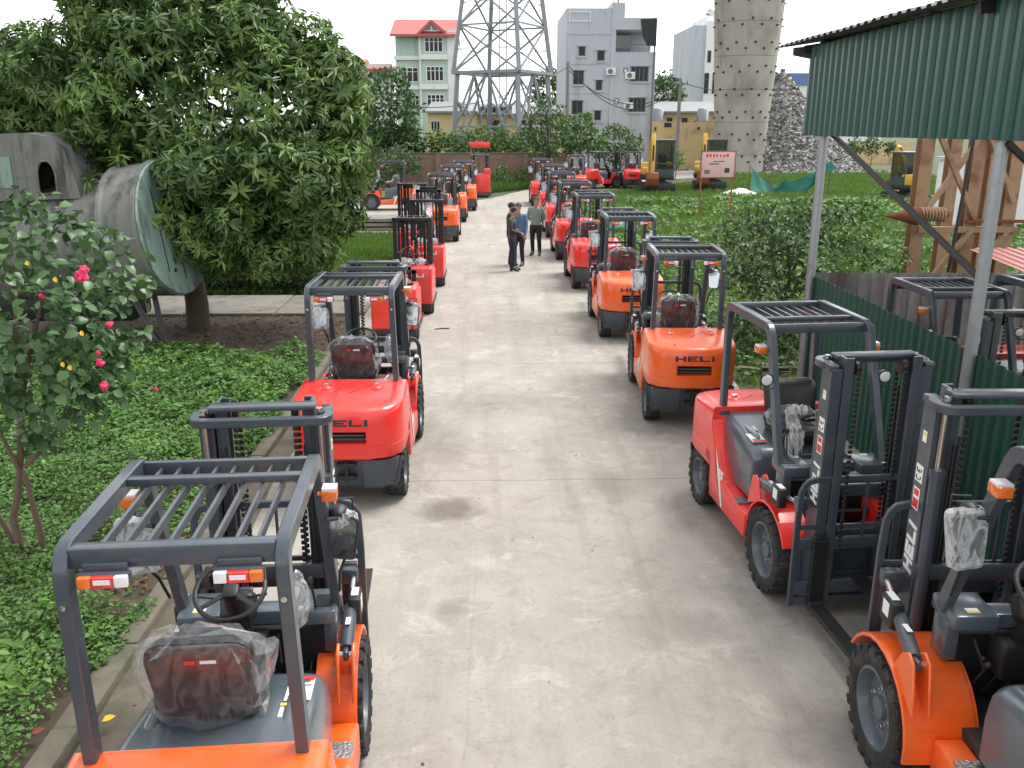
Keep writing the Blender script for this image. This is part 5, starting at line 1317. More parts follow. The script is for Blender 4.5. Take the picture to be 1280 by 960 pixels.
def mirrors(root, sides=(-1, 1), bag=(-1,)):
    for s in sides:
        m = MB()
        m.tube([(s * .49, -.22, 1.25), (s * .51, -.30, 1.42), (s * .545, -.36, 1.52), (s * .555, -.385, 1.60)], .009)
        arm = m.build('mirror_arm', 'black', root)
        rot = Euler((R(-8), 0, R(s * -14)))
        def shell(w, h, r_):
            pts = []
            for cx, cz, a0 in ((w - r_, h - r_, 0), (-w + r_, h - r_, 90), (-w * .8 + r_, -h + r_, 180), (w * .8 - r_, -h + r_, 270)):
                for k in range(4):
                    a = R(a0 + 30 * k); pts.append((cx + r_ * math.cos(a), cz + r_ * math.sin(a)))
            return pts
        def ring(w, h, y): return [tuple(Vector((s * .555, -.40, 1.68)) + rot.to_matrix() @ Vector((a, y, b))) for a, b in shell(w, h, .03)]
        m = MB(); m.loft([ring(.086, .122, -.012), ring(.09, .126, .0), ring(.08, .115, .03), ring(.05, .08, .045)])
        mm = m.build('mirror', 'black', arm)
        m = MB(); m.loft([ring(.080, .116, -.0165), ring(.080, .116, -.013)])
        m.build('mirror_glass', 'mirror', mm)
        if s in bag:
            m = MB(); m.loft([ring(.10, .14, -.035), ring(.118, .16, -.02), ring(.118, .16, .03), ring(.09, .13, .065)])
            m.build('mirror_wrap', 'bubble', mm, angle=20)
        else:
            m = MB(); m.sphere(tuple(Vector((s * .555, -.36, 1.77))), .08, (1.1, .7, .8), jit=.14, u=14, v=9)
            m.build('mirror_wrap', 'sheet', mm, angle=20)

def cockpit(root, paint):
    m = MB()
    for s in (-1, 1):
        m.bb((min(s * .21, s * .462), -.25, 1.04), (max(s * .21, s * .462), .03, 1.135), bev=.018)
        m.bb((min(s * .37, s * .45), -.16, .80), (max(s * .37, s * .45), .0, 1.045), bev=.012)
    m.bb((-.22, -.20, 1.03), (.22, -.07, 1.12), bev=.012)
    cb = m.build('cowl', 'hood', root)
    k = MB()
    k.bb((-.40, -.14, .55), (.40, -.09, .96)); k.bb((-.22, -.34, .78), (.06, -.16, 1.0), bev=.03)
    k.bb((.33, -.20, 1.13), (.43, -.06, 1.141), bev=.003)
    for i in range(14): k.sphere((random.uniform(-.3, .3), random.uniform(-.32, -.2), random.uniform(.72, .94)), random.uniform(.015, .03), u=8, v=6)
    for i in range(6):
        x = -.3 + .1 * i; k.tube([(x, -.18, .95), (x + .03, -.28, .82), (x - .02, -.20, .62)], .010, n=6)
    k.build('dash_underside', 'black', cb)
    c = MB()
    c.tube([(-.08, -.16, .80), (-.08, -.30, 1.14), (-.08, -.42, 1.37)], .055, n=14); c.box((-.08, -.30, 1.22), (.20, .14, .16), rot=(R(-30), 0, 0), bev=.04, seg=3)
    c.tube([(-.08, -.40, 1.32), (-.27, -.42, 1.36)], .008); c.tube([(-.08, -.40, 1.32), (.11, -.42, 1.36)], .008)
    sc = c.build('steering_column', 'black', cb)
    rot = Matrix.Rotation(R(28), 3, 'X'); cen = Vector((-.08, -.45, 1.41))
    w = MB()
    w.tube([tuple(cen + rot @ Vector((.19 * math.cos(a), .19 * math.sin(a), 0))) for a in np.linspace(0, 2 * math.pi, 28, endpoint=False)], .014, n=8, closed=True)
    for a in (90, 215, 325):
        w.bar([tuple(cen + rot @ Vector((r_ * math.cos(R(a)), r_ * math.sin(R(a)), -.012))) for r_ in (.02, .185)], .03, .014, tuple(rot @ Vector((-math.sin(R(a)), math.cos(R(a)), 0))))
    w.box(tuple(cen + rot @ Vector((0, 0, -.012))), (.09, .09, .035), rot=rot, bev=.015)
    w.build('steering_wheel', 'black', sc)
    d = MB(); d.box((-.08, -.275, 1.290), (.15, .07, .012), rot=(R(38), 0, 0), bev=.003)
    d.build('instrument_panel', 'glass', sc)
    for i in range(3):
        x = .22 + .06 * i; l = MB()
        l.tube([(x, -.20, 1.10), (x, -.24, 1.24), (x - .01, -.27, 1.34)], .008); l.sphere((x - .01, -.275, 1.35), .02, (1, 1, 1.4), u=10, v=8)
        l.build('control_lever', 'black', cb)
    b = MB(); b.sphere((.25, -.28, 1.24), .085, (.9, .8, 2.0), jit=.14, u=14, v=10)
    b.build('lever_wrap', 'sheet', cb, angle=15)
    s = MB(); s.box((.27, -.21, 1.137), (.06, .05, .003)); s.build('cowl_sticker', 'white', cb)
    s = MB(); s.box((-.34, -.19, 1.137), (.07, .05, .003)); s.box((-.34, -.205, 1.1375), (.07, .02, .003), mi=1); s.build('cowl_sticker', ['white', 'yellowst'], cb)
    return cb

def mast(root, lift=0.0):
    """outer and inner channels, lift cylinders, chains, carriage, backrest and forks"""
    h = 2.13
    m = MB()
    for s in (-1, 1):
        o, i = s * .40, s * .31
        x0, x1 = sorted((o, o - s * .02)); m.bb((x0, .40, .10), (x1, .56, h), bev=.003, seg=1)
        x0, x1 = sorted((o - s * .02, i)); m.bb((x0, .40, .10), (x1, .425, h), bev=.003, seg=1); m.bb((x0, .535, .10), (x1, .56, h), bev=.003, seg=1)
    m.bb((-.40, .34, .18), (.40, .40, .34), bev=.01); m.bb((-.40, .36, 1.02), (.40, .40, 1.12), bev=.006)
    # top brace bows back towards the driver
    pth = [(-.385, .46, h + .012), (-.405, .44, h + .012)] + [(-.345 - .065 * math.cos(R(a)), .365 - .075 * math.sin(R(a)), h + .012) for a in (0, 25, 50, 75, 90)] + \
          [(.345 + .065 * math.cos(R(a)), .365 - .075 * math.sin(R(a)), h + .012) for a in (90, 75, 50, 25, 0)] + [(.405, .44, h + .012), (.385, .46, h + .012)]
    m.bar(pth, .055, .055, (0, 0, 1))
    for s in (-1, 1): m.box((s * .380, .48, h + .012), (.075, .15, .05), bev=.008)
    ms = m.build('mast', 'grey', root, angle=30)
    n = MB(); z0, z1 = .16 + .0, h + .09
    for s in (-1, 1):
        o, i = s * .305, s * .235
        x0, x1 = sorted((o, o - s * .02)); n.bb((x0, .435, z0), (x1, .575, z1), bev=.003, seg=1)
        x0, x1 = sorted((o - s * .02, i)); n.bb((x0, .435, z0), (x1, .455, z1), bev=.003, seg=1); n.bb((x0, .555, z0), (x1, .575, z1), bev=.003, seg=1)
    n.bb((-.33, .36, z1 - .035), (.33, .475, z1 + .0), bev=.01); n.bb((-.30, .44, .62), (.30, .47, .76), bev=.006)
    inn = n.build('inner_mast', 'grey', ms, angle=30)
    for s in (-1, 1):
        c = MB()
        c.tube([(s * .355, .372, .2), (s * .355, .372, 1.72)], .040, n=14, mi=0); c.tube([(s * .355, .372, 1.70), (s * .355, .372, 1.75)], .047, n=14, mi=0)
        c.tube([(s * .355, .372, 1.72), (s * .355, .372, z1 - .02)], .021, n=12, mi=1)
        c.tube([(s * .27, .385, .3), (s * .27, .385, 1.9)], .011, n=6, mi=2); c.tube([(s * .245, .39, .3), (s * .245, .39, 1.95)], .009, n=6, mi=2)
        c.build('lift_cylinder', ['grey', 'steel', 'black'], ms, angle=40)
    for s in (-1, 1):
        x = s * .185; k = MB()
        k.lathe([(.055, -.02), (.062, -.018), (.05, -.01), (.05, .01), (.062, .018), (.055, .02)], (x, .50, z1 - .09), 'x', 20)
        z = .55 + lift
        while z < z1 - .09:
            k.box((x, .56, z), (.034, .012, .030), bev=.004, seg=1); k.box((x, .44, z), (.030, .012, .030), bev=.004, seg=1); z += .042
        k.build('lift_chain', 'chain', inn, angle=40)
    for s in (-1, 1):
        f = (s * .402); t = MB()
        t.word('HELI', (f, .535 if s > 0 else .425, 1.02), (0, 0, 1), (0, -1 if s > 0 else 1, 0), .11, depth=.003 , wide=.78, gap=.16, stroke=.25, shear=.12, mi=0)
        t.build('mast_lettering', 'white', ms, fix=True)
    for s in (-1, 1):
        f = s * .4015
        def e(t, y0, y1, z0_, z1_, mi, q=0.0): t.bb((min(f, f + s * (.002 + q)), y0, z0_), (max(f, f + s * (.002 + q)), y1, z1_), mi=mi)
        t = MB(); e(t, .45, .53, 1.44, 1.58, 0); e(t, .455, .525, 1.45, 1.51, 1, .001); e(t, .46, .52, 1.53, 1.57, 1, .001); t.build('mast_sticker', ['white', 'redst'], ms)
        t = MB(); e(t, .46, .51, 1.88, 1.95, 0); e(t, .465, .505, 1.92, 1.94, 1, .001); t.build('mast_sticker', ['white', 'yellowst'], ms)
        t = MB(); e(t, .445, .535, 1.62, 1.73, 0)
        for cy, cz in ((.49, 1.652), (.49, 1.700)):          # conformity mark, read upwards: two open rings
            sg = -s
            t.bar([(f + s * .0035, cy + .028 * math.sin(R(a)), cz + .017 * math.cos(R(a))) for a in np.linspace(60, 300, 10)], .008, .003, (1, 0, 0), mi=1, c=.0008)
        t.bar([(f + s * .0035, .490, 1.684), (f + s * .0035, .490, 1.700)], .008, .003, (1, 0, 0), mi=1, c=.0008)
        t.build('conformity_mark', ['white', 'ink'], ms)
    # tilt cylinders
    for s in (-1, 1):
        q = MB(); a, b = Vector((s * (.515 + WIDE[0]), -.30, .87)), Vector((s * (.500 + WIDE[0] * .3), .44, 1.00)); d = b - a
        q.tube([tuple(a + d * .05), tuple(a + d * .55)], .043, n=14, mi=0); q.tube([tuple(a + d * .55), tuple(b)], .020, n=10, mi=1)
        q.box(tuple(a), (.035, .07, .07), bev=.015, mi=0); q.box(tuple(b - Vector((s * (.02 + WIDE[0] * .15), 0, 0))), (.10 + WIDE[0] * .3, .08, .10), bev=.012, mi=0)
        q.tube([(s * (.47 + WIDE[0]), -.30, .87), (s * (.56 + WIDE[0]), -.30, .87)], .018, n=10, mi=1)
        q.box(tuple(a + d * .30 + Vector((0, 0, .050))), (.03, .08, .004), mi=2); q.box(tuple(a + d * .60 + Vector((s * .03, 0, -.01))), (.075, .17, .17), bev=.014, mi=3)
        q.box(tuple(a + d * .60 + Vector((s * .0685, 0, .01))), (.003, .08, .09), mi=2); q.box(tuple(a + d * .62 + Vector((s * .03, 0, .077))), (.045, .10, .003), mi=2)
        q.build('tilt_cylinder', ['grey', 'steel', 'white', 'black'], root, angle=40)
    # carriage and what it carries
    L = lift
    g = MB()
    g.bb((-.53, .60, .52), (.53, .645, .62), bev=.006); g.bb((-.53, .60, .13), (.53, .645, .24), bev=.006)
    for s in (-1, 1): g.bb((min(s * .19, s * .23), .47, .15), (max(s * .19, s * .23), .60, .72), bev=.006)
    for s in (-1, 1): g.bb((min(s * .49, s * .53), .61, .24), (max(s * .49, s * .53), .64, .52), bev=.004)
    cg = g.build('carriage', 'grey', root, angle=30); cg.location = (0, -.08, L)
    b = MB()
    pth = [(-.545, .63, .03), (-.545, .63, .80), (-.535, .63, 1.02), (-.515, .63, 1.07), (-.48, .63, 1.105), (-.42, .63, 1.12), (.42, .63, 1.12), (.48, .63, 1.105), (.515, .63, 1.07), (.535, .63, 1.02), (.545, .63, .80), (.545, .63, .03)]
    b.bar(pth, .030, .050, (0, 1, 0))
    for i in range(5):
        x = -.36 + .18 * i; b.bb((x - .010, .625, .62), (x + .010, .637, 1.11))
    b.bb((-.54, .622, .70), (.54, .640, .735)); b.bb((-.54, .612, .035), (.54, .640, .10), bev=.004)
    b.build('load_backrest', 'grey', cg, angle=30)
    for s in (-1, 1):
        fk = MB(); x = s * FORKX[0]
        fk.prism([(.650, .62), (.650, .055), (.665, .032), (.70, .025), (1.72, .030), (1.72, .040), (1.20, .066), (.72, .072), (.695, .085), (.690, .62)], 'x', x - .061, x + .061, bev=.004, seg=1)
        fk.bb((x - .05, .635, .60), (x + .05, .685, .655), bev=.006)
        fk.build('fork', 'fork', cg, angle=30)
    return ms

FORKX = [.36]
TRACK = [.475]
WIDE = [0.0]

def forklift(name, paint, label, x, y, deg, lift=0.0, bag=True, tight=1.0, mir=(-1, 1), mbag=(-1,), lane=LANE):
    root = thing(name, label, 'forklift', (x, y, 0), R(deg), lane)
    for s in (-1, 1):
        wheel(root, s * (TRACK[0] + WIDE[0]), 0, .37, .245, s)
        wheel(root, s * .475, -1.848, .30, .20, s)
    ax = MB(); ax.tube([(-.40 - WIDE[0], 0, .37), (.40 + WIDE[0], 0, .37)], .08); ax.tube([(-.40, -1.848, .30), (.40, -1.848, .30)], .05)
    ax.build('axles', 'black', root)
    chassis(root, paint); counterweight(root, paint); hood(root); seat(root, bag, tight=tight); guard(root); lamps(root)
    if mir: mirrors(root, mir, mbag)
    cockpit(root, paint); mast(root, lift)
    return root

# ---------------------------------------------------------------- the line-up of forklifts
FORKX[0] = .46
ORANGE = forklift('forklift', 'orange', 'orange forklift nearest on the left, cut off by the bottom edge of the photo', -1.40, 4.87, 3.2, lift=.36)
FORKX[0] = .36
RED = forklift('forklift', 'red', 'big red forklift seen from behind, parked ahead of the nearest orange one on the left', -1.48, 10.86, -.4, lift=.05, tight=.90)
RED_FRONT = forklift('forklift', 'red', 'red forklift beside the green fence on the right, mast and forks towards the viewer', 2.92, 6.88, 184.5, lift=.12, mir=(), bag=False)
lw = MB(); lw.sphere((.20, -.42, 1.32), .085, (.75, .7, 2.3), jit=.10, u=16, v=12, rot=(.25, .3, 0)); lw.sphere((.22, -.40, 1.50), .05, jit=.1); lw.sphere((.14, -.42, 1.49), .045, jit=.1)
lw.build('lever_bubble_wrap', 'bubble', RED_FRONT, angle=15)
lw = MB(); lw.sphere((-.02, -.92, 1.24), .27, (1.0, .9, .42), jit=.09, u=22, v=12); lw.build('cushion_wrap', 'wrap', RED_FRONT, angle=14)
FORKX[0] = .20
WIDE[0] = .15
ORANGE_CUT = forklift('forklift', 'orange', 'orange forklift cut off by the bottom right corner of the photo', 3.15, 4.64, -1.5, lift=.32)
ORANGE_CUT.scale = (1.05,) * 3

def again(src, label, x, y, deg, group=LANE, scale=1.0):
    c = copy_tree(src)
    c.location = (x, y, 0); c.rotation_euler = (0, 0, R(deg)); c.scale = (scale,) * 3
    c['label'] = label; c['group'] = group
    return c

again(ORANGE, 'orange forklift with large dark rear lettering, right behind the red one facing the viewer', 2.80, 13.3, -3.4)
again(ORANGE, 'second orange forklift of the right row, between a nearer orange one and a red one', 2.70, 18.23, -.9)
again(RED, 'nearest red forklift seen from behind in the right row, just beyond two orange ones', 2.62, 23.4, 0)
again(RED, 'second of the receding red forklifts in the right row, beyond the two orange ones', 2.58, 28.2, 0)
again(RED, 'third of the receding red forklifts in the right row, beyond the two orange ones', 2.62, 33.6, 0)
again(RED, 'fourth of the receding red forklifts in the right row, beyond the two orange ones', 2.75, 39.6, 0)
again(RED, 'last red forklift at the far end of the right row, near the bend', 2.70, 46.3, 0)
again(RED, 'red forklift standing off in the grass just behind the end of the right row', 5.0, 51.5, -5)
again(RED, 'red forklift turned sideways on the far grass, its counterweight to the left', 7.9, 57.6, -62)
again(RED, 'red forklift standing between the sideways red one and the yellow excavator', 9.3, 58.2, -8)
again(ORANGE, 'orange forklift on the left just beyond the plastic draped red truck', -1.62, 32.6, 0)
again(ORANGE, 'middle orange forklift of the three receding in the left row', -1.50, 38.9, 0)
again(ORANGE, 'farthest orange forklift of the left row, right before the tall red truck', -1.15, 43.8, 0)
again(ORANGE, 'orange forklift standing sideways beyond the mango tree, facing left', -5.5, 42.6, 92)
again(RED_FRONT, 'red forklift behind the green fence, its dark roof frame showing above it', 5.30, 8.95, 180, 'forklifts behind the green fence', .95)
again(RED_FRONT, 'red forklift behind the green fence at the right picture edge', 6.70, 9.15, 180, 'forklifts behind the green fence', .95)

# ---------------------------------------------------------------- red stand-on warehouse trucks in the left row
def warehouse_truck(label, x, y, deg=0.0, cage=1.95, lane='red warehouse trucks in the left row', wide=.42, mast_h=1.9):
    root = thing('warehouse_truck', label, 'warehouse truck', (x, y, 0), R(deg), lane)
    m = MB()
    m.bb((-wide, -.80, .24), (wide, -.02, 1.02), bev=.05, seg=3); m.bb((wide - .30, -.05, .24), (wide, .45, .86), bev=.04, seg=3)
    m.bb((-wide, -.05, .24), (-wide + .22, .45, .80), bev=.04, seg=3)
    b = m.build('body', 'red', root, angle=35)
    l = MB(); l.word('HELI', (-.16, -.803, .82), (1, 0, 0), (0, 0, 1), .075, wide=1.5, gap=.14, stroke=.26); l.build('rear_lettering', 'white', b)
    k = MB(); k.bb((-wide + .02, -.76, .06), (wide - .02, .42, .26), bev=.03); k.bb((-.20, -.02, .26), (wide - .32, .44, .34))
    for s in (-1, 1): k.bb((min(s * .26, s * .40), .4, .06), (max(s * .26, s * .40), 1.25, .16), bev=.02)
    k.build('undercarriage', 'black', root)
    for s in (-1, 1):
        w = MB(); w.lathe([(.03, -.05), (.13, -.05), (.15, -.035), (.15, .035), (.13, .05), (.03, .05)], (s * (wide - .04), -.50, .15), 'x', 20); w.build('wheel', 'tyre', root)
        w = MB(); w.lathe([(.03, -.04), (.07, -.04), (.08, -.03), (.08, .03), (.07, .04), (.03, .04)], (s * .33, 1.18, .08), 'x', 16); w.build('load_wheel', 'tyre', root)
    c = MB(); c.bb((-.26, -.30, 1.0), (.18, .10, 1.10), bev=.03); c.tube([(-.06, -.30, 1.08), (-.06, -.36, 1.26)], .045, n=12)
    c.bb((.22, -.45, 1.02), (.34, -.25, 1.06), bev=.01)
    cs = c.build('console', 'black', root)
    st = MB(); rot = Matrix.Rotation(R(25), 3, 'X'); cen = Vector((-.06, -.37, 1.30))
    st.tube([tuple(cen + rot @ Vector((.17 * math.cos(a), .17 * math.sin(a), 0))) for a in np.linspace(0, 2 * math.pi, 24, endpoint=False)], .015, n=8, closed=True)
    st.bar([tuple(cen + rot @ Vector((-.16, 0, 0))), tuple(cen + rot @ Vector((.16, 0, 0)))], .04, .015, (0, 1, 0)); st.build('steering_wheel', 'black', cs)
    kb = MB(); kb.sphere(tuple(cen + Vector((.05, 0, .05))), .045, u=10, v=8); kb.build('knob', 'red', cs)
    wr = MB(); wr.sphere((-.15, -.52, 1.08), .16, (1.2, 1.0, .7), jit=.16, u=14, v=10); wr.sphere((.17, -.50, 1.10), .10, (1.2, 1.0, .9), jit=.16, u=12, v=9); wr.build('console_wrap', 'sheet', cs, angle=15)
    if cage:
        g = MB()
        for s in (-1, 1):
            g.bar([(s * (wide - .05), -.30, .95), (s * (wide - .05), -.30, cage)], .085, .07, (1, 0, 0)); g.bar([(s * (wide - .05), -.34, cage), (s * (wide - .05), .42, cage)], .05, .06, (1, 0, 0))
            g.bar([(s * (wide - .06), .40, .8), (s * (wide - .06), .40, cage)], .05, .05, (1, 0, 0))
        g.bb((-wide, -.38, cage + .0), (wide, -.28, cage + .06), bev=.008)
        for i in range(5): g.bb((-.30 + .15 * i, -.28, cage + .005), (-.285 + .15 * i, .44, cage + .04))
        g.build('guard_frame', 'fork', root, angle=30)
    q = MB()
    for s in (-1, 1):
        q.bb((min(s * .24, s * .32), .50, .08), (max(s * .24, s * .32), .62, mast_h), bev=.004, seg=1); q.bb((min(s * .16, s * .22), .54, .10), (max(s * .16, s * .22), .66, mast_h + .05), bev=.004, seg=1)
    q.bb((-.32, .50, mast_h - .08), (.32, .56, mast_h), bev=.006); q.bb((-.22, .54, mast_h + .0), (.22, .60, mast_h + .06), bev=.006); q.tube([(0, .55, .1), (0, .55, 1.5)], .04)
    mt = q.build('mast', 'fork', root, angle=30)
    ck = MB()
    for s in (-1, 1): ck.bb((s * .10 - .015, .62, .3), (s * .10 + .015, .635, mast_h))
    ck.build('lift_chain', 'chain', mt)
    f = MB(); f.bb((-.34, .70, .12), (.34, .74, .46), bev=.006)
    for s in (-1, 1): f.prism([(.74, .46), (.74, .07), (.78, .05), (1.85, .055), (1.85, .07), (.80, .10), (.78, .46)], 'x', s * .2 - .05, s * .2 + .05)
    f.build('fork_carriage', 'fork', root, angle=30)
    return root
warehouse_truck('red stand-on truck without a roof frame, just ahead of the big red forklift', -1.76, 16.75, 0, cage=0, mast_h=1.15)
warehouse_truck('red stand-on truck under a black roof frame, white lettering on its back, left row', -1.62, 19.15, 0)
warehouse_truck('red stand-on truck with a tall black mast, behind the lettered one in the left row', -1.54, 22.5, 0, cage=2.05, mast_h=2.3)
warehouse_truck('black framed red truck draped with a plastic sheet, set back on the left', -2.15, 25.6, 0, cage=2.25, mast_h=2.2)
sh = MB(); v_ = []; nx, ny = 16, 22
for i in range(ny):
    for j in range(nx):
        u, v = i / (ny - 1), j / (nx - 1)
        x = -2.12 + u * .62 + .05 * math.sin(6 * v + 3 * u); y = 25.00 - .18 * math.sin(u * 3) + .07 * math.sin(9 * v + 7 * u) - .25 * v * (1 - u)
        z = 2.30 - 1.55 * u ** 1.6 * (.35 + .65 * v) - .9 * v * (1 - u) * .6 + .03 * math.sin(14 * v + 5 * u)
        v_.append((x, y, z))
f_ = [(i * nx + j, i * nx + j + 1, (i + 1) * nx + j + 1, (i + 1) * nx + j) for i in range(ny - 1) for j in range(nx - 1)]
sh.faces(v_, f_)
tag(sh.build('plastic_sheet', 'drape', loc=(-1.9, 25.0, .4), angle=20, fix=False), 'milky plastic sheet draped down from a black truck frame in the left row', 'plastic sheet')

def tall_truck(label, x, y):
    root = thing('reach_truck', label, 'reach truck', (x, y, 0), 0, None)
    m = MB(); m.bb((-.55, -.9, .25), (.55, .2, 1.25), bev=.06, seg=3); m.bb((.22, -.9, 1.2), (.55, .1, 1.55), bev=.05, seg=3); m.build('body', 'red', root, angle=35)
    k = MB(); k.bb((-.5, -.85, .05), (.5, .2, .27), bev=.02)
    for s in (-1, 1): k.bb((min(s * .42, s * .6), .1, .08), (max(s * .42, s * .6), 1.6, .26), bev=.02)
    k.build('outrigger_legs', 'grey', root)
    g = MB()
    for s in (-1, 1): g.bar([(s * .48, -.7, 1.2), (s * .48, -.7, 2.25), (s * .48, .15, 2.25)], .08, .08, (1, 0, 0))
    g.bb((-.5, -.75, 2.22), (.5, .2, 2.30), bev=.01); g.build('guard_frame', 'grey', root)
    t = MB()
    t.bb((-.55, .25, 2.62), (.55, .36, 2.95), bev=.02)
    t.build('mast_crosshead', 'red', root)
    q = MB()
    for s in (-1, 1): q.bb((min(s * .30, s * .42), .26, .1), (max(s * .30, s * .42), .44, 3.3), bev=.006)
    q.build('mast', 'fork', root)
    for s in (-1, 1):
        w = MB(); w.lathe([(.03, -.06), (.15, -.06), (.17, -.04), (.17, .04), (.15, .06), (.03, .06)], (s * .51, 1.45, .17), 'x', 18); w.build('wheel', 'tyre', root)
    return root
tall_truck('tall red reach truck, last in the left row before the brick wall', -.45, 50.6)

# ---------------------------------------------------------------- weathered metal tank wreck on the left
M['wreck'] = pmat('weathered_grey_metal', (0.17, 0.175, 0.16), 0.7, var=0.3, scale=3, bump=0.3, bscale=12, dirt=(0.065, 0.062, 0.052), dirt_lo=0.47, dirt_hi=0.64, dscale=3.5, stretch=(1, 1, .22))
M['wreckgreen'] = pmat('faded_green_plate', (0.205, 0.305, 0.26), 0.5, var=0.2, scale=3, bump=0.2, bscale=12, dirt=(0.085, 0.105, 0.092), dirt_lo=0.50, dirt_hi=0.64, dscale=4.5, stretch=(1, 1, .16))
dc = at(218, 284, 15.5); nrm = Vector((.955, -.14, .13)).normalized()
tk = thing('metal_tank', 'weathered grey metal tank with round faded green end plate, propped on black struts', 'tank', (dc.x - 1.2, dc.y, 0))
fr_ = Matrix.Translation(dc) @ nrm.to_track_quat('Z', 'Y').to_matrix().to_4x4()
def tank_part(m, name, mat, angle=35):
    bmesh.ops.transform(m.bm, matrix=Matrix.Translation(tk.location).inverted() @ fr_, verts=m.bm.verts); return m.build(name, mat, tk, angle=angle)
m = MB(); m.lathe([(.001, .0), (1.10, .0), (1.13, .012), (1.15, .0), (1.15, -.02), (.001, -.02)], (0, 0, 0), 'z', 56)
for a, b, w, h in ((.05, .05, .10, .13), (-.12, -.42, .08, .08), (.35, .1, .06, .07), (-.3, -.7, .08, .06), (.42, .55, .07, .09), (-.5, .3, .06, .08), (-.2, .75, .09, .05)): m.box((a, b, .004), (w, h, .008), mi=1)
for a in (-.5, .0, .48): m.bb((a - .012, -.9 + abs(a) * .4, .0), (a + .012, .9 - abs(a) * .4, .006), mi=1)
for k in range(24):
    t_ = 2 * math.pi * k / 24; m.lathe([(.018, .0), (.014, .018), (.001, .02)], (1.06 * math.cos(t_), 1.06 * math.sin(t_), 0), 'z', 6)
tank_part(m, 'end_plate', ['wreckgreen', 'black'])
m = MB(); m.lathe([(1.12, -.02), (1.17, -.04), (1.17, -.10), (1.13, -.12), (1.13, -.62), (1.16, -.66), (1.16, -.72), (.95, -.80)], (0, 0, 0), 'z', 48); tank_part(m, 'collar', 'wreck')
m = MB(); m.lathe([(.96, -.74), (.96, -2.2), (.98, -2.22), (.98, -2.28), (.96, -2.3), (.94, -4.1), (.6, -4.4), (.001, -4.5)], (0, 0, 0), 'z', 40); tank_part(m, 'barrel', 'wreck')
cbY = 15.0
def holed_plate(mb, outer, hole, mapf, d0, d1, mi=0):
    """plate with a hole, in 2-D, mapped to space by mapf(u, v, depth)"""
    t = bmesh.new(); loops_ = []
    for lp in (outer, hole):
        vv = [t.verts.new(mapf(u, v, d0)) for u, v in lp]; loops_ += [t.edges.new((vv[i], vv[(i + 1) % len(vv)])) for i in range(len(vv))]
    bmesh.ops.triangle_fill(t, use_beauty=True, use_dissolve=False, edges=loops_)
    g_ = bmesh.ops.extrude_face_region(t, geom=t.faces[:]); off = Vector(mapf(0, 0, d1)) - Vector(mapf(0, 0, d0))
    bmesh.ops.translate(t, vec=off, verts=[e for e in g_['geom'] if isinstance(e, bmesh.types.BMVert)])
    bmesh.ops.recalc_face_normals(t, faces=t.faces); mb._add(t, mi)
wx = lambda px: at(px, 210, cbY).x
wz = lambda py: at(50, py, cbY).z
cab = thing('metal_cabin', 'weathered metal cabin shell with an arched opening, standing on the tank', 'cabin shell', (wx(40), cbY, wz(248)))
ou = [(wx(-30), wz(252)), (wx(96), wz(248)), (wx(90), wz(215)), (wx(82), wz(186)), (wx(66), wz(171)), (wx(40), wz(166)), (wx(8), wz(167)), (wx(-30), wz(171))]
ho = [(wx(45), wz(243)), (wx(68), wz(241))] + [(wx(57) + (wx(69) - wx(57)) * math.cos(R(a)), wz(220) + (wz(200) - wz(220)) * math.sin(R(a))) for a in (10, 40, 70, 110, 140, 170)]
m = MB(); holed_plate(m, ou, ho, lambda u, v, d: (u, d, v), cbY, cbY + .04); 
m.prism(ou, 'y', cbY + 1.1, cbY + 1.16)
for a, b in zip(ou, ou[1:] + ou[:1]):
    u = Vector((a[0], 0, a[1])); v = Vector((b[0], 0, b[1])); m.faces([(a[0], cbY + .02, a[1]), (b[0], cbY + .02, b[1]), (b[0], cbY + 1.12, b[1]), (a[0], cbY + 1.12, a[1])], [(0, 1, 2, 3)])
for px in (18, 30, 78): m.bb((wx(px) - .008, cbY - .008, wz(244)), (wx(px) + .008, cbY, wz(176)))
m.bb((wx(16), cbY - .009, wz(222)), (wx(44), cbY - .001, wz(221)))
world_part(m, 'shell', 'wreck', cab, angle=30, fix=False)
m = MB()
m.tube([(u_, cbY - .012, v_) for u_, v_ in ho], .022, n=8, closed=True); world_part(m, 'opening_rim', 'wreck', cab)
m = MB(); m.bb((wx(-28), cbY - .02, wz(235)), (wx(14), cbY - .004, wz(196))); world_part(m, 'side_panel', 'wreckgreen', cab)
for a, b in (((150, 352, 15.7), (207, 443, 15.1)), ((188, 352, 15.8), (209, 441, 15.2)), ((140, 425, 15.3), (190, 440, 15.2)), ((60, 330, 16.2), (40, 430, 15.6)), ((110, 330, 16.3), (112, 430, 15.7))):
    m = MB(); p, q = at(*a), at(*b); q.z = max(q.z, .02); m.bar([tuple(p + Vector((0, 0, .15))), tuple(q)], .10, .07, (0, 1, 0)); world_part(m, 'strut', 'black', tk)
m = MB(); sd = at(30, 300, 15.9); m.bb((sd.x - 1.5, 15.6, .5), (dc.x - .9, 16.5, 1.15), bev=.1); world_part(m, 'cradle', 'black', tk)

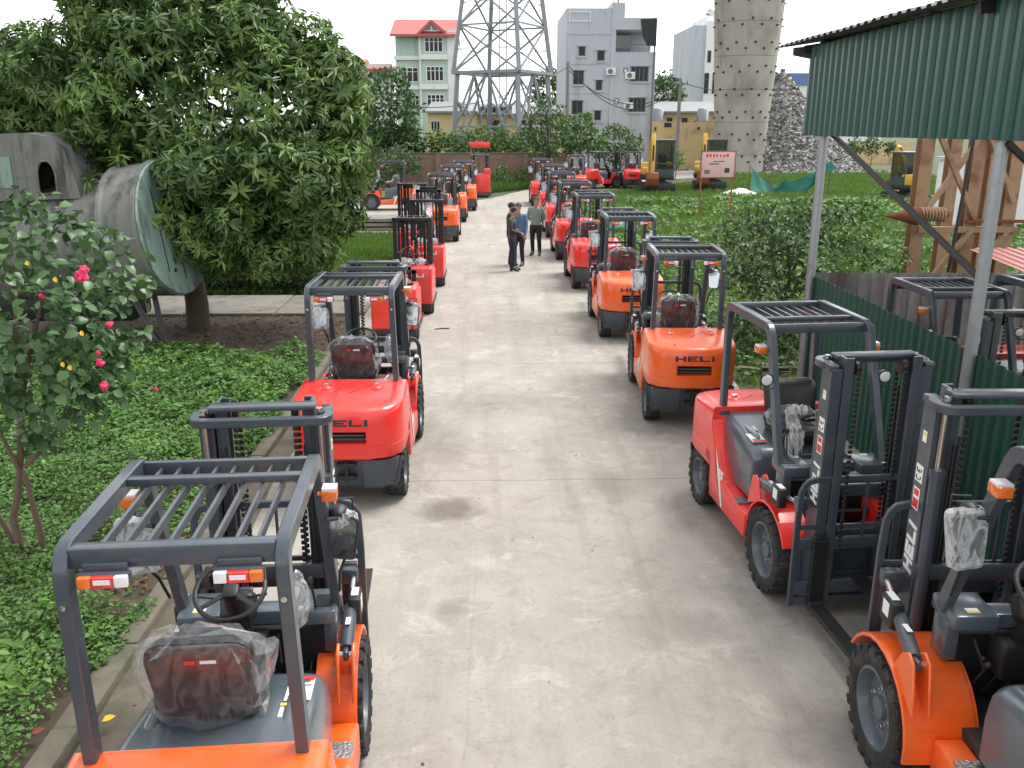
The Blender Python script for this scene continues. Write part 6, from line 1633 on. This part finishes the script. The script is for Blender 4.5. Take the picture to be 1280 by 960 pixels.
# ---------------------------------------------------------------- machines and things on the field
def excavator(label, x, y, deg, scale=1.0):
    t = thing('mini_excavator', label, 'excavator', (x, y, 0), R(deg), 'small yellow excavators')
    t.scale = (scale,) * 3
    for s in (-1, 1):
        m = MB(); ring = [(-.85, .02), (.85, .02), (1.02, .12), (1.05, .26), (.95, .42), (-.95, .42), (-1.05, .26), (-1.02, .12)]
        m.prism(ring, 'x', *sorted((s * .50, s * .82)), bev=.03)
        for k in range(14): m.bb((min(s * .49, s * .83), -.90 + k * .138, .415), (max(s * .49, s * .83), -.83 + k * .138, .445))
        tr = m.build('track', 'tyre', t)
        m = MB()
        for k in range(5): m.lathe([(.10, 0), (.10, .012), (.03, .03)], (s * .82, -.7 + .35 * k, .18), 'x', 12)
        m.build('track_rollers', 'grey', tr)
    m = MB(); m.bb((-.50, -.5, .25), (.50, .5, .52)); m.lathe([(.42, .52), (.42, .62)], (0, 0, 0), 'z', 20); m.build('undercarriage', 'black', t)
    m = MB(); m.bb((-.80, 1.02, .10), (.80, 1.10, .48), bev=.02); m.bb((-.45, .5, .24), (-.35, 1.05, .34)); m.bb((.35, .5, .24), (.45, 1.05, .34)); m.build('dozer_blade', 'black', t)
    m = MB(); m.prism([(-.78, .55), (.78, .55), (.78, -.75), (.45, -1.0), (-.45, -1.0), (-.78, -.75)] and [(-.78, -.62), (-.40, -1.0), (.40, -1.0), (.78, -.62), (.78, .62), (-.78, .62)], 'z', .62, .86, bev=.03); m.build('platform', 'black', t)
    m = MB(); m.prism([(-.76, -.62), (-.40, -.98), (.40, -.98), (.76, -.62), (.76, -.30), (-.76, -.30)], 'z', .865, 1.42, bev=.06, seg=3); m.bb((.22, -.30, .865), (.76, .58, 1.22), bev=.05, seg=3); m.build('engine_cover', 'yellow', t)
    m = MB()
    for xx in (-.74, .14):
        for yy in (-.55, .52): m.bb((xx - .03, yy - .03, .86), (xx + .03, yy + .03, 2.42))
    m.bb((-.80, -.62, 2.42), (.20, .60, 2.54), bev=.04); m.bb((-.78, .48, .86), (.18, .56, 1.12)); m.bb((-.785, -.55, .86), (-.725, .5, 1.3)); cb = m.build('cab', 'grey', t)
    for lo, hi in (((-.71, .50, 1.12), (.11, .52, 2.42)), ((-.75, -.52, 1.3), (-.735, .49, 2.42)), ((.135, -.52, 1.22), (.15, .49, 2.42)), ((-.71, -.56, 1.42), (.11, -.545, 2.42))):
        m = MB(); m.bb(lo, hi); m.build('cab_window', 'cabglass', cb)
    m = MB(); m.bb((-.5, -.35, 1.2), (-.05, .0, 1.32), bev=.04); m.bb((-.5, -.42, 1.3), (-.05, -.32, 1.8), bev=.04); m.build('seat', 'black', cb)
    bx = .42
    m = MB(); m.bb((bx - .18, .55, .80), (bx + .18, .95, 1.10), bev=.03); m.build('swing_bracket', 'yellow', t)
    m = MB(); m.bar([(bx, .85, 1.0), (bx, 1.05, 1.75), (bx, 1.35, 2.35), (bx, 1.75, 2.62)], .22, .27, (1, 0, 0), c=.02); m.build('boom', 'yellow', t)
    m = MB(); m.bar([(bx, 1.62, 2.78), (bx, 1.80, 2.45), (bx, 1.72, 1.0)], .18, .22, (1, 0, 0), c=.02); m.build('arm', 'yellow', t)
    m = MB()
    for a, b in (((bx, .95, .95), (bx, 1.45, 2.1)), ((bx, 1.3, 2.5), (bx, 1.66, 2.82)), ((bx, 1.88, 2.3), (bx, 1.90, 1.1))):
        a, b = Vector(a), Vector(b); m.tube([tuple(a), tuple(a.lerp(b, .6))], .05, mi=0); m.tube([tuple(a.lerp(b, .6)), tuple(b)], .028, mi=1)
    m.build('hydraulic_cylinders', ['black', 'steel'], t)
    m = MB(); m.prism([(1.60, 1.05), (1.95, 1.0), (2.05, .75), (1.95, .45), (1.68, .30), (1.45, .42), (1.72, .55), (1.78, .75), (1.62, .95)], 'x', bx - .30, bx + .30, bev=.01)
    for k in range(4): m.box((bx - .24 + .16 * k, 1.42, .42), (.05, .16, .035), rot=(.4, 0, 0))
    m.build('bucket', 'rustdark', t); return t
p = at(822, 240, 53.5)
EX = excavator('yellow mini excavator with a black framed cab, its brown bucket lowered toward the viewer', p.x - .1, 53.5, 176, 1.2)
p = at(888, 238, 54.5); c = copy_tree(EX); c.location = (p.x, 55.0, 0); c.rotation_euler = (0, 0, R(170)); c['label'] = 'yellow mini excavator standing half hidden behind the pink notice board'
p = at(1136, 238, 46); c = copy_tree(EX); c.location = (p.x + .2, 46.5, 0); c.rotation_euler = (0, 0, R(14)); c.scale = (1.0,) * 3; c['label'] = 'yellow mini excavator far right on the field, turned away beside the rusty frame'

M['board'] = pmat('faded_pink_board', (0.62, 0.42, 0.40), 0.7, var=0.12, scale=3, dirt=(0.50, 0.28, 0.26), dirt_lo=.55, dirt_hi=.75, dscale=2)
M['legrust'] = pmat('rusty_red_leg', (0.28, 0.09, 0.055), 0.8, var=0.25)
bp_ = at(893, 273, 38.0); bd = thing('notice_board', 'faded pink notice board on two thin rusty red legs in the field', 'sign', (bp_.x, 38, 0), R(8))
zt, zb = at(893, 189, 38).z, at(893, 222, 38).z
m = MB(); m.bb((-.78, -.03, zb), (.78, 0, zt), bev=.005); bo = m.build('board', 'board', bd)
m = MB()
for a in (-.78, .74): m.bb((a, -.045, zb - .02), (a + .04, .015, zt + .02))
m.bb((-.78, -.045, zt - .02), (.78, .015, zt + .02)); m.bb((-.78, -.045, zb - .02), (.78, .015, zb + .02)); m.build('board_frame', 'legrust', bd)
for s in (-1, 1):
    m = MB(); m.bb((s * .70 - .03, .005, 0), (s * .70 + .03, .055, zb + .4)); m.build('leg', 'legrust', bd)
m = MB(); hgt = zt - zb
for k in range(7): m.bb((-.55 + .15 * k, -.034, zb + hgt * .78), (-.55 + .15 * k + random.uniform(.06, .11), -.031, zb + hgt * random.uniform(.87, .92)), mi=0)
m.bb((-.22, -.034, zb + hgt * .60), (.28, -.031, zb + hgt * .63), mi=1); m.bb((-.40, -.034, zb + hgt * .50), (.05, -.031, zb + hgt * .54), mi=1); m.bb((.30, -.034, zb + hgt * .18), (.52, -.031, zb + hgt * .36), mi=1); m.bb((-.60, -.034, zb + hgt * .15), (-.36, -.031, zb + hgt * .30), mi=2)
m.build('faded_markings', ['redst', 'ink', 'frame'], bo)

M['net'] = pmat('green_shade_net', (0.003, 0.125, 0.085), 0.7, var=0.25, scale=4)
q0, q1, q2 = at(938, 208, 52), at(1040, 198, 51), at(990, 240, 51.5)
v_, nu, nv_ = [], 26, 9
for i in range(nu):
    u = i / (nu - 1)
    for j in range(nv_):
        w = j / (nv_ - 1); top = q0.lerp(q1, u); sag = -1.55 * math.sin(math.pi * u ** .75) * (.75 + .25 * w) - (1.0 * w) * (1 - u * .45)
        v_.append((top.x + .12 * math.sin(9 * u + 4 * w), top.y - .6 * w + .22 * math.sin(14 * u + 3 * w), max(.06, top.z + sag + .10 * math.sin(17 * u + 5 * w) + .06 * math.sin(31 * u - 9 * w))))
m = MB(); m.faces(v_, [(i * nv_ + j, (i + 1) * nv_ + j, (i + 1) * nv_ + j + 1, i * nv_ + j + 1) for i in range(nu - 1) for j in range(nv_ - 1)])
nt = thing('shade_net', 'crumpled green shade net sagging between stakes in front of the rubble heap', 'net', (q2.x, 51.5, 0)); world_part(m, 'net', 'net', nt, angle=60, fix=False)
for q in (q0, q1, at(965, 215, 51.2)):
    m = MB(); m.tube([(q.x, q.y + .05, 0), (q.x, q.y + .05, q.z + .1)], .03); world_part(m, 'stake', 'barkl', nt)
v_ = []
for i in range(10):
    for j in range(8): v_.append((i / 9 * 2.2 - 1.1 + .1 * math.sin(j), j / 7 * 1.4 - .7, .05 + .4 * max(0, 1 - abs(i - 4) / 4.5) * max(0, 1 - abs(j - 3.5) / 4) + .05 * math.sin(i * 2.1 + j)))
q = at(928, 241, 51); m = MB(); m.faces(v_, [(i * 8 + j, i * 8 + j + 1, (i + 1) * 8 + j + 1, (i + 1) * 8 + j) for i in range(9) for j in range(7)])
o = m.build('white_sheet', 'white', None, angle=40, fix=False); o.location = (q.x, 51, .0); tag(o, 'crumpled white sheet lying on the grass left of the green net', 'sheet')
v_ = []
q = at(772, 283, 33)
for i in range(12):
    for j in range(8): v_.append((q.x + i / 11 * 1.8 - .9, 33 + j / 7 * 1.2, .1 + .45 * max(0, 1 - abs(i - 5.5) / 6) * (1 - abs(j - 3.5) / 4.2) + .05 * math.sin(i * 2.3 + j * 1.4)))
m = MB(); m.faces(v_, [(i * 8 + j, i * 8 + j + 1, (i + 1) * 8 + j + 1, (i + 1) * 8 + j) for i in range(11) for j in range(7)])
tag(m.build('green_net', 'net', None, (q.x, 33, 0), angle=50, fix=False), 'bundle of green net lying in the field behind the second orange forklift', 'net')
# slabs stacked on the left yard, strap on the lane
pl = at(492, 284, 34.5); st = thing('slab_stack', 'flat pale slabs laid in layers on the yard beyond the mango tree', 'slab stack', (pl.x - .2, 34.6, 0))
for k in range(3):
    m = MB(); m.bb((-1.3 + .06 * k, -.8, .004 + .17 * k), (1.2 - .05 * k, .8, .12 + .17 * k), bev=.01); m.build('slab', 'slab', st)
    for s in (-.9, .8):
        m = MB(); m.bb((s, -.8, .12 + .17 * k), (s + .1, .8, .172 + .17 * k)); 
        if k < 2: m.build('bearer', 'bark', st)
        else: m.bm.free()
q = at(552, 411, 1); g0 = Vector((0, 0, 3.9)); d = q - g0; q = g0 + d * ((.012 - 3.9) / d.z)
m = MB(); m.bar([tuple(q + Vector((-.13, -.02, 0))), tuple(q + Vector((0, .02, .005))), tuple(q + Vector((.15, .05, .0)))], .05, .012, (0, 1, 0), c=.002)
tag(m.build('strap', 'black', None, tuple(q)), 'short black strap lying on the lane beside the red trucks', 'strap')
# broken boards and litter beside the corner of the green fence
for k, (px, py, ln, az, c) in enumerate(((968, 452, 1.0, .5, 'bark'), (955, 462, .8, -.2, 'barkl'), (985, 460, .9, .1, 'bark'))):
    q = at(px, py, 1); d = q - g0; q = g0 + d * ((.14 + .03 * k - 3.9) / d.z); m = MB(); m.box((0, 0, 0), (ln, .12, .03), rot=(0, .05, az), bev=.004)
    o = m.build('board', c); o.location = q; tag(o, ('dark broken board lying behind the red forklift by the fence corner', 'pale short board lying in the weeds near the fence corner', 'board leaning on the fence corner behind the red forklift')[k], 'board')

# ---------------------------------------------------------------- the four men on the lane
M['skin'] = pmat('skin', (0.42, 0.235, 0.165), 0.5, var=0.08, scale=20)
M['hair'] = pmat('black_hair', (0.012, 0.010, 0.009), 0.5, var=0.3, scale=60)
M['leather'] = pmat('black_leather', (0.024, 0.024, 0.026), 0.38, var=0.3, scale=12, bump=0.4, bscale=20)
M['blackj'] = pmat('black_cloth', (0.016, 0.017, 0.020), 0.8, var=0.2, bump=0.3, bscale=20)
M['blues'] = pmat('blue_shirt_cloth', (0.105, 0.165, 0.29), 0.85, var=0.14, scale=8, bump=0.4, bscale=18)
M['sage'] = pmat('grey_green_knit', (0.185, 0.235, 0.195), 0.9, var=0.1, scale=10, bump=0.4, bscale=30)
M['navy'] = pmat('navy_trousers', (0.014, 0.017, 0.034), 0.8, var=0.2, scale=8, bump=0.3, bscale=15)
M['blackt'] = pmat('black_trousers', (0.013, 0.013, 0.015), 0.8, var=0.2, scale=8, bump=0.3, bscale=15)
M['shoe'] = pmat('dark_shoe_leather', (0.020, 0.016, 0.014), 0.35, var=0.2)

def person(label, x, y, deg, h, top, legs, pose, group='men standing on the lane'):
    """one skinned body: +Y is the facing direction; pose gives hands, feet and head turn"""
    root = thing('person', label, 'person', (x, y, 0), R(deg), group)
    k = h / 1.72
    J = {'pel': (0, 0, .93, .135, .105), 'wst': (0, .005, 1.07, .130, .100), 'chs': (0, .0, 1.27, .150, .108), 'tor': (0, -.01, 1.40, .105, .085), 'nek': (0, .0, 1.475, .052, .055)}
    hd = pose.get('head', (0, .03)); hx_, hy_ = hd
    J['jaw'] = (hx_ * .6, .025 + hy_ * .6, 1.545, .060, .066); J['hed'] = (hx_, .015 + hy_, 1.625, .077, .092); J['crn'] = (hx_, .0 + hy_, 1.69, .058, .070)
    bones = []
    for s, n in ((-1, 'l'), (1, 'r')):
        el, ha = pose['arm_' + n]; ft = pose['foot_' + n]
        J['sh' + n] = (s * .175, -.01, 1.385, .066, .066); J['el' + n] = (*el, .050, .050); J['wr' + n] = (*ha, .036, .036)
        d = (Vector(ha) - Vector(el)).normalized(); J['hn' + n] = (*(Vector(ha) + d * .07), .040, .026)
        J['hp' + n] = (s * .095, 0, .86, .098, .100); J['kn' + n] = (s * .10 * .5 + ft[0] * .5 + 0, ft[1] * .5 + .03, .49, .068, .070); J['an' + n] = (ft[0], ft[1] - .03, .10, .052, .055)
        J['he' + n] = (ft[0], ft[1] - .045, .045, .042, .042); J['to' + n] = (ft[0] + s * .03, ft[1] + .16, .040, .040, .032)
        bones += [('sh' + n, 'el' + n, 0), ('el' + n, 'wr' + n, 0), ('wr' + n, 'hn' + n, 2), ('hp' + n, 'kn' + n, 1), ('kn' + n, 'an' + n, 1), ('an' + n, 'he' + n, 3), ('an' + n, 'to' + n, 3)]
    V3 = lambda n: Vector(J[n][:3]) * k
    cg_ = MB()
    tors = [(.80, .150, .108), (.92, .168, .118), (1.04, .150, .108), (1.18, .166, .116), (1.30, .188, .118), (1.37, .190, .108), (1.415, .150, .090), (1.445, .095, .072), (1.475, .060, .058), (1.56, .054, .056)]
    cg_.loft([[(rx * k * math.cos(t), ((ry * math.sin(t)) + (hy_ * .5 if z > 1.46 else 0)) * k, z * k) for t in np.linspace(0, 2 * math.pi, 20, endpoint=False)] for z, rx, ry in tors])
    cg_.sphere(tuple(V3('hed')), .094 * k, (.78, .98, 1.18), u=18, v=12); cg_.sphere(tuple(V3('jaw') + Vector((0, .018, .0)) * k), .068 * k, (.85, 1, .9), u=14, v=10)
    for a, b, m_ in bones:
        ra, rb = (J[a][3] + J[a][4]) / 2 * k, (J[b][3] + J[b][4]) / 2 * k
        pa_, pb_ = V3(a), V3(b); cg_.tube([tuple(pa_), tuple(pa_.lerp(pb_, .5)), tuple(pb_)], 1.0, n=12, scale=[ra, (ra + rb) / 2 * 1.04, rb]); cg_.sphere(tuple(pa_), ra, u=12, v=8); cg_.sphere(tuple(pb_), rb, u=12, v=8)
    me = bpy.data.meshes.new('cage'); bmesh.ops.recalc_face_normals(cg_.bm, faces=cg_.bm.faces); cg_.bm.to_mesh(me); cg_.bm.free()
    tmp = bpy.data.objects.new('body_cage', me); COL.objects.link(tmp)
    rm = tmp.modifiers.new('remesh', 'REMESH'); rm.mode = 'VOXEL'; rm.voxel_size = .017
    sm_ = tmp.modifiers.new('smooth', 'SMOOTH'); sm_.factor = .5; sm_.iterations = 4
    bpy.context.view_layer.update()
    ev = tmp.evaluated_get(bpy.context.evaluated_depsgraph_get()); body = bpy.data.meshes.new_from_object(ev)
    bpy.data.objects.remove(tmp)
    body.name = 'body'
    bm_ = bmesh.new(); bm_.from_mesh(body)
    segs = [(V3(a), V3(b), m_, (J[a][3] + J[b][3]) / 2 * k) for a, b, m_ in bones if a[:2] != 'hp']
    for f in bm_.faces:
        c = f.calc_center_median()
        best = (.0, 0) if c.z > pose.get('hem', .9) * k else (.0, 1)
        if c.z > 1.452 * k: best = (0, 2)
        for a, b, m_, rr in segs:
            t = max(0, min(1, (c - a).dot(b - a) / (b - a).length_squared)); dd = (c - a.lerp(b, t)).length - rr * 1.25
            if dd < best[0]: best = (dd, m_)
        f.material_index = best[1]
    # fingers and nose join the same mesh
    for n, s in (('l', -1), ('r', 1)):
        if pose.get('hide_' + n): continue
        w, hn = Vector(J['wr' + n][:3]) * k, Vector(J['hn' + n][:3]) * k; d = (hn - w).normalized(); sd_ = d.cross(Vector((0, 0, 1))); sd_ = sd_.normalized() if sd_.length > .1 else Vector((1, 0, 0)); up2 = sd_.cross(d)
        fm = MB()
        for q, (o_, ln) in enumerate(((-.030, .070), (-.010, .080), (.010, .076), (.030, .060))):
            b0 = hn + sd_ * o_; fm.tube([tuple(b0 - d * .03), tuple(b0 + d * ln * .5 - up2 * .006), tuple(b0 + d * ln * .85 - up2 * .025)], .0095, n=6, scale=[1, .95, .7])
        b0 = hn - d * .03 - sd_ * .035; fm.tube([tuple(b0), tuple(b0 - sd_ * .02 + d * .03), tuple(b0 - sd_ * .02 + d * .06 - up2 * .01)], .011, n=6, scale=[1, .95, .7])
        for f in fm.bm.faces: f.material_index = 2
        tm = bpy.data.meshes.new('t'); fm.bm.to_mesh(tm); fm.bm.free(); bm_.from_mesh(tm); bpy.data.meshes.remove(tm)
    fm = MB(); hc = Vector(J['hed'][:3]) * k
    fm.sphere(tuple(hc + Vector((0, .088, -.022)) * k), .016 * k, (.8, 1.2, 1.5), u=8, v=6)
    for s in (-1, 1): fm.sphere(tuple(hc + Vector((s * .078, -.005, -.02)) * k), .022 * k, (.4, .9, 1.4), u=8, v=6)
    for f in fm.bm.faces: f.material_index = 2
    tm = bpy.data.meshes.new('t'); fm.bm.to_mesh(tm); fm.bm.free(); bm_.from_mesh(tm); bpy.data.meshes.remove(tm)
    bm_.to_mesh(body); bm_.free(); body.shade_smooth()
    for mm in (top, legs, 'skin', 'shoe'): 
        body.materials.append(M[mm])
    o = link(bpy.data.objects.new('body', body), root)
    m = MB(); m.sphere(tuple(hc + Vector((0, -.016, .034)) * k), .100 * k, (.86, 1.06, .92), u=20, v=14, jit=.02)
    bmesh.ops.delete(m.bm, geom=[v for v in m.bm.verts if (v.co - hc).y > (.055 if (v.co - hc).z < .052 * k else .2) * k or (v.co - hc).z < -.05 * k or ((v.co - hc).y > .02 * k and (v.co - hc).z < .0)], context='VERTS')
    m.build('hair', 'hair', root, angle=70)
    for s in (-1, 1): m = MB(); m.sphere(tuple(hc + Vector((s * .030, .080, .006)) * k), .011 * k, u=8, v=6); m.box(tuple(hc + Vector((s * .031, .084, .028)) * k), (.034 * k, .01, .007)); m.build('eye', 'hair', root)
    m = MB()
    m = MB(); m.box(tuple(hc + Vector((0, .078, -.058)) * k), (.045 * k, .014, .009), bev=.003); m.build('mouth', 'redst', root)
    return root
pA, pC, pD = (.64, 24.25), (.86, 25.15), (1.44, 27.2)
person('man in a black leather jacket and navy trousers looking down, nearest of the group', pA[0], pA[1], -105, 1.72, 'leather', 'navy',
       dict(head=(.0, .065), arm_l=((-.24, .02, 1.13), (-.08, .22, 1.02)), arm_r=((.24, .02, 1.13), (.06, .24, 1.04)), foot_l=(-.10, .02), foot_r=(.11, .04), hem=.90))
person('man in a black jacket, mostly hidden behind the man in black leather', .62, 25.25, -95, 1.76, 'blackj', 'blackt',
       dict(head=(.0, .03), arm_l=((-.25, -.04, 1.12), (-.23, .10, .90)), arm_r=((.25, -.04, 1.12), (.23, .10, .90)), foot_l=(-.11, .0), foot_r=(.11, .03), hem=.88))
person('man in a blue shirt and dark trousers, standing right of the two in black', pC[0], pC[1], 150, 1.76, 'blues', 'navy',
       dict(head=(.0, .05), arm_l=((-.215, -.03, 1.12), (-.215, .05, .86)), arm_r=((.215, -.03, 1.12), (.215, .05, .86)), foot_l=(-.10, .0), foot_r=(.12, .06), hem=.90))
person('man in a grey green sweater and black trousers with his hands behind his back', pD[0], pD[1], 165, 1.76, 'sage', 'blackt',
       dict(head=(-.02, .03), arm_l=((-.27, -.08, 1.13), (-.07, -.17, .97)), arm_r=((.27, -.08, 1.13), (.07, -.17, .99)), foot_l=(-.13, .05), foot_r=(.10, -.02), hem=.93))
